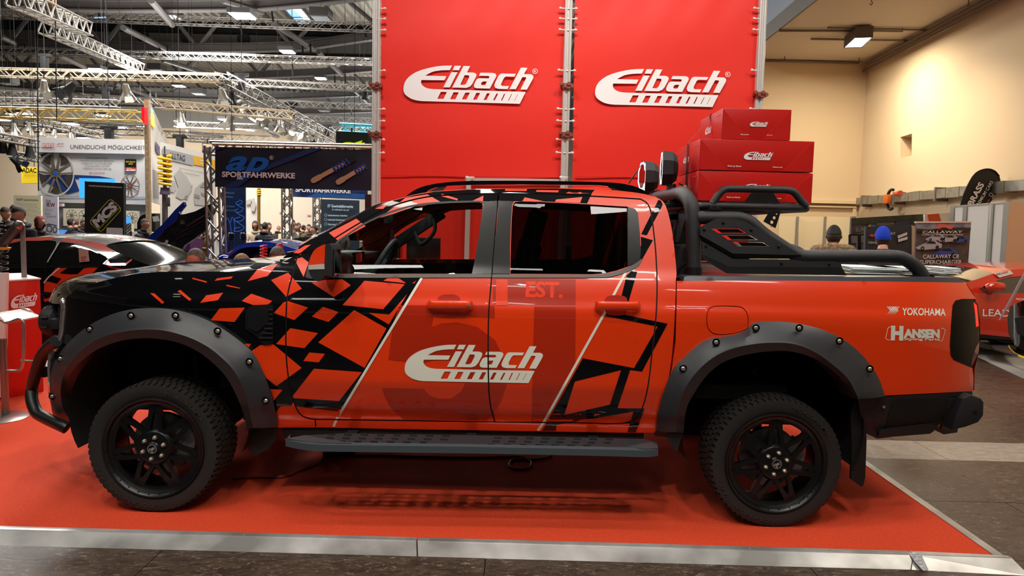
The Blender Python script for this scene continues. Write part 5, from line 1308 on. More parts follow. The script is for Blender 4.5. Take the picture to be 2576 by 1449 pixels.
# ventilation band with round outlets
t = thing('ventilation_duct', 'long grey ventilation casing with round dark outlets between the two nearest girders', 'duct')
P = [U(x, y, 37.5) for x, y in [(-260,100),(940,112)]]
b = MB(); b.box(((P[0].x+P[1].x)/2, 37.5, P[0].z-.0), (P[1].x-P[0].x, .6, 1.15)); b.build('casing', M('duct_grey', (128, 126, 122), .5, metal=.3), t)
b = MB(); b.box(((P[0].x+P[1].x)/2, 37.1, P[0].z+.85), (P[1].x-P[0].x, .5, .5)); b.box(((P[0].x+P[1].x)/2, 37.1, P[0].z-.42), (P[1].x-P[0].x, .3, .22)); b.build('dark_band', DARK, t)
for x, y in [(103,90),(213,88),(357,89),(468,92),(612,98),(722,104)]:
    c = U(x, y, 37.15); b = MB(); b.lathe([(-.02, .0001), (-.02, .32), (.05, .34)], c, (0, 1, 0), 20); b.build('air_outlet', M('outlet_dark', (52, 50, 48), .6), t, smooth=True)
# skylights
SKY = M('skylight_glass', (170, 205, 235), .3, emit=(150, 200, 250), es=1.1)
SKW = M('skylight_cloud', (250, 250, 255), .3, emit=(240, 248, 255), es=2.2)
zk = onP((0, 0, 13.08), (0, 0, 1))
def skyl(L, lab, inner=None):
    t = thing('skylight', lab, 'skylight', group='skylights in the hall roof')
    q = [zk(*p) for p in L]; b = MB(); b.prism(q, (0, 0, -.02)); b.build('skylight_pane', SKY, t)
    if inner: b = MB(); b.prism([zk(*p)+Vector((0, 0, -.03)) for p in inner], (0, 0, -.01)); b.build('bright_pane', SKW, t)
    b = MB()
    for p, q_ in zip(q, q[1:]+q[:1]): b.bar(p, q_, .12, .12)
    for f in (.33, .66): b.bar(q[0].lerp(q[3], f), q[1].lerp(q[2], f), .06, .1)
    b.build('skylight_frame', GIR, t)
skyl([(712,20),(760,19),(812,82),(770,82)], 'blue skylight with bright cloud at the top beside the red banner wall', [(738,20),(758,20),(796,58),(772,55)])
skyl([(150,0),(205,0),(235,18),(185,15)], 'blue skylight cut by the top left of the picture')
skyl([(222,40),(265,38),(296,58),(252,58)], 'blue skylight behind the upper truss at left')
t = thing('glazed_wall', 'pale blue glazed wall panel high beside the big round fan', 'window')
b = MB(); 
for k in range(14):
    x0 = 770+k*9.5; q = [U(x0, 123+k*1.6 if 0 else 126, 58), U(x0+8.6, 126, 58), U(x0+8.6, 178, 58), U(x0, 176, 58)]
    b = MB(); b.prism(q, (0, .05, 0)); b.build('pane', M('hall_glazing', (140, 178, 220), .3, emit=(120, 165, 220), es=.75), t)
t = thing('glazed_wall', 'small pale blue glazed panel high behind the second girder', 'window')
for k in range(8):
    x0 = 335+k*6; q = [U(x0, 107, 58), U(x0+5.4, 107, 58), U(x0+5.4, 150, 58), U(x0, 150, 58)]
    b = MB(); b.prism(q, (0, .05, 0)); b.build('pane', M('hall_glazing'), t)
t = thing('round_fan', 'large white round ventilation fan high beside the banner wall', 'fan')
c = U(918,160,50); b = MB(); b.lathe([(-.1, .40), (-.15, .52), (0, .56), (.1, .5)], c, (0, 1, 0), 28); b.build('fan_ring', M('fan_white', (190, 188, 182), .5), t, smooth=True)
b = MB(); b.lathe([(0, .0001), (0, .40)], c, (0, 1, 0), 24); b.build('fan_back', M('outlet_dark'), t)
b = MB(); b.lathe([(-.12, .0001), (-.12, .15), (-.05, .3), (0, .3)], c, (0, 1, 0), 20); b.build('fan_hub', M('fan_white'), t, smooth=True)
# lighting trusses
SLB = M('sling_black', (16, 16, 17), .7)
TRW = M('truss_warm_lit', (206, 190, 164), .35, metal=.7)  # lit copy of the truss metal, warm lamplight in its colour
def truss(a, Ya, e, Ye, s, label, tri=False, mat=None, grp='lighting trusses over the stands', rt=.025):
    A = U(*a, Ya); B = U(*e, Ye); t = thing('lighting_truss', label, 'truss', group=grp); mat = mat or TRUSS
    d = (B-A).normalized(); v = Vector((0, 0, 1)); u = d.cross(v).normalized(); v = u.cross(d)
    off = [u*-s/2+v*s/2, u*s/2+v*s/2, u*s/2-v*s/2, u*-s/2-v*s/2] if not tri else [u*-s/2+v*s/2, u*s/2+v*s/2, v*-s/2]
    for o_ in off:
        b = MB(); b.tube([A+o_, B+o_], rt, 6); b.build('chord', mat, t, smooth=True)
    n = max(4, int((B-A).length/s/1.1)); b = MB(); m_ = len(off)
    for i in range(n):
        p = A.lerp(B, i/n); q = A.lerp(B, (i+1)/n)
        for k in range(m_):
            o1, o2 = off[k], off[(k+1) % m_]
            if i % 2: o1, o2 = o2, o1
            b.bar(p+o1, q+o2, rt*1.1)
    b.build('braces', mat, t, kind='stuff')
    if abs(d.z) < .5:
        for f in (.12, .88): q = A.lerp(B, f); b = MB(); b.tube([q, Vector((q.x, q.y, 13.1))], .005, 4); b.build('suspension_cable', SLB, t)
    return t
truss((-30,34),30,(945,70),30,.30,'long horizontal truss just below the nearest roof girder')
truss((-30,127),33,(945,156),33,.28,'long horizontal truss below the second roof girder')
truss((-30,182),25,(556,197),24.6,.27,'warm lit truss ending at the corner of the slanting truss', mat=TRW)
truss((556,197),24.6,(850,356),38,.42,'long truss slanting down to the right, hung with spotlights')
truss((-30,236),26,(110,243),26,.24,'short truss end at the far left below the warm lit truss')
truss((125,247),30,(400,256),30,.24,'thin truss passing behind the top of the wooden wall edge')
truss((-30,255),24,(300,262),24,.22,'grey truss at left above the yellow lit truss')
truss((-30,283),20,(352,293),20,.27,'yellow lit truss with an open end beside the red letter', mat=M('truss_yellow_lit', (226, 194, 120), .35, metal=.6))  # yellow lamplight put into this truss's metal colour
truss((395,262),22,(740,292),22,.24,'truss behind the hanging spotlights, left of the slanting truss', mat=TRW)
truss((605,206),30,(945,224),30,.24,'horizontal truss right of the slanting truss, upper one')
truss((690,260),32,(945,270),32,.23,'horizontal truss right of the slanting truss, middle one')
truss((770,298),34,(945,306),34,.23,'horizontal truss right of the slanting truss, lowest one')
truss((856,322),16,(945,327),16,.17,'cyan lit truss above the black and yellow sign', mat=M('truss_cyan_lit', (130, 215, 225), .4, metal=.3, emit=(60, 190, 215), es=.25))  # cyan stage light put in as colour and a faint glow
truss((400,337),40,(700,352),40,.34,'distant truss over the long dark blue banner')
truss((440,312),45,(940,330),45,.34,'distant thin truss near the back wall')
truss((36,-8),13,(215,72),18,.30,'large truss slanting down from the top left corner')
truss((112,66),17,(352,172),26,.30,'second large truss slanting down at left, below the first')
truss((70,300),26,(300,352),30,.22,'truss slanting down behind the white wheel poster wall')
truss((-20,341),17,(94,363),18,.16,'small truss at left above the three blue lit lamps')
truss((28,388),18,(96,400),18,.14,'small truss above the yellow square sign')
truss((470,348),26,(545,352),26,.20,'short truss above the everyday wall panel')
truss((200,315),34,(365,322),34,.22,'truss far behind the wheel poster wall')
truss((-20,322),36,(365,334),36,.26,'lowest far truss just above the wheel poster wall')
# suspension slings, hoists and cables
SLB = M('sling_black', (16, 16, 17), .7)
for x, y0, y1, Y in [(190,18,42,29),(247,14,42,29),(625,6,55,29),(683,2,55,29),(46,115,128,34),(63,110,130,34),(402,122,140,34),(421,117,140,34),(761,115,150,34),(781,110,150,34),(842,190,228,40),(868,186,228,40),(735,148,190,34),(605,50,85,30),(917,60,95,31),(905,235,262,44),(882,262,290,44),(378,235,250,44),(393,235,252,44),(273,125,148,30),(687,292,322,44)]:
    b = MB(); b.tube([U(x, y0, Y), U(x+.5, (y0+y1)/2, Y), U(x+4, y1, Y)], .045, 6); b.tube([U(x, y0, Y), Vector((U(x, y0, Y).x, Y, 13.1))], .007, 5); tag(b.build('sling', SLB), uniq('black sling, '+whe(x, y1)), 'sling', 'black slings under the girders')
for x, y0, x2, y1, Y, c in [(93,-5,97,480,15,'left'),(138,-5,143,300,15,'chain beside the wooden block')]:
    b = MB(); b.tube([U(x, y0, Y), U(x2, y1, Y)], .012, 5); tag(b.build('hanging_cable', SLB), 'thin hanging cable at far left, '+('in front of the wheel poster' if x < 100 else 'below the brown chain bag'), 'cable')
t = thing('chain_bag', 'brown chain bag hanging at the top left from a lifting chain', 'bag')
b = MB(); c = U(128,8,15); b.box(c, (.16, .16, .32)); b.build('bag_body', M('bag_brown', (120, 92, 62), .8), t, bevel=.03)
for (x, y, Y) in [(112,160,26),(266,243,28),(608,208,26),(735,278,32),(822,330,36),(453,362,26),(275,345,22)]:
    t = thing('chain_hoist', 'black motor hoist, '+whe(x, y), 'hoist', group='black chain hoists on the trusses'); c = U(x, y, Y)
    b = MB(); b.tube([c, Vector((c.x, c.y, 13.1))], .012, 5); b.build('hoist_chain', SLB, t)
    b = MB(); b.box(c, (.22, .2, .5)); b.build('hoist_body', SLB, t, bevel=.03); b = MB(); b.box(c+Vector((0, 0, .28)), (.5, .12, .12)); b.build('hoist_arm', SLB, t, bevel=.02)
# hall lamps (bright panels seen from below)
HL = M('hall_lamp_glow', (255, 255, 255), .4, emit=(250, 248, 255), es=14)
lamps = [(610,41,24,'large bright'),(723,131,32,''),(807,198,40,''),(245,176,34,''),(450,217,42,''),(62,286,40,''),(260,291,40,''),(6,302,40,''),(84,318,38,''),(178,312,36,''),(304,321,36,''),(355,317,42,''),(150,335,40,''),(212,348,42,''),(528,284,46,''),(640,292,46,''),(628,328,52,''),(562,301,48,''),(33,288,44,'')]
for i, (x, y, Y, q) in enumerate(lamps):
    t = thing('hall_lamp', 'large bright flat hall lamp between the girder and the skylight' if i == 0 else uniq('glowing lamp, '+whe(x, y)), 'lamp', group=None if i == 0 else 'glowing lamps under the hall roof')
    w_ = .30 if i else .36; c = U(x, y, Y)
    b = MB(); b.tube([c, Vector((c.x, c.y, 13.1))], .006, 5); b.box(c+Vector((0, 0, .10)), (w_*2.1, w_*2.1, .16)); b.build('lamp_housing', M('lamp_grey', (90, 88, 86), .5), t)
    b = MB(); b.box(c, (w_*1.8, w_*1.8, .03)); b.build('lamp_diffuser', HL, t)
for i, (x, y, Y) in enumerate([(808,38,27),(395,172,38),(885,130,40),(500,232,44),(815,275,48),(430,35,30),(20,205,36)]):
    t = thing('hall_lamp', uniq('unlit grey box lamp, '+whe(x, y)), 'lamp', group='unlit box lamps under the hall roof'); c = U(x, y, Y)
    b = MB(); b.box(c+Vector((0, 0, .05)), (.7, .7, .3)); b.tube([c, Vector((c.x, c.y, 13.1))], .006, 5); b.build('lamp_housing', M('lamp_grey'), t); b = MB(); b.box(c+Vector((0, 0, -.12)), (.6, .6, .03)); b.build('lamp_glass', M('lamp_glass_dull', (150, 160, 165), .2), t)
# spotlights hanging from the trusses
SPG = M('spot_silver', (170, 166, 156), .3, metal=.7)
def spotlight(x, y, Y, tilt=0.5, rz=0, mat=SPG, glow=(255, 244, 214), es=4, s=1.0, label='silver spotlight hanging from the slanting truss', grp='silver spotlights on the slanting truss', doors=True):
    t = thing('spotlight', label, 'spotlight', group=grp); c = U(x, y, Y)
    R = Matrix.Rotation(rz, 3, 'Z') @ Matrix.Rotation(tilt, 3, 'X')
    d = R @ Vector((0, 0, -1))
    b = MB(); b.lathe([(-.20*s, .0001), (-.20*s, .07*s), (-.05*s, .10*s), (.05*s, .12*s), (.12*s, .16*s), (.13*s, .14*s)], c, d, 16); b.build('lamp_body', mat, t, smooth=True, angle=40)
    b = MB(); b.lathe([(.10*s, .0001), (.10*s, .13*s)], c, d, 16); b.build('lens', M('spot_glow_%d_%d' % (glow[2], es), (255, 255, 255), .3, emit=glow, es=es), t)
    b = MB(); u = R @ Vector((1, 0, 0)); b.tube([c+u*.14*s, c+u*.14*s+Vector((0, 0, .26*s)), c-u*.14*s+Vector((0, 0, .26*s)), c-u*.14*s], .012*s, 6); b.tube([c+Vector((0, 0, .26*s)), c+Vector((0, 0, .38*s))], .02*s, 6); b.build('yoke', SLB, t)
    if doors:
        for k in range(4):
            a = PI/2*k+.4; w1 = R @ Vector((math.cos(a), math.sin(a), 0)); w2 = R @ Vector((-math.sin(a), math.cos(a), 0)); q = c+d*.13*s+w1*.14*s
            b = MB(); b.prism([q-w2*.10*s, q+w2*.10*s, q+w2*.13*s+w1*.09*s+d*.16*s, q-w2*.13*s+w1*.09*s+d*.16*s], w1*.004); b.build('barn_door', mat, t)
for k, (x, y) in enumerate([(560,238),(598,262),(615,272),(655,291),(672,297),(705,312),(712,320),(737,331),(752,340),(768,342),(805,358),(813,365)]):
    Y = float(np.interp(x, [556, 850], [24.6, 38])); spotlight(x, y, Y, .6+.5*math.sin(k), k*1.3, s=1.15, label=ORD[k]+' silver spotlight from the upper end of the slanting truss')
spotlight(583,245,25.6, .5, .3, mat=SLB, label='black spotlight among the silver ones on the slanting truss', grp=None)
spotlight(786,350,35, .5, .3, mat=SLB, label='small black spotlight near the lower end of the slanting truss', grp=None)
spotlight(455,297,22, .15, 0, label='silver spotlight pointing straight down behind the wall with the yellow spring', grp=None, es=9)
spotlight(578,300,23, .6, .9, label='silver spotlight left of the slanting truss and above the dark blue banner', grp=None)
spotlight(111,218,22, .5, .6, label='silver spotlight at left under the warm lit truss', grp=None, es=8)
spotlight(175,222,20, .9, 1.4, mat=SLB, label='black box spotlight at left under the warm lit truss', grp=None, s=1.1)
spotlight(319,228,22, .5, .2, label='silver spotlight hanging left of the wooden wall edge', grp=None)
for k, (x, y) in enumerate([(36,322),(72,320),(107,334),(135,338),(178,346),(3,330)]): spotlight(x, y, 26, .3, k, s=.85, label='small bright spotlight above the poster wall, '+['second', 'third', 'fourth', 'fifth', 'rightmost', 'leftmost'][k]+' of its row', grp='bright spotlights above the wheel poster wall', es=9)
for k, (x, y) in enumerate([(9,373),(31,378),(75,383)]): spotlight(x, y, 17.5, .25, .4, mat=SLB, glow=(150, 205, 255), es=3, s=.85, label=['black lamp with blue glow at the far left edge', 'second black lamp with blue glow from the left edge', 'black lamp with blue glow just left of the wheel poster wall'][k], grp='black lamps with blue glow', doors=False)
spotlight(41,407,17.5, .9, -.6, mat=SLB, glow=(150, 205, 255), es=3, s=.7, label='tilted black lamp with blue glow above the yellow square sign', grp=None, doors=True)
spotlight(522,383,22, 1.2, .5, mat=SLB, s=1.0, label='glaring spotlight between the everyday wall panel and the dark blue banner', grp=None, es=25, doors=False)
spotlight(919,240,30, .1, 0, mat=SLB, glow=(90, 220, 255), es=3, s=1.2, label='black lamp with cyan glow beside the banner wall post', grp=None, doors=False)
# ================================================================ the red banner wall of the stand
YW = 8.0
t = thing('banner_wall', 'tall red two-panel sponsor banner wall on white aluminium posts behind the truck', 'banner wall')
for (x0, x1, xb0, xb1) in [(960,1424,955,1414),(1447,1912,1436,1885)]:
    # cloth with soft folds
    n, m_ = 60, 40; V = []
    for j in range(m_+1):
        for i in range(n+1):
            u, v = i/n, j/m_
            px = (x0+(x1-x0)*u)*(1-v)+(xb0+(xb1-xb0)*u)*v; py = -40+v*760
            w_ = .006*math.sin(u*9+v*3)+.004*math.sin(v*21+u*2)+.003*math.sin((u+v)*30)*math.exp(-((v-.05)/.1)**2)
            V.append(U(px, py, YW+w_))
    Fc = [(j*(n+1)+i, j*(n+1)+i+1, (j+1)*(n+1)+i+1, (j+1)*(n+1)+i) for j in range(m_) for i in range(n)]
    b = MB(); b.add(V, Fc); cl = b.build('banner_cloth', RED, t, smooth=True)
    bb = MB(); lg = (1015, 1342, 253) if x0 < 1200 else (1497, 1827, 262)
    logo((lg[0], lg[2]), (lg[1], lg[2]+(9 if x0 < 1200 else 8)), 89, onY(YW-.02), bb, reg=True); bb.build('logo_print', WHITE, cl)
    b = MB(); b.bar(U(x0, 441+(x0-960)*.006, YW-.012), U(x1-8, 444+(x1-960)*.006, YW-.012), .012, .004); b.build('lower_seam', M('seam_red', (176, 24, 16), .6), cl)
PW = M('post_white_aluminium', (206, 202, 196), .35, metal=.35)
for (xa, xb) in [(949,944),(1432,1416),(1921,1896)]:
    b = MB(); A_ = U(xa+ (0), -40, YW-.02); B_ = Vector((A_.x, A_.y, ZF+.04)); q = U(xb, 560, YW-.02); 
    B_.x = A_.x+(q.x-A_.x)*1.0 if 0 else q.x
    o = thing('upright', '', '') if 0 else None
    b = MB()
    for k in range(4):
        a = PI/4+k*PI/2; b.tube([A_+Vector((math.cos(a)*.035, math.sin(a)*.035, 0)), B_+Vector((math.cos(a)*.035, math.sin(a)*.035, 0))], .017, 8)
    b.bar(A_, B_, .05); po = b.build('post', PW, t, smooth=True, angle=30)
    for py in ((216, 338) if xa < 1500 else (238,)):
        c = U(xa+(xb-xa)*(py+40)/600, py, YW-.02); bb = MB(); bb.box(c, (.13, .12, .035)); bb.box(c+Vector((0, 0, -.03)), (.10, .13, .02))
        for k in range(4): bb.lathe([(-.012, .0001), (-.012, .02), (.01, .022)], c+Vector((-.06+k*.04, -.065, .012*(-1)**k)), (0, 1, 0), 8)
        bb.build('post_clamp', M('clamp_red_bronze', (150, 84, 70), .4, metal=.5), po)
    for py in (22, 48, 76, 178, 275, 305, 352, 385):
        for s in ((1,) if xa < 1000 else (-1, 1) if xa < 1500 else (-1,)):
            c = U(xa+(xb-xa)*(py+40)/600, py, YW-.05); bb = MB(); bb.tube([c, c+Vector((s*.075, 0, .004))], .007, 6); bb.lathe([(-.02, .0001), (-.014, .012), (0, .015), (.01, .010), (.02, .0001)], c+Vector((s*.085, 0, .005)), (1, 0, 0), 8); bb.build('cloth_clip', M('clip_white', (225, 222, 215), .4), po)
# lower frame seen above the cab and through the windows
b = MB(); b.bar(U(1170,452,YW-.06), U(1425,455,YW-.06), .03, .035); A_ = U(1180,450,YW-.06); b.bar(A_, Vector((A_.x-.02, A_.y, 0)), .15, .05); A_ = U(1416,450,YW-.10); b.bar(A_, Vector((A_.x-.04, A_.y, 0)), .05, .05)
b.build('door_frame', PW, t)
for x, y in [(1175,446),(1411,446)]: bb = MB(); c = U(x, y, YW-.1); bb.tube([c, c+Vector((.08, 0, 0))], .008, 6); bb.lathe([(-.02, .0001), (-.012, .014), (.01, .014), (.02, .0001)], c, (1, 0, 0), 8); bb.build('cloth_clip', M('clip_white'), t)
# black screen on a red cabinet seen through the front window
t = thing('display_screen', 'flat black display screen in front of the red wall, seen through the front window', 'screen')
b = MB(); A_, B_ = U(1023,597,7.4), U(1108,597,7.4); C_ = U(1108,690,7.4); b.box(((A_.x+B_.x)/2, 7.42, (A_.z+C_.z)/2), (B_.x-A_.x, .05, A_.z-C_.z)); b.build('screen_panel', M('screen_black', (12, 12, 13), .25), t, bevel=.005)
b = MB(); b.box(((A_.x+B_.x)/2, 7.46, C_.z/2+.1), (.08, .05, C_.z+.3)); b.box(((A_.x+B_.x)/2, 7.46, .01), (.5, .4, .02)); b.build('screen_stand', BLACKM, t)
t = thing('easel_sign', 'small white information sign behind the cab, seen past the mirror and steering wheel', 'sign')
L = [(972,612),(1002,612),(1003,652),(974,652)]
slab('sign_board', [L], onY(7.0), M('sign_cream', (214, 206, 176), .6), t, t=.02)
bb = MB()
for i in range(4): poly([(978,620+i*6),(996,620+i*6),(996,621.5+i*6),(978,621.5+i*6)], onY(6.99), bb)
bb.build('sign_text', BLACKM, t)
b = MB(); A_ = U(988,652,7.02); b.bar(A_, Vector((A_.x, 7.05, 0)), .04); b.box((A_.x, 7.05, .01), (.4, .4, .02)); b.build('sign_post', BLACKM, t)

# ================================================================ poster helper
def board(name, label, category, L, Y, mat, t=.05, group=None, surf=None):
    th = thing(name, label, category, group=group)
    slab('panel', [dn(L, Y) if not surf else L], surf or onY(Y), mat, th, t=t, smooth=False)
    return th
WB = M('poster_white', (214, 212, 210), .5); WB2 = M('poster_light_grey', (168, 168, 170), .5)
INK = M('ink_dark_grey', (70, 70, 72), .5); INKB = M('ink_black', (20, 20, 22), .5); INKR = M('ink_red', (190, 60, 50), .5)
NAVY = M('poster_navy', (22, 40, 84), .5); BLUE = M('ink_blue', (24, 92, 190), .5); YEL = M('ink_yellow', (236, 204, 30), .5)
def prt(th, name, mat, fn):
    bb = MB(); fn(bb); return bb.build(name, mat, th)
def wheel_print(cx, cy, rx, ry, n, surf, th, rimc, spk, twin=True, a0=0.0, cap=None, lip=.93, spw=.045):
    bb = MB(); poly([ell(cx, cy, rx, ry, 40), ell(cx, cy, rx*lip, ry*lip, 40)], surf, bb); bb.build('wheel_rim_print', rimc, th)
    bb = MB()
    for k in range(n):
        a = a0+2*PI*k/n
        for s in ((-1, 1) if twin else (0,)):
            a1 = a+s*.24; r1 = lip
            p0 = (cx+rx*.16*math.cos(a+s*.5), cy+ry*.16*math.sin(a+s*.5)); p1 = (cx+rx*r1*math.cos(a1), cy+ry*r1*math.sin(a1))
            dx, dy = p1[0]-p0[0], p1[1]-p0[1]; l = math.hypot(dx, dy); nx, ny = -dy/l, dx/l; w0, w1 = rx*spw*1.5, rx*spw
            poly([(p0[0]+nx*w0, p0[1]+ny*w0), (p1[0]+nx*w1, p1[1]+ny*w1), (p1[0]-nx*w1, p1[1]-ny*w1), (p0[0]-nx*w0, p0[1]-ny*w0)], surf, bb)
    poly([ell(cx, cy, rx*.2, ry*.2, 20)], surf, bb); bb.build('wheel_spoke_print', spk, th)
    if cap: bb = MB(); poly([ell(cx, cy, rx*.10, ry*.10, 16)], lambda x, y: surf(x, y)+Vector((0, -.01, 0)), bb); bb.build('wheel_cap_print', cap, th)
# ---- wheel maker's big poster wall
YP = 22
t = board('poster_wall', 'big white poster wall with a giant grey wheel and blue car, behind the black coupe', 'poster', [(93,347),(366,353),(368,515),(95,508)], YP, WB, .3)
sf = onY(YP-.03)
prt(t, 'fascia_band', M('fascia_white', (206, 204, 204), .5), lambda bb: bb.prism([U(x, y, YP-.02) for x, y in [(93,347),(366,353),(367,389),(94,384)]], (0, -.18, 0)))
sff = onY(YP-.215)
prt(t, 'headline', INK, lambda bb: text('UNENDLICHE MÖGLICHKEIT', (177,374), (366,376.5), 10.5, sff, bb))
prt(t, 'brand_lettering', INKR, lambda bb: text('BBS', (104,371), (137,371.6), 11.5, sff, bb, .045, .25))
prt(t, 'brand_lettering', M('ink_white', (235, 233, 230), .5), lambda bb: text('BBS', (105.2,370), (136,370.6), 9.8, onY(YP-.225), bb, -.002, .25))
prt(t, 'brand_lettering', INKR, lambda bb: (poly([(143,364),(146,360.8),(161,361),(160,362.2),(148,362),(146,364)], sff, bb), text('UNLIMITED', (142,368.5), (160,368.8), 2.2, sff, bb)))
def _l(bb):
    for i, (s, a, e) in enumerate([('Unverkennbares Design', 217, 271), ('Unendliche Gestaltungsmöglichkeiten', 201, 287), ('Unbegrenzte Anwendungsvielfalt', 206, 282), ('Unverwechselbare Qualität', 213, 276), ('Unglaublich schnelle Lieferung', 209, 280)]):
        text(s, (a, 398.5+i*6.6), (e, 399+i*6.6+(e-a)*.008), 3.6, sf, bb, .004)
prt(t, 'poster_text', INK, _l)
prt(t, 'poster_text', INKR, lambda bb: text('BBS UNLIMITED', (225,436), (264,437), 3.8, sf, bb))
prt(t, 'car_print', M('print_blue', (28, 60, 120), .5), lambda bb: poly([(96,392),(115,384),(130,382),(100,396),(96,400)], sf, bb) or poly([(100,440),(190,440),(250,443),(288,450),(290,458),(240,450),(188,449),(196,470),(200,480),(170,488),(140,470),(105,452)], sf, bb))
prt(t, 'floor_print', M('print_grey', (170, 174, 178), .5), lambda bb: poly([(95,490),(200,493),(366,495),(366,501),(95,498)], sf, bb))
wheel_print(140,437,47,57,5, onY(YP-.06), t, M('print_pale_grey', (196, 192, 188), .5), M('print_bronze', (110, 98, 88), .5), a0=-.28, cap=M('ink_blue'))
sfb = onY(YP-.045)
prt(t, 'wheel_shadow_print', M('print_dark_bronze', (66, 58, 52), .5), lambda bb: [poly([(140+44*.95*math.cos(a+.30), 437+53*.95*math.sin(a+.30)), (140+44*.95*math.cos(a+.62), 437+53*.95*math.sin(a+.62)), (140+44*.95*math.cos(a+.95), 437+53*.95*math.sin(a+.95)), (140+22*math.cos(a+.62), 437+27*math.sin(a+.62))], sfb, bb) for a in [-.28+2*PI*k/5 for k in range(5)]])
wheel_print(327,468,24.5,29,5, onY(YP-.05), t, M('print_copper', (150, 104, 84), .5), M('print_brown', (96, 80, 66), .5), a0=.3, cap=INKR)
wheel_print(372,452,17,36,6, onY(YP-.05), t, INKB, M('print_dark_green_grey', (86, 90, 82), .5), a0=.2) if 0 else None
t = board('award_sign', 'small black and red award sign on the big wheel poster wall', 'sign', [(314,400),(342,400.5),(342.5,432),(314.5,431)], YP-.08, INKB, .02)
sf = onY(YP-.10)
prt(t, 'red_band', M('ink_orange_red', (196, 70, 40), .5), lambda bb: poly([(314.5,421),(342.4,421.7),(342.5,431.5),(314.5,430.7)], sf, bb))
prt(t, 'award_text', YEL, lambda bb: (text('BEST BRAND', (317,408.5), (340,409), 3.4, sf, bb, .01), text('2023', (323,413.5), (334,413.8), 3, sf, bb, .02)))
prt(t, 'award_text', WHITE, lambda bb: (text('auto', (317,429.5), (341,430), 5.5, onY(YP-.11), bb, .03, .3), text('sport', (319,424), (331,424.3), 2.6, onY(YP-.11), bb, .02, .3)))
t = thing('blue_screen', 'bright blue screen partly hidden by the black column sign', 'screen')
slab('screen_panel', [[(199,448),(289,450),(289,500),(200,498)]], onY(20.5), M('screen_blue', (60, 160, 240), .4, emit=(60, 160, 245), es=.8), t, t=.06)
# grey booth wall under the poster wall, wheel display boards
t = board('booth_wall', 'grey booth wall under the wheel poster', 'wall', [(95,508),(368,514),(368,640),(95,636)], YP+.2, M('booth_grey', (140, 138, 138), .6), .1)
for x0, x1, y0, lb in [(159,213,524,'cream wheel display board left of the black column sign'), (311,345,530,'cream wheel display board right of the black column sign')]:
    t = board('display_board', lb, 'display board', [(x0,y0),(x1,y0+.6),(x1,y0+45),(x0,y0+44)], YP-.1, M('board_cream', (214, 206, 180), .5), .15)
    wheel_print(x0+21,y0+18,14,14.5,9, onY(YP-.27), t, M('print_brown'), M('print_bronze'), twin=False, spw=.05)
    if x0 < 200: wheel_print(x0+52,y0+19,13,14.5,6, onY(YP-.27), t, INKB, INKB, twin=False)
t = board('parts_board', 'cream board with rows of black rings beside the black column sign', 'display board', [(312,562),(332,562),(332,600),(312,600)], 19, M('board_cream'), .1)
for i in range(2):
    for j in range(5): 
        b = MB(); c = U(317+i*9, 566+j*8, 18.85); b.tube([c+Vector((.035*math.cos(a), 0, .035*math.sin(a))) for a in np.linspace(0, 2*PI, 12)[:-1]], .012, 6, closed=True); b.build('ring', INKB, t, smooth=True)
t = thing('small_screen', 'small red and blue screen at the right edge of the black column sign', 'screen')
slab('screen_panel', [[(311,545),(327,545.5),(327,560),(311,560)]], onY(18.9), M('screen_blue'), t, t=.05)
# ---- yellow square sign hanging
t = thing('hanging_sign', 'yellow square sign with black letters hanging beside the wheel poster wall', 'sign')
slab('sign_box', [[(53,419),(93.5,420),(94,461),(54,460)]], onY(23), M('sign_yellow', (240, 206, 40), .5, emit=(240, 200, 30), es=.25), t, t=.5)
prt(t, 'sign_letters', INKB, lambda bb: text('ADAC', (55.5,434), (91.5,434.6), 12, onY(22.95), bb, .03))
for x in (68, 86): b = MB(); b.tube([U(x,419,23.2), U(x,395,23.2)], .012, 5); b.build('sign_wire', SLB, t)
# ---- posters at far left
t = board('poster', 'cream technical drawing poster behind the two men at far left', 'poster', [(34,491),(103,492.5),(104,600),(35,600)], 17.5, M('poster_cream', (222, 214, 178), .5), .08)
sf = onY(17.46)
prt(t, 'poster_title', INKB, lambda bb: text('K&W automotive', (41,504.5), (96,506), 6, sf, bb, .012, .15))
prt(t, 'drawing_lines', M('print_cream_dark', (186, 178, 146), .5), lambda bb: [poly(pline(L, .9), sf, bb) for L in ([(72,525),(78,520),(95,523),(100,528)], [(60,531),(75,527),(90,530),(102,536)], [(55,512),(56,528)], [(90,510),(91,524)], [(40,540),(60,536),(80,545),(100,541)])])
t = board('banner', 'white roll-up banner with a chequered logo beside the red-haired woman', 'banner', [(107,494),(145,495),(146,592),(108,591)], 17.0, M('banner_lilac_white', (214, 210, 222), .5), .04)
sf = onY(16.96)
prt(t, 'banner_logo', M('ink_maroon', (110, 40, 50), .5), lambda bb: text('KW', (119,520), (138,520.6), 10, sf, bb, .03))
prt(t, 'chequers', INKB, lambda bb: [poly([(115+i*2.6+(j%2)*1.3, 502+j*3.2+i*.4), (116.6+i*2.6+(j%2)*1.3, 502+j*3.2+i*.4), (116.6+i*2.6+(j%2)*1.3, 504+j*3.2+i*.4), (115+i*2.6+(j%2)*1.3, 504+j*3.2+i*.4)], sf, bb) for i in range(5) for j in range(5) if i+j < 6])
prt(t, 'banner_text', INK, lambda bb: (text('TESTING', (112,540), (126,540.3), 4, sf, bb, .01), text('TECHNOLOGY', (116.5,547), (141.5,547.5), 4.6, sf, bb, .01)))
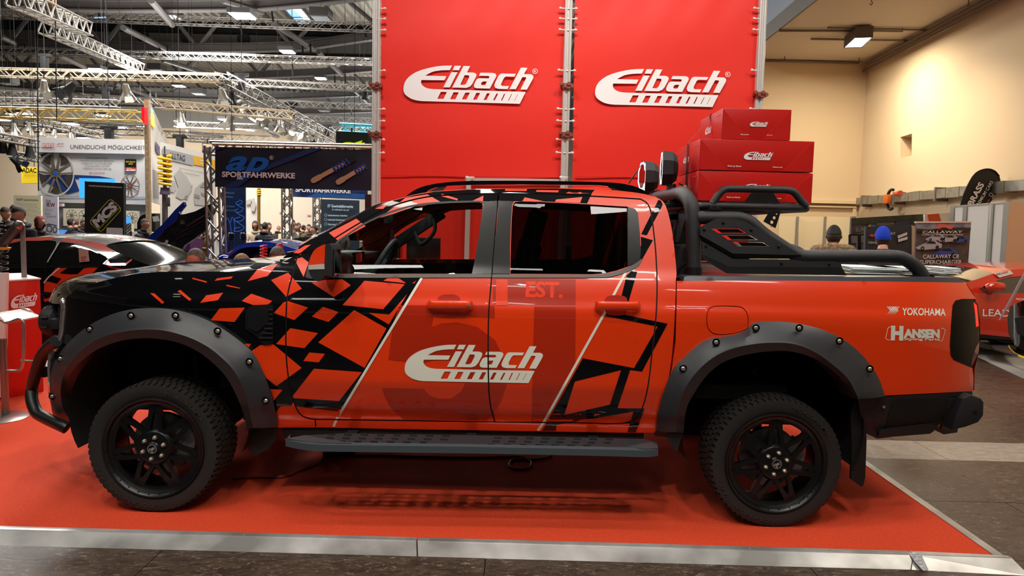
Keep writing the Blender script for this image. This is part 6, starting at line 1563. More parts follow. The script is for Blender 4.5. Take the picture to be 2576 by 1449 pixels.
prt(t, 'machine_print', M('print_steel', (90, 92, 98), .5), lambda bb: [poly([ell(cx, cy, rx, ry, 18), ell(cx, cy, rx*.6, ry*.6, 18)], sf, bb) for cx, cy, rx, ry in ((124,576,8,10), (138,578,6,9))] + [poly([(112,566),(122,562),(142,566),(144,569),(122,566),(114,570)], sf, bb)])
# ---- black column sign with a tilted yellow frame
t = thing('column_sign', 'tall black column sign with a tilted yellow-framed logo behind the coupe', 'sign')
YS = 15.5
A_, B_, C_ = U(219,457,YS), U(310,461,YS), U(310,600,YS)
b = MB(); b.prism([U(219,456.5,YS), U(310.5,460.5,YS), U(312,700,YS), U(219,700,YS)], (0, .10, 0)); b.prism([U(213,455.5,YS+.05), U(219,456.5,YS), U(219,700,YS), U(213,700,YS+.05)], (0, .10, 0)); b.build('column', M('column_black', (30, 27, 28), .5), t)
sf = onY(YS-.02)
prt(t, 'web_address', M('ink_cream', (220, 205, 190), .5), lambda bb: text('motioncontrolsuspension.com', (223,468.5), (306.5,473), 4.2, sf, bb, .02))
def rrect(c, ax, w_, h_, r, n=5):
    ax = np.array(ax)/np.linalg.norm(ax); ay = np.array([-ax[1], ax[0]]); P = []
    for sx, sy, a0 in ((1, 1, 0), (-1, 1, PI/2), (-1, -1, PI), (1, -1, 3*PI/2)):
        for k in range(n):
            a = a0+PI/2*k/(n-1); u = sx*(w_/2-r)+r*math.cos(a); v = sy*(h_/2-r)+r*math.sin(a); P.append(tuple(np.array(c)+ax*u+ay*v))
    return P
ax = (46.0, -40.0); cc = (265.5, 542)
prt(t, 'logo_frame', M('ink_lime', (206, 204, 60), .5), lambda bb: poly([rrect(cc, (51,-56), 81, 41, 9), rrect(cc, (51,-56), 78, 38, 7.6)], sf, bb))
prt(t, 'logo_letters', M('ink_pink_white', (214, 202, 200), .5), lambda bb: text('MCS', (244,573.5), (297,521.5), 22, onY(YS-.03), bb, .06, .1))
prt(t, 'logo_letters', M('ink_lime'), lambda bb: text('MOTION CONTROL SUSPENSION', (249,578), (302.5,522.5), 3.2, onY(YS-.03), bb, .015))
prt(t, 'white_label', M('ink_pink_white'), lambda bb: poly([rrect((288,590), (1,.03), 41, 34, 3)], sf, bb))
# ---- white wall with wooden edge and red letter, everyday wall panel
t = thing('partition_wall', 'tall white partition wall seen edge-on with a wooden edge, right of the wheel poster wall', 'wall')
Ea, Eb = U(370,251,17), U(378,640,17)
b = MB(); P = [U(362,250,17), U(374,250,17), U(379,727,17), U(369,727,17)]; b.prism(P, (0, .08, 0)); b.build('wooden_edge', M('edge_wood', (176, 152, 118), .6, var=(14, (150, 126, 96))), t)
far_ = [U(427,362,25), U(415,530,25)]
b = MB(); b.prism([P[1], U(425,360,24.5), U(403,520,24.5), U(380,508,17.4)] if 0 else [P[1]+Vector((0, .02, 0)), U(425,362,24.5), U(404,500,24.5)+Vector((0, 0, 0)), U(376.5,480,17.02)], (-.03, 0, 0)); b.build('wall_panel', M('panel_warm_white', (224, 218, 208), .5), t)
sw = on3(P[1], U(425,362,24.5), U(376.5,480,17.02), .04)
prt(t, 'blue_letter', M('letter_blue', (120, 190, 235), .4, emit=(110, 185, 240), es=.5), lambda bb: poly([(379,267),(386,280),(385,287),(379,282)], sw, bb))
prt(t, 'yellow_letter', M('letter_yellow', (250, 210, 20), .4, emit=(250, 210, 20), es=.8), lambda bb: poly([(379,284),(388,289),(389.5,321),(387,321),(380.5,313)], sw, bb))
prt(t, 'purple_print', M('ink_purple', (74, 58, 110), .5), lambda bb: poly([(391.5,355),(402,370),(402.5,396),(392.5,380)], sw, bb))
b = MB(); q = [U(355,270,16.8), U(363,270,16.8), U(363,312,16.8), U(360,308,16.8), U(356,302,16.8)]; b.prism(q, (0, .15, 0)); b.build('red_letter', M('letter_red', (240, 20, 24), .4, emit=(240, 16, 20), es=.8), t)
t = thing('lower_partition', 'white picture wall panel under the purple print, beside the yellow spring', 'panel')
b = MB(); b.prism([U(381,384,17.8), U(403,400,20), U(404,515,20), U(382,508,17.8)], (-.03, 0, 0)); b.build('panel', M('panel_bright_white', (236, 234, 230), .5), t)
slab('panel_grey_print', [[(384,425),(400,435),(400,500),(385,498)]], on3(U(381,384,17.8), U(403,400,20), U(404,515,20), .05), WB2, t, t=0)
t = thing('picture_wall', 'white picture wall titled in grey and yellow, sloping away left of the dark blue banner', 'poster')
W0, W1, W2 = U(403,358,18), U(541,393,21.5), U(403,560,18)
sp = on3(W0, W1, W2)
b = MB(); P = [sp(*p) for p in [(403,357),(541,392),(541,690),(403,710)]]; b.prism(P, (0, .1, 0)); b.build('panel', M('panel_warm_white'), t)
sp = on3(W0, W1, W2, .04)
prt(t, 'grey_band', WB2, lambda bb: poly([(408,372),(486,391),(486,417),(408,398)], sp, bb))
prt(t, 'yellow_band', M('band_yellow', (232, 178, 36), .5), lambda bb: poly([(487,391),(541,403),(541,426),(487,414)], sp, bb))
sp2 = on3(W0, W1, W2, .06)
prt(t, 'title_letters', INK, lambda bb: text('ALLTAG', (426,396.5), (466,406), 15, sp2, bb, .012, up=(0, -1)))
prt(t, 'band_letters', WHITE, lambda bb: (text('street comfort', (503,404.5), (528,410), 4, sp2, bb, .02, .2, up=(0, -1)), text('GEWINDE', (503,411.5), (519,414.5), 2.5, sp2, bb, .02, up=(0, -1))))
prt(t, 'poster_text', INK, lambda bb: (text('Optimierung des Fahrkomforts und individuelle', (451,424), (511,436), 3.2, sp2, bb, 0, up=(0, -1)), text('Anpassung des Fahrniveaus', (464,436), (501,443.5), 3.2, sp2, bb, .005, up=(0, -1))))
prt(t, 'photo_print', M('print_soft_grey', (188, 184, 178), .5), lambda bb: [poly(L, sp, bb) for L in ([(490,475),(510,457),(530,458),(531,505),(520,518),(490,515),(488,495)], [(424,455),(440,455),(444,475),(437,485),(429,482)], [(452,425),(470,445),(482,466),(484,476),(470,500),(455,502),(442,495),(448,470),(438,440)], [(478,470),(486,464),(472,502),(462,500)])])
prt(t, 'photo_print', M('print_mid_grey', (146, 143, 138), .5), lambda bb: [poly(L, sp2, bb) for L in ([(503,471),(512,459),(529,460),(530,474)], [(490,488),(503,492),(502,500),(490,496)], [(506,484),(520,488),(516,495),(507,491)], [(526,492),(531,490),(531,505),(526,507)])])
# big yellow spring strut in front of the picture wall
t = thing('giant_strut', 'giant yellow coil spring strut standing in front of the picture wall', 'display strut')
Yg = 17.4
b = MB(); b.tube([U(414,368,Yg), U(414,388,Yg)], .02, 8); b.tube([U(414,388,Yg), U(415,472,Yg)], .045, 10); b.tube([U(415,484,Yg), U(415.5,718,Yg)], .065, 12); b.build('damper_rod', M('strut_steel', (120, 116, 110), .3, metal=.8), t, smooth=True)
b = MB(); A_, B_ = U(414,390,Yg), U(415,466,Yg); N = 6*16; b.tube([A_.lerp(B_, i/N)+Vector((.135*math.cos(2*PI*i/16), .135*math.sin(2*PI*i/16), 0)) for i in range(N+1)], .035, 8); b.build('spring', M('spring_yellow', (236, 178, 24), .4), t, smooth=True)
b = MB(); b.lathe([(0, .10), (.10, .11), (.12, .12), (.17, .12)], U(415,472,Yg), (0, 0, -1), 16, cap=True); b.build('spring_seat', M('seat_dark_purple', (84, 66, 90), .4), t, smooth=True, angle=30)
b = MB(); b.box(U(423,508,Yg-.05), (.09, .04, .22)); b.build('bracket', M('strut_steel'), t, bevel=.01)
# ---- dark blue spring maker's banner on a truss goal
def sagbanner(L, Y, mat, name, parent, n=30, m_=10, amp=.02):
    V = []
    for j in range(m_+1):
        for i in range(n+1):
            u, v = i/n, j/m_; a = np.array(L[0])*(1-u)+np.array(L[1])*u; c = np.array(L[3])*(1-u)+np.array(L[2])*u; p = a*(1-v)+c*v
            V.append(U(p[0], p[1], Y+amp*math.sin(u*25+v*2)*math.sin(v*3)+amp*.6*math.sin(u*9-v*7)))
    b = MB(); b.add(V, [(j*(n+1)+i, j*(n+1)+i+1, (j+1)*(n+1)+i+1, (j+1)*(n+1)+i) for j in range(m_) for i in range(n)]); return b.build(name, mat, parent, smooth=True)
YA = 13.0
t = thing('fabric_banner', 'wide dark blue fabric banner with blue letters and two coilovers under a silver pipe', 'banner')
sagbanner([(541,369),(938,377),(938,480),(541,470)], YA, M('banner_dark_navy', (24, 28, 48), .6), 'banner_cloth', t, amp=.012)
sf = onY(YA-.04); sf2 = onY(YA-.06)
prt(t, 'blue_wedge', M('print_deep_blue', (26, 50, 104), .6), lambda bb: (poly([(542,370),(566,370),(542,379)], sf, bb), poly([(780,372),(812,373),(640,440),(600,470),(562,470),(640,428)], sf, bb)))
prt(t, 'blue_letters', M('letters_bright_blue', (24, 104, 200), .5), lambda bb: (text('a', (567,427), (621,428.5), 53, sf2, bb, .03, .40), text('p', (606,429), (676,431), 53, sf2, bb, .03, .40, m=0)))
prt(t, 'white_letters', WHITE, lambda bb: text('SPORTFAHRWERKE', (558,444.5), (742,448.5), 13.5, onY(YA-.07), bb, .035))
prt(t, 'light_foot', M('ink_pale_blue', (170, 205, 220), .5), lambda bb: poly([(600,444),(616,444),(610,452),(594,451)], sf2, bb))
prt(t, 'registered_mark', WHITE, lambda bb: (poly([ell(683,396.5,5.2,5.2), ell(683,396.5,4.4,4.4)], sf2, bb), text('R', (680.6,399.5), (685.6,399.6), 6, sf2, bb, .01)))
def coil(bb1, bb2, bb3, x0, y0, x1, y1, cut=None):
    d = np.array([x1-x0, y1-y0], float); L = np.linalg.norm(d); d /= L; nn = np.array([-d[1], d[0]])
    def q(a, w_): return tuple(np.array([x0, y0])+d*a*L+nn*w_)
    poly([q(0, -4), q(.05, -7), q(.20, -7), q(.22, -5.5), q(.5, -5.5), q(.5, 5.5), q(.22, 5.5), q(.2, 7), q(.05, 7), q(0, 4)], sf2, bb1)
    for k in range(5 if cut is None else 4):
        a = .5+k*.075; poly([q(a, -8), q(a+.035, -9), q(a+.065, 8), q(a+.03, 9)], sf2, bb2); 
    poly([q(.53, -4), q(.78, -4), q(.78, 4), q(.53, 4)], sf, bb1)
    if cut is None: poly([q(.84, -8), q(.97, -8), q(1, -3), q(1, 3), q(.97, 8), q(.84, 8)], sf2, bb3)
b1, b2, b3 = MB(), MB(), MB(); coil(b1, b2, b3, 783, 457, 893, 396); coil(b1, b2, b3, 846, 461, 940, 405, 1)
b1.build('strut_print', M('print_brass', (190, 158, 120), .4), t); b2.build('spring_print', M('print_spring_blue', (44, 72, 160), .4), t); b3.build('boot_print', INKB, t)
b = MB(); b.tube([U(534,362,YA), U(940,372,YA)], .025, 10); b.build('top_pipe', M('truss_warm_lit'), t, smooth=True)
for k in range(19):
    x = 546+k*21.5; b = MB(); b.bar(U(x, 363+k*.5, YA-.02), U(x, 372+k*.45, YA-.02), .012); b.build('banner_tie', SLB, t)
truss((538,368),13.3,(549,768),13.3,.24,'upright truss carrying the left end of the dark blue banner', grp='upright trusses')
truss((535,374),13.35,(940,384),13.35,.24,'truss behind the top edge of the dark blue banner', grp=None)
truss((722,462),17,(723,724),17,.18,'thin upright truss in the middle, below the dark blue banner', grp=None)
truss((798,490),19,(799,710),19,.17,'thin upright truss beside the dark menu poster', grp=None)
t = thing('fabric_banner', 'second blue banner showing cut-off letters just below the long dark blue one', 'banner')
sagbanner([(734,455),(925,460),(925,502),(734,495)], 17.5, M('banner_mid_navy', (26, 46, 92), .6), 'banner_cloth', t, amp=.01)
prt(t, 'white_letters', WHITE, lambda bb: text('SPORTFAHRWERKE', (743,482), (882,486), 11, onY(17.44), bb, .035))
prt(t, 'blue_wedge', M('print_mid_blue', (30, 84, 150), .6), lambda bb: poly([(800,484),(920,488),(920,500),(770,496)], onY(17.45), bb))
t = board('menu_poster', 'dark poster with white list lines below the second blue banner', 'poster', [(808,501),(903,504),(903,640),(808,640)], 18.5, M('poster_slate', (36, 48, 60), .5), .06)
sf = onY(18.45)
prt(t, 'poster_text', M('ink_pale_cyan', (200, 224, 228), .5), lambda bb: (text('ST Gewindefahrwerke', (824,521), (888,523), 7, sf, bb, .02), text('So individuell wie nie!', (835,529), (878,530.5), 4.5, sf, bb, .005, .2), text('Individualisierbare Federfarbe', (825,543.5), (874,544.5), 4.2, sf, bb, .012), text('Individuelle Federkennzeichnung', (825,554.5), (879,555.5), 4.2, sf, bb, .012), text('Optionale Federn', (825,566), (860,567), 4.2, sf, bb, .012), [poly([ell(819.5, 541+11.3*k, 3.4, 3.4), ell(819.5, 541+11.3*k, 2.9, 2.9)], sf, bb) for k in range(3)]))
t = thing('dark_red_cloth', 'dark maroon upright cloth panel at the left foot of the banner wall', 'cloth panel')
slab('panel', [dn([(918,489),(940,489),(940,640),(919,640)], 8.8)], onY(8.8), M('cloth_maroon', (50, 16, 22), .7), t, t=.06)
# green-black sign cube
t = thing('hanging_sign', 'black sign cube with lime letters hanging beside the banner wall', 'sign')
slab('sign_box', [[(845,330),(925,334),(926,376),(845,374)]], onY(15), M('sign_black_green', (24, 36, 26), .5), t, t=.6)
prt(t, 'sign_letters', M('letters_lime', (214, 240, 50), .4, emit=(205, 240, 40), es=.6), lambda bb: text('st', (853,372), (918,374), 21, onY(14.96), bb, .07, .25))
b = MB(); b.tube([U(885,331,15.2), U(885,322,15.2)], .02, 6); b.build('hanger', SLB, t)
# blue spring poster, car picture panel, small yellow coilover
t = board('poster', 'blue poster with a glowing spring spiral under the left end of the dark blue banner', 'poster', [(558,468),(616,470),(616,640),(558,640)], 15, M('poster_blue', (34, 64, 112), .5), .06)
sf = onY(14.95)
prt(t, 'spring_print', M('print_glow_blue', (80, 140, 235), .5, emit=(70, 130, 240), es=.3), lambda bb: [poly(pline(cat([(601,503),(609,506),(607,512),(596,515),(594,509),(602,506)], 4), 1.6), sf, bb), poly(pline(cat([(596,514),(603,520),(612,524),(606,532),(594,534),(592,528),(600,526)], 4), 1.6), sf, bb), poly(pline(cat([(593,533),(604,541),(614,546),(608,555),(593,557),(591,550),(604,546)], 4), 1.8), sf, bb), poly(pline(cat([(593,556),(606,565),(614,572),(606,580),(590,582),(592,574),(604,572)], 4), 1.8), sf, bb), poly(pline(cat([(567,566),(571,548),(578,560),(582,582)], 4), 1.4), sf, bb), poly(pline(cat([(580,560),(584,546),(590,560),(590,580)], 4), 1.4), sf, bb)])
prt(t, 'poster_text', M('ink_sky', (140, 190, 235), .5), lambda bb: (text('TIEFERLEGUNG', (565,487), (590,488), 4.5, sf, bb, .02), text('LOWERING', (565,497), (586,498), 4.5, sf, bb, .02), text('SPORTFEDERN', (570,521), (590,521.6), 4, sf, bb, .02), text('PRO KIT', (568,531), (590,531.6), 4, sf, bb, .02)))
t = board('poster', 'white poster with a pale car picture right of the blue spring poster', 'poster', [(617,471),(649,473),(650,640),(617,640)], 20, M('panel_warm_white'), .06)
prt(t, 'car_print', M('print_soft_grey'), lambda bb: (poly([(631,502),(640,498),(644,515),(640,532),(632,530)], onY(19.95), bb), poly([(618,505),(630,500),(634,512),(620,514)], onY(19.95), bb)))
t = thing('giant_strut', 'slim tall yellow and brown strut beside the pale car poster', 'display strut')
b = MB(); b.tube([U(651,474,19.8), U(651,705,19.8)], .045, 8); b.build('damper_rod', M('strut_brass', (150, 120, 60), .4, metal=.5), t, smooth=True)
b = MB(); A_, B_ = U(651,476,19.8), U(651,492,19.8); b.tube([A_.lerp(B_, i/32)+Vector((.05*math.cos(2*PI*i/10), .05*math.sin(2*PI*i/10), 0)) for i in range(33)], .02, 6); b.build('spring', M('spring_yellow'), t, smooth=True)
for k, x in enumerate((582, 612)):
    t = thing('coilover_pair', ['dark blue coilover pair on a stand in front of the blue spring poster, left one', 'dark blue coilover pair on a stand in front of the blue spring poster, right one'][k], 'coilover')
    for j, dx_ in enumerate((-4, 4)):
        b = MB(); A_, B_ = U(x+dx_*.7, 584, 14.4), U(x+dx_, 606, 14.4); b.tube([A_.lerp(B_, i/60)+Vector((.03*math.cos(2*PI*i/12), .03*math.sin(2*PI*i/12), 0)) for i in range(61)], .011, 6); b.tube([A_, U(x+dx_*1.3, 640, 14.4)], .015, 8); b.build('coilover', M('coil_navy', (24, 32, 70), .35), t, smooth=True)
    b = MB(); c = U(x, 640, 14.4); b.box((c.x, 14.4, c.z/2), (.3, .2, c.z)); b.build('stand', BLACKM, t)
# exit signs on the far wall
for k, (x, y) in enumerate([(708,537),(778,544),(151,516)]):
    t = board('exit_sign', ['small white hanging sign left of the thin upright truss', 'small white hanging sign left of the menu poster', 'small white hanging sign right of the chequered roll-up banner'][k], 'sign', [(x-6,y-4),(x+6,y-4),(x+6,y+3),(x-6,y+3)], 30 if k < 2 else 21, M('sign_white', (220, 214, 208), .5), .1)
    prt(t, 'sign_mark', INKR, lambda bb: poly([(x-3,y-1.5),(x+4,y-1.5),(x+4,y+1),(x-3,y+1)], onY(29.9 if k < 2 else 20.9), bb))
# yellow and purple counters far away
for lb, L, Y, c in [('yellow display counter far behind, left of the thin upright truss', [(690,601),(714,601),(714,640),(690,640)], 24, (222, 176, 20)), ('purple counter front far behind, right of the blue spring poster', [(622,600),(632,600),(632,640),(622,640)], 22, (112, 56, 110)), ('purple cabinet under the open black car lid', [(460,600),(478,600),(478,680),(455,680)], 15, (112, 50, 120)), ('white display counter far behind the standing visitors', [(700,588),(716,588),(716,603),(700,603)], 24.5, (214, 206, 190)), ('white booth counter between the column sign and the blue lid', [(326,583),(395,585),(395,640),(326,640)], 19, (214, 210, 206))]:
    t = thing('counter', lb, 'counter'); slab('counter_body', [dn(L, Y)], onY(Y), M('counter_%d_%d' % (c[0], c[2]), c, .5), t, t=.6)
t = thing('touch_screen', 'tilted blue touch screen desk between the roll-up banner and the column sign', 'screen')
slab('screen_panel', [[(147,577),(170,578),(160,592),(147,592)]], onY(15.8), M('screen_pale_blue', (110, 170, 235), .4, emit=(100, 165, 240), es=.7), t, t=.03)
slab('screen_frame', [[(146,575.5),(181,577),(164,593),(158,593),(170,578.6),(146,577.5)]], onY(15.79), M('frame_grey', (92, 94, 100), .4), t, t=.05)
b = MB(); c = U(155,592,15.85); b.box((c.x, 15.9, c.z/2), (.3, .2, c.z)); b.build('screen_stand', GIR, t)

# ================================================================ red counter, stool, spring stand at the left edge
t = thing('counter', 'red box counter with white sponsor logo at the left edge of the picture', 'counter')
YCn = 6.3
fr_ = [(-60,712),(8,708),(110,703),(112,985),(60,1001),(-60,1003)]
gz = lambda x, y: UZ(x, y, 0)
A0 = gz(-40,1004); A1 = gz(16,1003); A2 = gz(110,984)
ztop = U(110,704,A2.y).z
b = MB(); b.prism([A0, A1, A2, A2+Vector((-.55, .55, 0)), A0+Vector((-.5, .55, 0))], (0, 0, ztop)); b.build('counter_body', M('counter_red', (206, 18, 12), .35, coat=.4), t, bevel=.004)
b = MB(); b.prism([p+Vector((0, 0, ztop+.002)) for p in (A0+Vector((0, -.01, 0)), A1+Vector((0, -.01, 0)), A2+Vector((.01, 0, 0)), A2+Vector((-.55, .55, 0)), A0+Vector((-.5, .55, 0)))], (0, 0, .012)); b.build('counter_top', M('counter_pink_white', (220, 190, 186), .35), t)
sc = onP(A1, (A2-A1).cross(Vector((0, 0, 1))), .012)
prt(t, 'logo_print', WHITE, lambda bb: logo((27,777), (94,768), 31, sc, bb, reg=False))
t = thing('leaflet_stand', 'tall pale pink panel leaning at the far left in front of the red counter', 'panel')
b = MB(); b.prism([U(-40,688,6.0), U(15,686,6.0), U(9,1000,6.0), U(-40,1000,6.0)], (0, .04, 0)); b.build('panel', M('panel_pink_white', (226, 198, 192), .4), t, bevel=.004)
t = thing('bar_stool', 'white and chrome cantilever bar stool with round steel foot at the left edge', 'stool')
Yst = 5.6
b = MB(); bc = UZ(0,1052,0); b.lathe([(.012, .0001), (.012, .20), (.004, .215), (0, .215)], (bc.x-.02, bc.y, 0), (0, 0, 1), 40); b.build('foot_plate', M('stool_steel', (150, 140, 136), .3, metal=.9), t, smooth=True, angle=30)
cs = bc.x-.02
b = MB(); b.tube([(cs, Yst, .01), (cs, Yst, .62)], .028, 14); b.build('column', M('stool_steel'), t, smooth=True)
zs = U(30,803,Yst).z
def sp_(x, y): return U(x, y, Yst-.0)
b = MB(); b.prism([sp_(-30,790), sp_(2,800), sp_(10,806), sp_(20,810), sp_(50,804), sp_(50,808), sp_(20,815), sp_(8,811), sp_(0,806), sp_(-30,796)][::1], (0, .38, 0)); b.build('seat', M('seat_white', (236, 214, 208), .35), t, bevel=.006)
for dy in (0, .38):
    b = MB(); o_ = Vector((0, dy, 0)); b.tube([p+o_ for p in [sp_(*q) for q in cat([(-30,930),(40,933),(52,928),(57,915),(60,860),(60,822),(57,808),(46,803),(20,812),(4,805),(-8,795),(-30,790)], 3)]], .0125, 10); b.build('frame_tube', M('stool_chrome', (190, 168, 160), .25, metal=.8), t, smooth=True)
t = thing('spring_display_post', 'flat grey metal post standing on the red counter before the black coupe', 'post')
b = MB(); A_ = U(58,566,6.5); B_ = U(60,707,6.5); b.box(((A_.x+B_.x)/2, 6.5, (A_.z+B_.z)/2), (.045, .012, A_.z-B_.z)); b.box((B_.x, 6.5, B_.z+.004), (.12, .08, .008)); b.build('post_blade', M('post_grey', (150, 140, 134), .45, metal=.3), t, bevel=.002)
t = thing('shock_absorber', 'dark damper tube leaning against the grey post, its silver cap on top', 'damper')
b = MB(); b.tube([U(-20,645,6.45), U(44,570,6.45)], .042, 18); b.build('damper_tube', M('damper_dark', (58, 48, 50), .35, coat=.3), t, smooth=True, angle=50)
b = MB(); A_ = U(44,570,6.45); B_ = U(52,561,6.45); b.tube([A_, A_.lerp(B_, .5), B_, B_.lerp(A_, -.3)], [.044, .045, .036, .01], 18); b.build('silver_cap', M('stool_steel'), t, smooth=True)
t = thing('coil_spring', 'black coil spring with yellow top cup at the left edge on the counter', 'spring')
b = MB(); A_, B_ = U(4,630,6.45), U(4,705,6.45); N = 5*18; b.tube([A_.lerp(B_, i/N)+Vector((.048*math.cos(2*PI*i/18), .048*math.sin(2*PI*i/18), 0)) for i in range(N+1)], .009, 8); b.build('coil', M('coil_black', (16, 16, 17), .25), t, smooth=True)
b = MB(); b.lathe([(0, .055), (.02, .07), (.025, .03)], U(6,628,6.45), (0, 0, 1), 20, cap=True); b.build('top_cup', M('cup_yellow', (216, 150, 20), .45), t, smooth=True, angle=30)
t = thing('coil_spring', 'thin dark spring behind the damper tube at the far left edge', 'spring')
b = MB(); A_, B_ = U(-2,558,6.8), U(-2,600,6.8); N = 4*16; b.tube([A_.lerp(B_, i/N)+Vector((.05*math.cos(2*PI*i/16), .05*math.sin(2*PI*i/16), 0)) for i in range(N+1)], .008, 8); b.build('coil', M('coil_black'), t, smooth=True)
b = MB(); b.tube([B_, U(-2,705,6.8)], .02, 8); b.build('rod', BLACKM, t)
# ================================================================ other cars
def carsurf(Y0, zb, tum, off=0.0, x0=None, x1=None, nose=.35):
    def sy(X, Z):
        y = Y0+(.03*((Z-.55)/.4)**2 if Z < zb else .02+(Z-zb)*tum)
        if x0 is not None and X < x0: y += nose*min(1, (x0-X)/.9)**2
        if x1 is not None and X > x1: y += nose*min(1, (X-x1)/.9)**2
        return y
    def f(px, py):
        d = ray(px, py); Y = Y0
        for _ in range(12):
            p = CAM_P+d*(Y/d.y); Y = .5*Y+.5*sy(p.x, p.z)
        return CAM_P+d*(Y/d.y-off)
    return f
def bridge(name, pts, surf, yc, mat, parent, crown=.05, n=10):
    A = [surf(*p) for p in pts]; V = []
    for a in A:
        for k in range(2*n+1):
            s = k/n-1; V.append(Vector((a.x, yc+(yc-a.y)*s, a.z+crown*(1-s*s))))
    w_ = 2*n+1; b = MB(); b.add(V, [(i*w_+k, i*w_+k+1, (i+1)*w_+k+1, (i+1)*w_+k) for i in range(len(A)-1) for k in range(w_-1)])
    return b.build(name, mat, parent, smooth=True, angle=50)
def simple_wheel(c, r, parent, w_=.22, yd=1):
    b = MB(); b.lathe([(0, r*.68), (-.01, r*.75), (0, r*.95), (.02, r), (w_-.02, r), (w_, r*.9)], c, (0, yd, 0), 40); tyre = b.build('tyre', RUBBER, parent, smooth=True, angle=30)
    b = MB(); b.lathe([(.06, r*.60), (.0, r*.66), (-.004, r*.69)], c, (0, yd, 0), 40); b.lathe([(.0, .0001), (.0, r*.14), (.02, r*.16)], c, (0, yd, 0), 20)
    for k in range(5):
        t = 2*PI*k/5; d = Vector((math.cos(t), 0, math.sin(t))); b.bar(c+Vector((0, .012*yd, 0))+d*r*.12, c+Vector((0, .012*yd, 0))+d*r*.64, .05, .03, up=(0, 1, 0))
    b.build('rim', RIMM, parent, smooth=True, angle=30)
# ---- black and orange coupe behind the truck's nose
Y0, YCC = 8.5, 9.42
t = coupe = thing('coupe', 'low black coupe with orange shard livery and a paper sheet in its side window', 'car')
sC = carsurf(Y0, 1.02, .55, 0)
def fC(o): return carsurf(Y0, 1.02, .55, o)
roofN = cat([(-260,668),(-150,645),(-60,628),(0,619),(35,609),(61,602),(117,598),(150,598),(188,601),(223,608),(258,618),(285,630),(330,650),(380,668),(420,674),(452,680)], 3)
bodyL = list(roofN)+[(470,700),(480,760),(476,830),(440,900),(380,930),(300,940),(-100,930),(-300,920),(-460,890),(-480,800),(-440,740),(-380,715),(-300,700)]
winF = cat([(-120,668),(-60,643),(0,620),(35,612),(61,607),(117,605),(140,607)], 3)+[(142,612),(138,625),(108,669),(60,671),(0,672),(-120,674)]
winR = cat([(152,609),(188,613),(223,624),(258,641),(272,650)], 3)+[(271,655),(244,671),(117,670),(113,668)]
BP2 = M('coupe_black_paint', (8, 8, 11), .22, coat=1)
slab('body_side', [bodyL, winF, winR], sC, BP2, t, t=.03, step=22, both=True, yc=YCC)
slab('door_window', [winF], fC(-.015), M('coupe_glass', (20, 24, 24), .03, coat=1), t, t=0, step=22, both=True, yc=YCC)
slab('quarter_window', [winR], fC(-.015), M('coupe_glass'), t, t=0, step=22, both=True, yc=YCC)
bridge('roof', [p for p in roofN if 30 <= p[0] <= 262], sC, YCC, BP2, t, .05)
bridge('rear_glass', [p for p in roofN if 258 <= p[0] <= 425], sC, YCC, M('coupe_rear_glass', (10, 11, 12), .08, spec=.3, ior=1.08), t, .035)
bridge('windscreen', [p for p in roofN if -155 <= p[0] <= 36], sC, YCC, M('coupe_glass'), t, .05)
bridge('trunk_lid', [p for p in roofN if p[0] >= 418]+[(470,700),(480,760),(470,850)], sC, YCC, BP2, t, .04)
bridge('hood', [(-440,740),(-380,712),(-300,690),(-220,668),(-150,650)], sC, YCC, BP2, t, .05)
def z8(L): return [(x/4.26, 560+y/4.26) for x, y in L]
def decoC(name, polys, mat, off):
    b = MB()
    for L in polys: poly(L, fC(off), b, step=14)
    return b.build(name, mat, t, smooth=True)
OR2 = M('coupe_orange', (226, 58, 24), .3, coat=1)
decoC('orange_livery', [z8([(70,235),(95,205),(150,178),(300,158),(560,150),(600,165),(560,185),(430,195),(215,196),(130,215)]), z8([(640,190),(700,165),(820,180),(960,205),(1000,240),(1130,250),(1225,300),(1150,360),(1080,300),(960,255),(830,222),(700,205)]), z8([(1100,440),(1150,395),(1180,435),(1350,432),(1405,390),(1420,398),(1345,460),(1180,462),(1210,480),(1370,505),(1340,515),(1170,478)]),
  z8([(600,487),(720,487),(640,540),(700,550),(830,555),(900,490),(1060,470),(1000,535),(860,580),(760,600),(720,640),(680,710),(600,790),(570,830),(475,850),(465,800),(480,760),(560,750),(470,740),(475,650),(530,610),(510,600)]), z8([(900,205),(1000,200),(1160,240),(1100,260)])], OR2, .004)
decoC('dark_shards', [z8([(495,625),(545,565),(655,600),(610,655)]), z8([(650,545),(700,505),(820,500),(780,555)]), z8([(470,765),(565,745),(548,805),(470,815)]), z8([(640,690),(700,640),(735,610),(790,615),(700,760),(620,800)])], BP2, .008)
b = MB(); poly(pline([(150,674),(141,681),(122,697),(110,712)], 3), fC(.010), b, step=10); b.build('white_stripe', WHITEV, t)
b = MB(); poly(pline([(0,673.5),(117,671.5),(244,672),(262,665),(273,652),(262,641)], 2.0), fC(.010), b, step=10); poly(pline([(148,611),(113,669)], 3), fC(.006), b, step=10); b.build('window_trim', M('coupe_trim', (90, 92, 92), .2, metal=.8), t)
b = MB(); P = z8([(840,275),(945,290),(960,415),(850,425)]); poly(P, fC(.002), b); b.build('window_sheet', M('sheet_beige', (176, 128, 110), .5), t)
b = MB(); text('S7', z8([(868,410)])[0], z8([(925,408)])[0], 11, fC(.006), b, .03); b.build('sheet_number', M('ink_sheet_red', (150, 30, 30), .5), t)
b = MB(); L = [sC(115.5, 672), sC(114, 700), sC(113, 760)]; b.tube([p+Vector((0, -.001, 0)) for p in L], .003, 5); b.build('door_gap', DARK, t)
for x in (-1.05-.0, 0): pass
xw1 = U(330,880,Y0).x; 
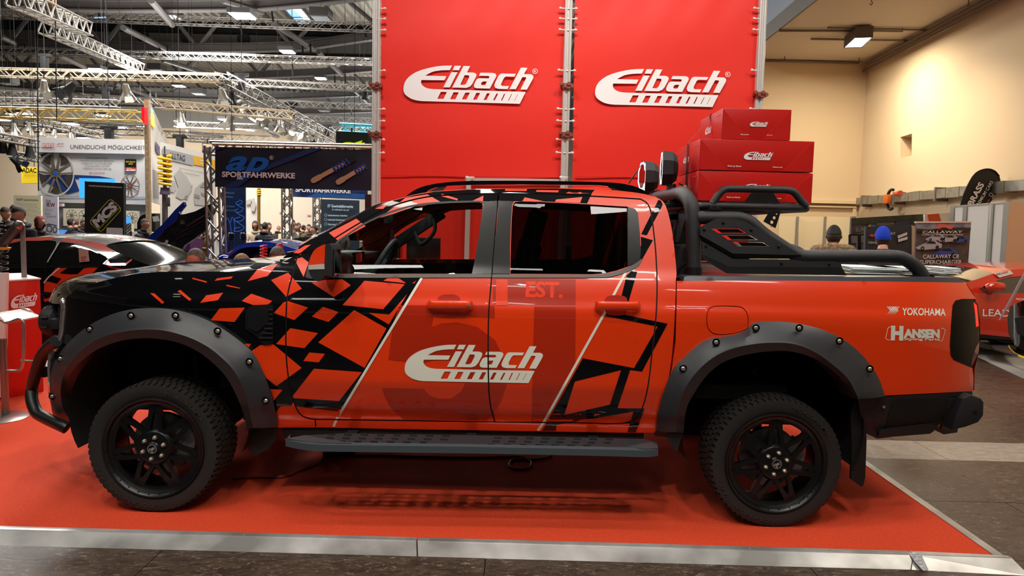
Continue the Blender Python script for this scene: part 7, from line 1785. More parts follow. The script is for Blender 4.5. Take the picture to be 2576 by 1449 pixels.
for xw in (U(330,880,Y0).x, U(-280,880,Y0).x):
    simple_wheel(Vector((xw, Y0-.03, .34)), .34, t); simple_wheel(Vector((xw, 2*YCC-Y0+.03, .34)), .34, t, yd=-1)
# ---- open lid of the blue car and the blue sports car
t = thing('sports_car', 'blue sports car seen over the truck hood, its roof curving behind the red springs', 'car')
YBl = 12.0
sBl = carsurf(YBl, .95, .5)
BL = M('car_blue_paint', (10, 44, 150), .2, coat=1)
rf = cat([(530,668),(545,655),(570,637),(592,622),(615,613),(640,608.5),(665,608),(690,611),(715,618),(745,628),(775,640),(800,652)], 3)
wn = cat([(573,650),(592,633),(612,624),(640,621),(668,622),(690,628),(705,640),(700,652),(640,656)], 3)
slab('body_side', [list(rf)+[(850,665),(900,690),(905,760),(880,790),(520,790),(505,730),(515,690)], wn], sBl, BL, t, t=.03, step=18, both=True, yc=YBl+.92)
slab('side_window', [wn], carsurf(YBl, .95, .5, -.015), CLEAR, t, t=0, both=True, yc=YBl+.92)
bridge('roof', rf, sBl, YBl+.92, BL, t, .04)
bridge('trunk_lid', [(800,652),(850,665),(900,690),(905,760)], sBl, YBl+.92, BL, t, .04)
b = MB(); b.tube([carsurf(YBl, .95, .5, .01)(*p) for p in cat([(543,657),(565,643),(585,630)], 3)], .012, 6); b.build('pillar_highlight_trim', CHROME, t)
b = MB(); c = U(563,650,YBl-.12); b.lathe([(-.09, .01), (-.06, .05), (.02, .065), (.09, .03)], c, (1, 0, .2), 12); b.build('door_mirror', BL, t, smooth=True)
b = MB(); b.box((U(640,700,YBl).x, YBl+.9, .75), (1.2, 1.2, .3)); b.box((U(650,640,YBl).x, YBl+.6, 1.0), (.14, .5, .6)); b.build('seats', M('seat_fabric'), t, bevel=.03)
for xw in (560, 840):
    c = U(xw, 760, YBl-.02); simple_wheel(Vector((c.x, YBl-.03, .33)), .33, t)
t = thing('open_clamshell', 'blue and black front lid of a sports car standing tilted open above the black coupe', 'car lid')
YL = 13.6
lid = [(362,612),(380,590),(408,565),(441,527),(461,508),(464,517),(450,535),(455,540),(467,538),(490,532),(510,522),(538,509),(543,520),(535,538),(525,552),(518,575),(490,600),(465,616),(450,640),(430,640),(418,628),(398,621),(385,612)]
slab('lid_underside', [lid], onY(YL), M('lid_black', (13, 14, 20), .25, coat=.6, bump=(3, .5, .05)), t, t=.10, step=14)
slab('lid_blue_skin', [[(362,608),(380,590),(408,565),(441,527),(461,508),(464,517),(450,535),(444,555),(432,565),(415,575),(408,585),(396,600),(383,613)]], onY(YL-.03), BL, t, t=.05, step=14)
b = MB()
for L in ([(470,570),(500,552),(520,540)], [(455,585),(490,566),(510,556)], [(440,605),(470,588)]): b.tube([U(x, y, YL-.03) for x, y in L], .02, 6)
b.build('lid_ribs', M('lid_rib', (26, 26, 32), .35), t, smooth=True)
b = MB(); b.tube([U(445,640,YL+.05), U(440,760,YL+.05)], .03, 6); b.box((U(440,760,YL).x, YL+.05, .02), (.5, .5, .04)); b.build('lid_prop', BLACKM, t)
b = MB(); c = U(422,622,YL-.1); slab('white_tag', [[(418,603),(424,606),(419,618),(412,614)]], onY(YL-.06), M('ink_pink_white'), t, t=.005)
# black car at far centre
t = thing('black_car', 'black car seen end-on beneath the menu poster, white lettering on its window', 'car')
YK2 = 16
slab('body', [cat([(725,622),(732,606),(745,599),(780,596),(812,598),(826,603),(835,622)], 3)+[(845,640),(845,690),(722,690),(720,640)]], onY(YK2), M('car_black_paint', (8, 9, 14), .2, coat=1), t, t=1.0, step=16)
prt(t, 'window_print', WHITE, lambda bb: text('RAW', (750,610), (790,611), 3.5, onY(YK2-.02), bb, .03))
b = MB(); b.lathe([(-.03, .0001), (-.03, .07), (.02, .09)], U(733,618,YK2-.02), (0, 1, 0), 14); b.build('headlight', M('headlight_glow', (255, 250, 240), .3, emit=(255, 245, 235), es=2), t)
slab('wing', [[(696,606),(735,606),(735,609),(696,609)]], onY(YK2-.3), BLACKM, t, t=.3)
# dark suv in the far booth
t = thing('dark_suv', 'dark off-road car far behind the wooden edged wall, over the white booth counter', 'car')
slab('body', [cat([(345,560),(352,545),(368,538),(400,537),(418,541),(422,560)], 3)+[(424,590),(345,590)]], onY(21), M('car_black_paint'), t, t=1.8, step=14)
slab('window', [[(383,545),(398,543),(402,556),(386,558)]], onY(20.98), M('booth_grey'), t, t=.01)
# red coil springs on the shelf above the seated visitors
for k, (x, y0, y1, Y, r) in enumerate([(663,616,655,8.7,.030), (704,612,655,8.9,.030)]):
    t = thing('coil_spring', ['upright red coil spring between the blond and the curly-haired visitor', 'upright red coil spring behind the curly-haired visitor'][k], 'spring'); A_, B_ = U(x, y0, Y), U(x, y1+15, Y); N = 7*14
    b = MB(); b.tube([A_.lerp(B_, i/N)+Vector((.038*math.cos(2*PI*i/14), .038*math.sin(2*PI*i/14), 0)) for i in range(N+1)], .009, 8); b.build('coil', M('spring_red', (206, 30, 44), .35), t, smooth=True)
    b = MB(); b.tube([B_, Vector((B_.x, B_.y, 0))], .012, 8); b.box((B_.x, B_.y, .01), (.25, .25, .02)); b.build('spring_stand', BLACKM, t)

# ================================================================ right side: race booth
t = board('banner', 'race track banner with dark trees and outline lettering, behind the dark info screen', 'banner', [(2142,549),(2332,538),(2332,720),(2140,720)], 14.5, M('banner_dusk', (92, 84, 80), .6, var=(2.5, (60, 58, 58))), .05)
sf = onY(14.45)
prt(t, 'tree_print', M('print_tree_green', (64, 62, 40), .6, var=(9, (40, 44, 34))), lambda bb: poly([(2142,549),(2332,538),(2332,560),(2310,556),(2290,562),(2260,556),(2225,560),(2212,557),(2200,566),(2160,562),(2142,568)], sf, bb))
prt(t, 'track_print', M('print_asphalt', (110, 98, 92), .6), lambda bb: poly([(2142,590),(2180,584),(2332,580),(2332,600),(2142,612)], sf, bb))
prt(t, 'banner_lettering', M('print_pale_outline', (150, 140, 128), .5), lambda bb: (text('EURO', (2154,583), (2184,581), 11, onY(14.43), bb, -.006), text('NASCAR', (2208,566), (2250,564), 5, onY(14.43), bb, -.004)))
prt(t, 'stripe_print', M('ink_orange_stripe', (206, 120, 60), .5), lambda bb: poly([(2186,565),(2192,565),(2191,570),(2184,570)], onY(14.43), bb))
prt(t, 'stripe_print', BLUE, lambda bb: poly([(2194,565),(2201,565),(2201,570),(2192,570)], onY(14.43), bb))
prt(t, 'race_car_print', M('print_navy_grey', (50, 56, 86), .5), lambda bb: poly([(2252,567),(2256,557),(2283,556),(2287,567)], onY(14.43), bb))
t = board('banner', 'white banner with a large orange-red block above the roll-up poster', 'banner', [(2326,539),(2398,534),(2398,600),(2328,600)], 14.3, M('panel_warm_white'), .05)
prt(t, 'orange_block', M('print_orange_block', (214, 84, 30), .5), lambda bb: poly([(2333,539.5),(2362,537),(2368,557),(2338,559)], onY(14.25), bb))
t = board('info_stand', 'dark grey info stand with small white labels behind the man in the blue beanie', 'display stand', [(2178,570),(2296,567),(2294,720),(2176,720)], 12.5, M('stand_slate', (48, 50, 54), .5), .06)
sf = onY(12.45)
prt(t, 'stand_lettering', M('ink_pale', (206, 202, 196), .5), lambda bb: (text('CALLAWAY', (2200,593), (2253,590), 6.5, sf, bb, .005), text('Callaway', (2184,612), (2206,612), 5, sf, bb, .01)))
prt(t, 'stand_labels', M('ink_pale'), lambda bb: (poly([(2258,593),(2282,584),(2282,591),(2259,600)], sf, bb), poly([(2259,602),(2283,595),(2283,602),(2260,609)], sf, bb)))
prt(t, 'flag_print', INKR, lambda bb: poly(cat([(2186,594),(2192,588),(2200,591),(2206,587),(2206,592),(2196,596)], 3), sf, bb))
slab('side_post', [[(2294,567),(2302,569),(2301,720),(2294,720)]], onY(12.48), M('side_post_beige', (186, 160, 134), .5), t, t=.04)
t = board('roll_up_banner', 'roll-up poster with sports cars on asphalt and white supercharger lettering', 'banner', [(2306,561),(2443,560),(2432,720),(2302,720)], 11.5, M('poster_asphalt', (94, 82, 74), .55, var=(5, (70, 60, 54))), .04)
sf = onY(11.46); sf2 = onY(11.44)
prt(t, 'top_rail', M('rail_pale', (206, 196, 186), .4), lambda bb: bb.prism([U(x, y, 11.44) for x, y in [(2305,557),(2444,556.5),(2444,560.5),(2305,561)]], (0, .06, 0)))
prt(t, 'sky_print', M('print_dusk_sky', (150, 146, 154), .6, var=(7, (104, 102, 112))), lambda bb: poly([(2306,561),(2443,560),(2442,577),(2306,579)], sf, bb))
prt(t, 'tree_print', M('print_tree_dark', (44, 42, 40), .6), lambda bb: poly([(2306,575),(2340,577),(2380,573),(2420,572),(2442,573),(2442,580),(2306,582)], sf2, bb))
prt(t, 'flag_print', M('ink_flag_red', (196, 92, 76), .5), lambda bb: poly(cat([(2352,575),(2362,564),(2375,564),(2398,568),(2392,577),(2375,572),(2362,576)], 3), onY(11.42), bb))
prt(t, 'title_lettering', M('ink_pale'), lambda bb: (text('CALLAWAY', (2321,587), (2422,586), 6.5, onY(11.42), bb, .015, .1), text('POWERFULLY ENGINEERED AUTOMOBILES', (2320,592), (2422,591.5), 3, onY(11.42), bb, .015), text('CALLAWAY C8', (2322,650.5), (2412,649.5), 10.5, onY(11.42), bb, .01), text('SUPERCHARGER', (2314,664.5), (2420,663.5), 10.5, onY(11.42), bb, .01), text('687 PS bei 6450 U/min', (2378,677), (2428,677), 3, onY(11.42), bb), text('870 NM Drehmoment', (2378,681.5), (2428,681.5), 3, onY(11.42), bb), text('bei 4450 U/min', (2394,686), (2428,686), 3, onY(11.42), bb)))
prt(t, 'dark_foot', INKB, lambda bb: poly([(2304,669),(2435,669),(2432,720),(2302,720)], sf, bb))
def pcar(bb, x, y, s, f=1):
    poly([(x, y), (x+s*.12*f, y-s*.06), (x+s*.35*f, y-s*.16), (x+s*.5*f, y-s*.26), (x+s*.75*f, y-s*.25), (x+s*f, y-s*.12), (x+s*.98*f, y+s*.02), (x+s*.8*f, y+s*.06), (x+s*.3*f, y+s*.10), (x+s*.05*f, y+s*.07)], onY(11.445), bb)
prt(t, 'silver_car_print', M('print_silver', (160, 158, 166), .4), lambda bb: (pcar(bb, 2304, 622, 66), pcar(bb, 2328, 601, 50), pcar(bb, 2360, 604, 52)))
def pdet(bb, x, y, s):
    poly([(x+s*.38, y-s*.15), (x+s*.5, y-s*.235), (x+s*.7, y-s*.225), (x+s*.78, y-s*.14)], onY(11.435), bb); poly([ell(x+s*.26, y+s*.04, s*.07, s*.075, 12), ell(x+s*.26, y+s*.04, s*.035, s*.04, 12)], onY(11.435), bb); poly([ell(x+s*.82, y, s*.065, s*.07, 12)], onY(11.435), bb)
prt(t, 'car_detail_print', INKB, lambda bb: [pdet(bb, *q) for q in ((2304,622,66), (2328,601,50), (2360,604,52), (2344,640,66), (2392,606,46))])
prt(t, 'blue_car_print', M('print_car_blue', (52, 70, 140), .4), lambda bb: (pcar(bb, 2344, 640, 66), pcar(bb, 2392, 606, 46)))
# white booth walls
BW = M('booth_wall_white', (200, 198, 192), .5)
zz = [(2398,520),(2428,515.5),(2432,515),(2494,511),(2499,510.5),(2532,509.5)]
sB = on3(U(2398,520,13.4), U(2532,509.5,12.0), U(2398,700,13.4))
for k, (a, e) in enumerate([(0, 1), (2, 3), (4, 5)]):
    L = [zz[a], zz[e], (zz[e][0]-20, 826), (zz[a][0]-20 if k else zz[a][0]-10, 820)]
    o = slab('partition_panel', [L], sB, BW, None, t=.04); tag(o, ['white partition panel right behind the roll-up poster', 'middle white partition panel above the orange coupe', 'white partition panel nearest the peach coloured one'][k], 'panel', 'white partition panels above the orange coupe')
sBf = on3(U(2398,520,13.4), U(2532,509.5,12.0), U(2398,700,13.4), .03)
PAL = M('panel_aluminium')
t = thing('aluminium_framework', 'aluminium frame rails and posts of the white partition panels at the right', 'frame')
for k, L in enumerate([[(2396,518),(2532,507.5),(2532,511.5),(2396,522)], [(2395,518),(2400,518),(2390,820),(2385,820)], [(2428,515),(2433,515),(2413,822),(2408,822)], [(2494,511),(2500,510),(2480,825),(2474,825)], [(2531,508),(2539,508),(2517,828),(2509,828)]]):
    slab('rail' if k == 0 else 'post', [L], sBf, PAL, t, t=.06)
o = slab('partition_panel', [[(2539,508),(2620,512),(2610,835),(2517,835)]], onY(12.0), M('panel_peach', (214, 176, 142), .5), None, t=.04); tag(o, 'peach coloured partition panel at the right picture edge', 'panel')
t = thing('feather_flag', 'black feather flag with white lettering rising above the white partition panels', 'flag')
fl_ = cat([(2416,524),(2422,495),(2435,465),(2450,440),(2466,429),(2485,425),(2502,430),(2514,443),(2517,462),(2510,480),(2498,500),(2488,514)], 4)
sF = onY(13.45)
slab('flag_cloth', [fl_+[(2470,560),(2400,560)]], sF, M('flag_black', (30, 28, 28), .6), t, t=.006)
b = MB(); b.tube([U(*p, 13.44) for p in cat([(2412,545),(2416,520),(2422,495),(2435,465),(2450,440),(2466,429),(2485,425),(2502,430),(2514,443)], 4)], .012, 8); b.tube([U(2412,545,13.44), Vector((U(2412,545,13.44).x, 13.44, ZF))], .014, 8); b.build('flag_pole', BLACKM, t, smooth=True)
prt(t, 'flag_lettering', WHITE, lambda bb: (text('BRASS', (2446,519), (2476,464), 15, onY(13.42), bb, .03), text('PREMIUM CARS', (2460,523), (2499,458), 8.5, onY(13.42), bb, .004)))
prt(t, 'flag_emblem', M('ink_pale'), lambda bb: (poly([rrect((2493,490), (1,-1.6), 9, 9, 2), rrect((2493,490), (1,-1.6), 6.5, 6.5, 1.5)], onY(13.42), bb), poly([(2495,499),(2501,489),(2502.5,490),(2496.5,500)], onY(13.42), bb)))
prt(t, 'flag_red_tick', INKR, lambda bb: poly([(2480,512),(2488,500),(2490,503),(2482,513)], onY(13.42), bb))
t = thing('barrier', 'thin black display frame between the man in the cap and the dark info stand', 'frame')
b = MB(); b.bar(U(2137,591,13), U(2180,590,13), .03); b.bar(U(2137,591,13), U(2137,720,13), .03); b.bar(U(2160,591,13), U(2160,720,13), .06); b.build('frame_bars', BLACKM, t)
# ---- orange coupe at the right
t = thing('sports_coupe', 'glossy orange-red sports coupe with white door lettering at the right edge', 'car')
YO, YOC = 9.6, 10.5
ORR = M('coupe_red_orange', (206, 46, 22), .2, coat=1)
sO = carsurf(YO, .93, .55)
ro = cat([(2395,760),(2412,735),(2431,712),(2462,701),(2500,688),(2530,680),(2560,677),(2620,675),(2700,678),(2760,690),(2850,720),(2930,745)], 3)
wo = [(2463,727),(2480,717),(2510,705),(2540,697),(2600,693),(2680,697),(2720,715),(2720,735),(2600,737),(2500,738),(2475,736)]
slab('body_side', [list(ro)+[(2960,790),(2950,860),(2700,862),(2520,846),(2440,838),(2390,835),(2380,800)], wo], sO, ORR, t, t=.03, step=20, both=True, yc=YOC)
slab('side_window', [wo], carsurf(YO, .93, .55, -.012), M('coupe_glass_grey', (70, 62, 54), .05, coat=1), t, t=0, step=24, both=True, yc=YOC)
bridge('windscreen', [p for p in ro if 2428 < p[0] < 2505], sO, YOC, M('windscreen_dark', (44, 40, 36), .05, coat=1), t, .06)
bridge('roof', [p for p in ro if p[0] > 2497 and p[0] < 2770], sO, YOC, ORR, t, .05)
bridge('hood', [(2340,800),(2370,775)]+[p for p in ro if p[0] <= 2431], sO, YOC, ORR, t, .05)
c = U(2501,722,YO-.12); b = MB(); b.lathe([(-.13, .02), (-.08, .055), (.02, .07), (.12, .05), (.14, .01)], c, (1, 0, .05), 14); b.bar(c+Vector((0, .04, -.04)), c+Vector((.05, .2, -.12)), .05); b.build('door_mirror', ORR, t, smooth=True)
prt(t, 'door_lettering', WHITE, lambda bb: text('LEADIN', (2472,795), (2571,797), 18.5, carsurf(YO, .93, .55, .01), bb, .01))
prt(t, 'roof_sticker', M('ink_pale'), lambda bb: poly([(2495,688),(2538,681),(2547,690),(2512,700)], lambda x, y: sO(x, y)+Vector((0, -.02, .01)), bb))
prt(t, 'sticker_lettering', INKR, lambda bb: text('BRASS', (2503,694), (2532,687), 4, lambda x, y: sO(x, y)+Vector((0, -.03, .012)), bb, .02))
b = MB(); b.add([sO(2440,838), sO(2600,852), sO(2600,858), sO(2440,850)], [(0, 1, 2, 3)]); b.build('side_skirt', BLACKM, t)
xw = U(2400,800,YO).x; simple_wheel(Vector((xw-.05, YO-.02, .34)), .34, t); simple_wheel(Vector((xw+2.6, YO-.02, .34)), .34, t)
b = MB(); b.box((xw+1.2, YOC, .28), (3.4, 1.6, .16)); b.build('underbody', DARK, t)
prt(t, 'small_lettering', WHITE, lambda bb: text('NASCAR', (2556,754), (2576,755), 4.5, carsurf(YO, .93, .55, .012), bb, .02))
# black front corner of another car with yellow splitter
t = thing('black_race_car', 'black race car nose with a yellow-edged splitter at the right picture edge', 'car')
YR2 = 7.6
slab('front_corner', [cat([(2541,772),(2550,766),(2570,758),(2600,750),(2700,740)], 3)+[(2700,880),(2600,890),(2570,880),(2553,868),(2537,840),(2534,800)]], lambda x, y: U(x, y, YR2+.3*max(0, (2576-x)/42)**2), M('race_black', (10, 10, 12), .15, coat=1), t, t=1.1, tdir=(.95, .35, 0), step=10)
slab('vent_mesh', [[(2555,800),(2576,795),(2620,790),(2620,850),(2576,848),(2560,838)]], onY(YR2-.02), M('mesh_dark', (28, 28, 30), .6), t, t=.02)
b = MB(); zs2 = .13; pts_ = [UZ(x, y, zs2) for x, y in cat([(2536,868),(2540,878),(2552,889),(2566,896),(2590,904),(2640,915)], 4)]
b.tube(pts_, .014, 8); b.build('splitter_edge', M('splitter_yellow', (226, 196, 30), .4), t, smooth=True)
b = MB(); b.prism([p+Vector((0, 0, .012)) for p in pts_]+[pts_[-1]+Vector((0, 1, .012)), pts_[0]+Vector((.1, .6, .012))], (0, 0, -.02)); b.build('splitter', M('splitter_grey', (70, 68, 66), .4), t)
t = thing('prop_rod', 'slanting clear plastic prop rod in front of the orange coupe door', 'rod')
b = MB(); b.tube([U(2514,806,6.8), U(2540,760,6.8), U(2580,685,6.8)], [.009, .012, .014], 10); b.build('rod', M('clear_plastic', (190, 170, 176), .15, trans=.5, coat=.5), t, smooth=True)
t = thing('flat_box', 'low flat white box with a brown print lying on the grey booth floor', 'box')
A_ = UZ(2500,881,ZF+.0); b = MB(); b.box((A_.x+.12, A_.y+.15, ZF+.045), (.42, .3, .07)); b.build('box_body', M('ink_pale'), t, bevel=.004)
b = MB(); b.box((A_.x+.06, A_.y+.12, ZF+.0815), (.2, .14, .002)); b.build('box_print', M('print_copper'), t)
t = thing('white_plinth', 'white plinth beside the nose of the black race car', 'plinth')
b = MB(); A_ = UZ(2536,868,ZF); b.box((A_.x+.12, A_.y+.2, .22), (.28, .12, .5)); b.build('plinth_body', BW, t, bevel=.004)
# grey booth floor
b = MB(); P = [UZ(2425,884,ZF+.004), UZ(2590,960,ZF+.004), UZ(2900,960,ZF+.004), UZ(2700,760,ZF+.004), UZ(2150,760,ZF+.004), UZ(2300,830,ZF+.004)]
b.prism(P, (0, 0, .008)); o = b.build('carpet_grey', M('grey_booth_carpet', (150, 148, 144), .9, var=(60, (140, 138, 134)))); o['kind'] = 'structure'
# ================================================================ people
def skin_mesh(J, E, root, sub=1):
    """J: name -> (pos, rx, ry). One skinned surface."""
    names = list(J); idx = {n: i for i, n in enumerate(names)}
    me = bpy.data.meshes.new('b'); me.from_pydata([J[n][0] for n in names], [(idx[a], idx[b_]) for a, b_ in E], [])
    o = bpy.data.objects.new('b', me); COL.objects.link(o)
    m = o.modifiers.new('s', 'SKIN'); m.use_smooth_shade = True
    for i, n in enumerate(names):
        sv = me.skin_vertices[0].data[i]; sv.radius = (J[n][1], J[n][2]); sv.use_root = (n == root)
    s2 = o.modifiers.new('d', 'SUBSURF'); s2.levels = sub; s2.render_levels = sub
    dg = bpy.context.evaluated_depsgraph_get(); ev = o.evaluated_get(dg); em = ev.to_mesh()
    V = [tuple(v.co) for v in em.vertices]; Fc = [tuple(p.vertices) for p in em.polygons]
    ev.to_mesh_clear(); bpy.data.objects.remove(o); bpy.data.meshes.remove(me)
    return V, Fc
def head_mesh(n=22, m_=20):
    """unit head facing -Y: x half width .075, height .24 about its centre"""
    V = []; 
    for j in range(m_+1):
        v = PI*j/m_; 
        for i in range(n):
            u = 2*PI*i/n
            x = math.sin(v)*math.sin(u); y = -math.sin(v)*math.cos(u); z = math.cos(v)
            X, Y, Z = x*.076, y*.098, z*.122
            if Z < 0:
                k = 1+.35*Z/.122*(1 if Y < .02 else .5); X *= k
                if Y > 0: Y *= 1+.45*Z/.122
            front = max(0, -y)
            nose = math.exp(-((X/.016)**2+((Z+.018)/.026)**2))*front; Y -= .026*nose
            brow = math.exp(-(((abs(X)-.03)/.03)**2+((Z-.022)/.012)**2))*front; Y -= .006*brow
            eye = math.exp(-(((abs(X)-.031)/.015)**2+((Z-.002)/.012)**2))*front; Y += .011*eye
            lips = math.exp(-((X/.024)**2+((Z+.062)/.009)**2))*front; Y -= .007*lips
            chin = math.exp(-((X/.03)**2+((Z+.105)/.02)**2))*front; Y -= .010*chin
            V.append((X, Y, Z))
    Fc = [(j*n+i, j*n+(i+1) % n, (j+1)*n+(i+1) % n, (j+1)*n+i) for j in range(m_) for i in range(n)]
    return V, Fc
HV, HFc = head_mesh()
def person(px, py, Y, label, top=(40, 40, 46), pants=(34, 36, 46), hair=(50, 38, 30), skin=(196, 142, 116), face=0, lean=0.0, nod=.0, sit=False, H=None, hairstyle='short', group=None, arms='down', hat=None, fur=False, sz=None, wide=1.0, detail=True):
    """head top at pixel px, py on depth Y; face = heading in degrees (0 looks towards the camera)"""
    P = U(px, py, Y); zt = P.z-(.0); zt0 = ZF if not (P.x < 3 and Y < 11) else 0
    Hh = sz or (1.28 if sit else 1.0)*(zt-zt0) if sit else (sz or zt-zt0)
    s = (sz or (1.72 if sit else zt-zt0))/1.75
    t = thing('person', label, 'person', group=group)
    R = Matrix.Rotation(math.radians(face), 3, 'Z')
    hz = zt-zt0-.122*s      # head centre height above floor
    def j(x, y, z): return (x*s, y*s, z)
    hc = hz; nk = hc-.12*s; sh = hc-.215*s
    hip = hc-.80*s if not sit else hc-.78*s
    ly = lean
    wd = wide
    J = {'pelvis': (j(0, .0, hip), .14*s*wd, .11*s), 'waist': (j(0, -.01-ly*.3, hip+.16*s), .135*s*wd, .105*s), 'chest': (j(0, -.02-ly*.7, sh-.12*s), .165*s*wd, .12*s), 'neckb': (j(0, -.01-ly*.9, sh-.005*s), .10*s, .08*s), 'neck': (j(0, -.015-ly, nk), .060*s, .060*s), 'skull': (j(0, -.03-ly, nk+.08*s), .05*s, .05*s)}
    E = [('pelvis', 'waist'), ('waist', 'chest'), ('chest', 'neckb'), ('neckb', 'neck'), ('neck', 'skull')]
    for k, sd in ((-1, 'l'), (1, 'r')):
        shx = .185*wd
        J['sh'+sd] = (j(k*shx, -.01-ly*.8, sh-.055*s), .078*s, .075*s); E.append(('chest', 'sh'+sd))
        if arms == 'front':
            el = j(k*.24, -.08-ly*.6, sh-.30*s); wr = j(k*.09, -.34-ly*.4, sh-.27*s); hd = j(k*.05, -.41-ly*.4, sh-.26*s)
        elif arms == 'cross':
            el = j(k*.26, -.06-ly*.6, sh-.28*s); wr = j(-k*.06, -.24-ly*.5, sh-.24*s); hd = j(-k*.12, -.26-ly*.5, sh-.20*s)
        else:
            el = j(k*.24, .0-ly*.4, sh-.31*s); wr = j(k*.25, -.06-ly*.2, sh-.56*s); hd = j(k*.245, -.09, sh-.64*s)
        J['el'+sd] = (el, .052*s, .052*s); J['wr'+sd] = (wr, .036*s, .036*s); J['hd'+sd] = (hd, .038*s, .026*s)
        E += [('sh'+sd, 'el'+sd), ('el'+sd, 'wr'+sd), ('wr'+sd, 'hd'+sd)]
        J['hip'+sd] = (j(k*.09, 0, hip-.06*s), .095*s, .095*s); E.append(('pelvis', 'hip'+sd))
        if sit: kn = j(k*.12, -.45, hip-.04*s); an = j(k*.12, -.45, .09*s); to = j(k*.13, -.60, .05*s)
        else: kn = j(k*.10, -.02, hip*.54); an = j(k*.11, .02, .09*s); to = j(k*.13, -.14, .045*s)
        J['kn'+sd] = (kn, .068*s, .068*s); J['an'+sd] = (an, .047*s, .047*s); J['to'+sd] = (to, .046*s, .04*s)
        E += [('hip'+sd, 'kn'+sd), ('kn'+sd, 'an'+sd), ('an'+sd, 'to'+sd)]
        if detail:
            hp = Vector(hd); dr_ = (Vector(hd)-Vector(wr)).normalized(); sd2 = dr_.orthogonal().normalized()
            for f in range(4):
                b1_ = hp+dr_*.035*s+sd2*(f-1.5)*.018*s; J['f%d%s' % (f, sd)] = (tuple(b1_+dr_*.02*s), .010*s, .010*s); J['g%d%s' % (f, sd)] = (tuple(b1_+dr_*(.055-.006*abs(f-1.5))*s+Vector((0, 0, -.01*s))), .008*s, .008*s)
                E += [('hd'+sd, 'f%d%s' % (f, sd)), ('f%d%s' % (f, sd), 'g%d%s' % (f, sd))]
            th = hp+sd2*.045*s+dr_*.01*s; J['t'+sd] = (tuple(th), .011*s, .011*s); J['u'+sd] = (tuple(th+dr_*.03*s+sd2*.012*s), .009*s, .009*s); E += [('hd'+sd, 't'+sd), ('t'+sd, 'u'+sd)]
    V, Fc = skin_mesh(J, E, 'pelvis', 1)
    base = Vector((P.x, Y+.0, zt0))
    hcen = Vector((0, (-.03-ly)*s-.02*s, hc))
    off = R @ Vector((hcen.x, hcen.y, 0)); base = base-off
    Rn = Matrix.Rotation(nod, 3, 'X')
    mats = [M('skin_%d' % skin[0], skin, .5), M('cloth_%d_%d_%d' % top, top, .8, bump=(60, .3, .006)), M('cloth_%d_%d_%d' % pants, pants, .8), M('shoe_dark', (30, 28, 28), .5)]
    mi = []
    zwr = None
    jn = {n: Vector(J[n][0]) for n in J}
    for f in Fc:
        c = sum((Vector(V[i]) for i in f), Vector())/len(f)
        nr_ = min(jn, key=lambda n: (jn[n]-c).length/(J[n][1]+.02))
        k = 1
        if nr_[:2] in ('ne',) and nr_ != 'neckb' or nr_ == 'skull': k = 0
        elif nr_[:2] in ('hd',) or nr_[0] in 'fgu' or (nr_[0] == 't' and nr_[:2] != 'to'): k = 0
        elif nr_[:3] == 'hip' or nr_ == 'pelvis' and c.z < hip or nr_[:2] in ('kn',): k = 2
        elif nr_[:2] == 'an': k = 2
        elif nr_[:2] == 'to': k = 3
        mi.append(k)
    b = MB(); b.v = [tuple(base+R @ Vector(v)) for v in V]; b.f = list(Fc); b.m = mi
    hs = s*1.0
    def hp_(v): return base+R @ (hcen+Rn @ (Vector(v)*hs))
    b.add([hp_(v) for v in HV], HFc, 0)
    for k in (-1, 1):
        ear = [(k*.077, .012, .012), (k*.086, .022, .018), (k*.088, .024, -.006), (k*.080, .012, -.024), (k*.074, .004, -.008)]
        b.add([hp_(v) for v in ear]+[hp_((v[0]-k*.006, v[1]+.004, v[2])) for v in ear], [(0, 1, 2, 3, 4), (9, 8, 7, 6, 5)]+[(i, 5+i, 5+(i+1) % 5, (i+1) % 5) for i in range(5)], 0)
    body = b.build('body', mats, t, smooth=True, angle=70)
    for k in (-1, 1):
        e = MB(); c = hp_((k*.031, -.082, .002)); e.lathe([(-.011*hs, .0001), (-.008*hs, .008*hs), (0, .011*hs), (.008*hs, .008*hs)], c, R @ Vector((0, 1, 0)), 10); e.build('eye', M('eye_white', (214, 206, 200), .3), t, smooth=True)
        e = MB(); c = hp_((k*.031, -.0925, .002)); e.lathe([(-.0015*hs, .0001), (-.0005*hs, .0045*hs)], c, R @ Vector((0, 1, 0)), 8); e.build('iris', M('eye_dark', (30, 24, 20), .2), t)
    e = MB()
    for k in (-1, 1): e.add([hp_(v) for v in [(k*.015, -.099, .022), (k*.031, -.098, .028), (k*.047, -.086, .023), (k*.031, -.100, .022)]], [(0, 1, 2, 3)])
    e.add([hp_(v) for v in [(-.022, -.0965, -.063), (0, -.104, -.060), (.022, -.0965, -.063), (0, -.103, -.066)]], [(0, 1, 2, 3)], 0); e.build('brows_and_mouth', M('brow_%d' % hair[0], tuple(int(c*.6+20) for c in hair), .7), t)
    # hair
    rnd = random.Random(int(px)); hm = M('hair_%d_%d' % (hair[0], hair[1]), hair, .65, bump=(220, .8, .006), var=(60, tuple(int(c*.6) for c in hair)))
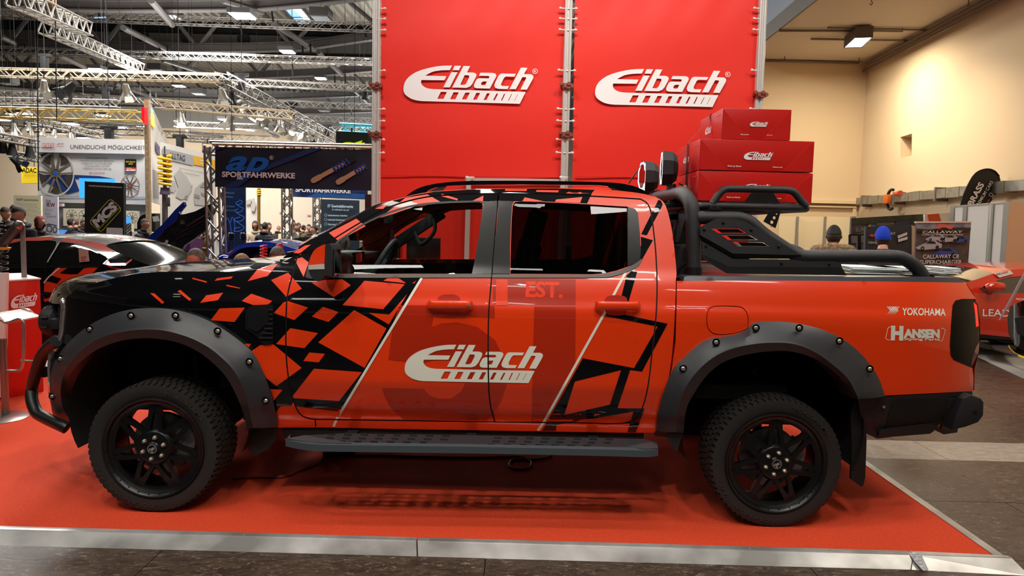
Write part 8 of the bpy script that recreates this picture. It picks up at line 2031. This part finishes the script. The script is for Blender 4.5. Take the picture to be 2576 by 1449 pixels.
    if hat is None and hairstyle != 'bald':
        e = MB(); V2 = []; n, m2 = 22, 20; keep = []
        for idx, (x, y, z) in enumerate(HV):
            f_ = 1.06+.02*rnd.random()
            if hairstyle == 'curly': f_ = 1.13+.09*rnd.random()
            if hairstyle == 'long': f_ = 1.16 if z > -.02 else 1.30
            V2.append((x*f_, y*f_+(.006 if hairstyle == 'long' else 0), z*(1.05 if hairstyle != 'curly' else 1.14)+(0 if hairstyle != 'long' else (-.05 if z < -.03 else 0))))
        for f in HFc:
            c = [sum(HV[i][k] for i in f)/4 for k in range(3)]
            line = .050 if c[1] < -.03 else (.062-(c[1]+.03)*1.1 if c[1] < .03 else (-.055 if hairstyle != 'long' else -.125))
            if hairstyle == 'long' and c[1] > -.035: line = -.125
            if hairstyle == 'curly' and c[1] > -.03: line = -.03
            if c[2] > line: keep.append(f)
        e.add([hp_(v) for v in V2], keep); e.build('hair', hm, t, smooth=True, fix=False)
    if hat == 'cap':
        hmat = M('cap_black', (18, 18, 20), .7); e = MB(); V2 = [(x*1.10, y*1.10, max(z, .03)*1.10) for x, y, z in HV]; e.add([hp_(v) for v in V2], [f for f in HFc if sum(HV[i][2] for i in f)/4 > .02]); h_ = e.build('cap_crown', hmat, t, smooth=True)
        e = MB(); e.add([hp_(v) for v in [(-.06, -.09, .045), (-.05, -.155, .03), (0, -.175, .034), (.05, -.155, .03), (.06, -.09, .045), (0, -.10, .055)]], [(0, 1, 2, 3, 4, 5)]); e.add([hp_(v) for v in [(-.06, -.09, .040), (-.05, -.155, .025), (0, -.175, .029), (.05, -.155, .025), (.06, -.09, .040), (0, -.10, .050)]], [(5, 4, 3, 2, 1, 0)]); e.build('cap_peak', hmat, h_)
        e = MB(); V2 = [(x*1.05, y*1.05, z) for x, y, z in HV]; e.add([hp_(v) for v in V2], [f for f in HFc if -.06 < sum(HV[i][2] for i in f)/4 <= .03 and sum(HV[i][1] for i in f)/4 > .0]); e.build('hair', hm, t, smooth=True)
    if hat == 'beanie':
        hmat = M('beanie_blue', (20, 60, 190), .85, bump=(150, .6, .004)); e = MB(); V2 = [(x*1.14, y*1.14, z*1.16+.004) for x, y, z in HV]; e.add([hp_(v) for v in V2], [f for f in HFc if sum(HV[i][2] for i in f)/4 > (-.02 if sum(HV[i][1] for i in f)/4 > 0 else .02)]); e.build('beanie', hmat, t, smooth=True)
        e = MB(); V2 = [(x*1.08, y*1.10, z*1.1) for x, y, z in HV]; e.add([hp_(v) for v in V2], [f for f in HFc if sum(HV[i][2] for i in f)/4 <= -.01 and sum(HV[i][1] for i in f)/4 > .01]); e.build('hair', hm, t, smooth=True)
    if hairstyle == 'hooded' or fur or arms == 'hood':
        pass
    # hood or collar lying round the neck
    e = MB(); c0_ = base+R @ Vector((0, (-.015-ly*.9)*s, sh+(.03 if not fur else .05)*s)); rr = (.085 if not fur else .15)*s; tr = (.036 if not fur else .062)*s; pts = []
    nn_ = 18 if not fur else 30
    for k in range(nn_):
        a = 2*PI*k/nn_; pts.append(c0_+R @ Vector((rr*math.cos(a)*1.15, rr*math.sin(a)*.95+.01, (.03*math.sin(a))*s)))
    if fur:
        e.tube(pts, [tr*(.8+.4*rnd.random()) for _ in pts], 10, closed=True)
        for _ in range(1100):
            k = rnd.randrange(nn_); p = Vector(pts[k]); d = Vector((rnd.gauss(0, 1), rnd.gauss(0, 1), rnd.gauss(0, 1)+.2)).normalized(); q = d.orthogonal().normalized()*.006; e.add([p+d*tr*.6-q, p+d*tr*.6+q, p+d*tr*(1.12+.28*rnd.random())], [(0, 1, 2)])
        e.build('fur_collar', M('fur_beige', (150, 128, 96), .9, var=(30, (104, 84, 60))), t, smooth=True)
    else:
        e.tube(pts, tr, 8, closed=True); e.build('collar', mats[1], t, smooth=True)
    if sit:
        q = thing('stool', 'black seat hidden under '+label[:60], 'stool') if 0 else None
        e = MB(); c = base+R @ Vector((0, .02, 0)); e.box((c.x, c.y, (zt0+hip-.10*s)/1-.04+0*zt0), (.36, .36, .06)); e.bar((c.x, c.y, zt0), (c.x, c.y, zt0+hip-.16*s), .05); e.box((c.x, c.y, zt0+.01), (.34, .34, .02))
        tag(e.build('stool', BLACKM), 'black stool under the '+label.replace('person with ', '').split(' behind')[0].split(' of')[0].split(' looking')[0]+' visitor', 'stool')
    return t
# seated behind the truck hood
person(493,625,8.2,'person with short grey hair looking right, seated behind the truck hood', top=(26, 26, 32), hair=(120, 108, 98), skin=(190, 122, 100), face=-62, nod=.12, sit=True)
person(609,638,8.9,'person with blond hair of whom only the crown shows above the truck hood', top=(40, 40, 46), hair=(178, 140, 88), face=150, sit=True, hairstyle='long')
person(698,622,8.0,'person with curly grey hair between the two red springs', top=(40, 40, 44), hair=(104, 92, 80), skin=(200, 128, 104), face=10, nod=.2, sit=True, hairstyle='curly')
# standing at the left
person(13,519,12.6,'person in dark shirt with a pale print looking down, leftmost of all', top=(34, 32, 30), hair=(50, 38, 30), face=25, nod=.35, arms='front')
person(36,514,13.6,'person half hidden between the two front men at far left', top=(60, 60, 60), hair=(66, 50, 38), face=40, nod=.2)
person(47,518,10.9,'person in black hoodie with short dark hair, head bent down', top=(20, 22, 28), hair=(44, 34, 28), face=-18, nod=.40, arms='front', wide=1.15)
person(100,542,13.5,'person with long red hair and black jacket beside the roll-up banner', top=(24, 22, 24), hair=(140, 40, 34), face=70, hairstyle='long')
person(178,548,17,'person in black seen from behind before the wheel display board', top=(24, 26, 30), hair=(40, 30, 24), face=170, detail=False)
person(191,548,18,'person in maroon and grey seen from behind beside the column sign', top=(70, 40, 50), hair=(120, 92, 80), face=190, detail=False, hairstyle='short')
person(212,551,16.2,'person with brown hair bending behind the left edge of the column sign', top=(30, 28, 28), hair=(70, 50, 40), face=80, detail=False)
person(364,550,14.8,'person with dark hair in black jacket in profile left of the blue lid', top=(22, 22, 24), hair=(52, 36, 28), face=75, detail=True)
person(512,566,16.5,'person in dark clothes holding an orange bag behind the black lid', top=(110, 74, 30), hair=(60, 44, 34), face=-30, arms='front', detail=False)
person(497,568,17.5,'person in dark jacket standing behind the open black lid', top=(40, 38, 34), hair=(50, 40, 30), face=60, detail=False)
# far visitors in the middle
person(642,555,19,'person in beige jumper with long brown hair facing the camera, middle distance', top=(176, 158, 138), hair=(70, 52, 42), face=10, hairstyle='long', arms='front', detail=False)
person(667,559,18,'person in black puffer jacket seen from behind beside the beige jumper', top=(24, 26, 34), hair=(26, 22, 22), face=170, wide=1.25, detail=False)
person(676,560,19.5,'person in brown coat half hidden by the black puffer jacket', top=(84, 66, 54), hair=(60, 44, 34), face=60, detail=False)
person(656,563,21,'person whose dark head shows between beige jumper and puffer jacket', top=(50, 44, 40), hair=(36, 28, 24), face=120, detail=False)
person(701,566,25,'bald person far behind left of the thin upright truss', top=(60, 56, 50), hair=(150, 120, 100), face=160, detail=False, hairstyle='bald')
person(734,551,17.6,'person in white puffer jacket right of the thin upright truss', top=(214, 216, 206), hair=(34, 28, 26), face=60, detail=False, wide=1.1)
person(744,562,19.2,'person in dark grey top leaning, beside the white puffer jacket', top=(56, 50, 48), hair=(38, 28, 24), face=60, lean=.1, detail=False)
person(751,560,20.5,'person in olive jacket with hand at the chin', top=(110, 92, 56), hair=(90, 66, 44), face=20, detail=False)
person(764,566,24,'person in dark jacket, small, behind the olive jacket', top=(34, 38, 50), hair=(40, 34, 30), face=150, detail=False)
person(777,564,22,'person in brown jacket left of the pale hoodie', top=(80, 62, 50), hair=(36, 28, 24), face=30, detail=False)
person(789,568,18.2,'person in pale blue hoodie smiling to the left, nearest the windscreen pillar', top=(196, 206, 210), hair=(34, 28, 26), face=-60, detail=False)
person(800,566,23,'person with dark hair behind the pale blue hoodie', top=(60, 50, 44), hair=(40, 30, 26), face=140, detail=False)
person(860,558,17.5,'person with grey hair in front of the dark menu poster', top=(90, 84, 80), hair=(130, 124, 118), face=170, detail=False)
# right side
person(2099,568,7.9,'person in black cap and fur-collared jacket seen from behind, beyond the roll bar', top=(26, 26, 26), hair=(60, 44, 34), face=160, hat='cap', fur=True, wide=1.2)
person(2222,573,8.2,'person in bright blue beanie and dark jacket seen from behind', top=(44, 38, 36), hair=(70, 52, 40), face=170, hat='beanie')
# ---------------------------------------------------------------- every thing gets its origin at its own base
bpy.context.view_layer.update()
def _bbox(o):
    P = []
    for q in [o]+list(o.children_recursive):
        if q.type == 'MESH' and len(q.data.vertices):
            P += [q.matrix_world @ Vector(c) for c in q.bound_box]
    if not P: return None
    return Vector((sum(p.x for p in P)/len(P), sum(p.y for p in P)/len(P), min(p.z for p in P)))
for o in [o for o in COL.objects if o.parent is None]:
    if o.get('copied'): continue
    if o.type == 'EMPTY':
        c = _bbox(o)
        if c is None: continue
        if 'base' in o: del o['base']
        o.location = c
        for q in o.children: q.location = q.location-c
    elif o.type == 'MESH' and o.data.users == 1 and o.location.length == 0 and len(o.data.vertices):
        c = _bbox(o); o.data.transform(Matrix.Translation(-c)); o.location = c
        for q in o.children: q.location = q.location-c
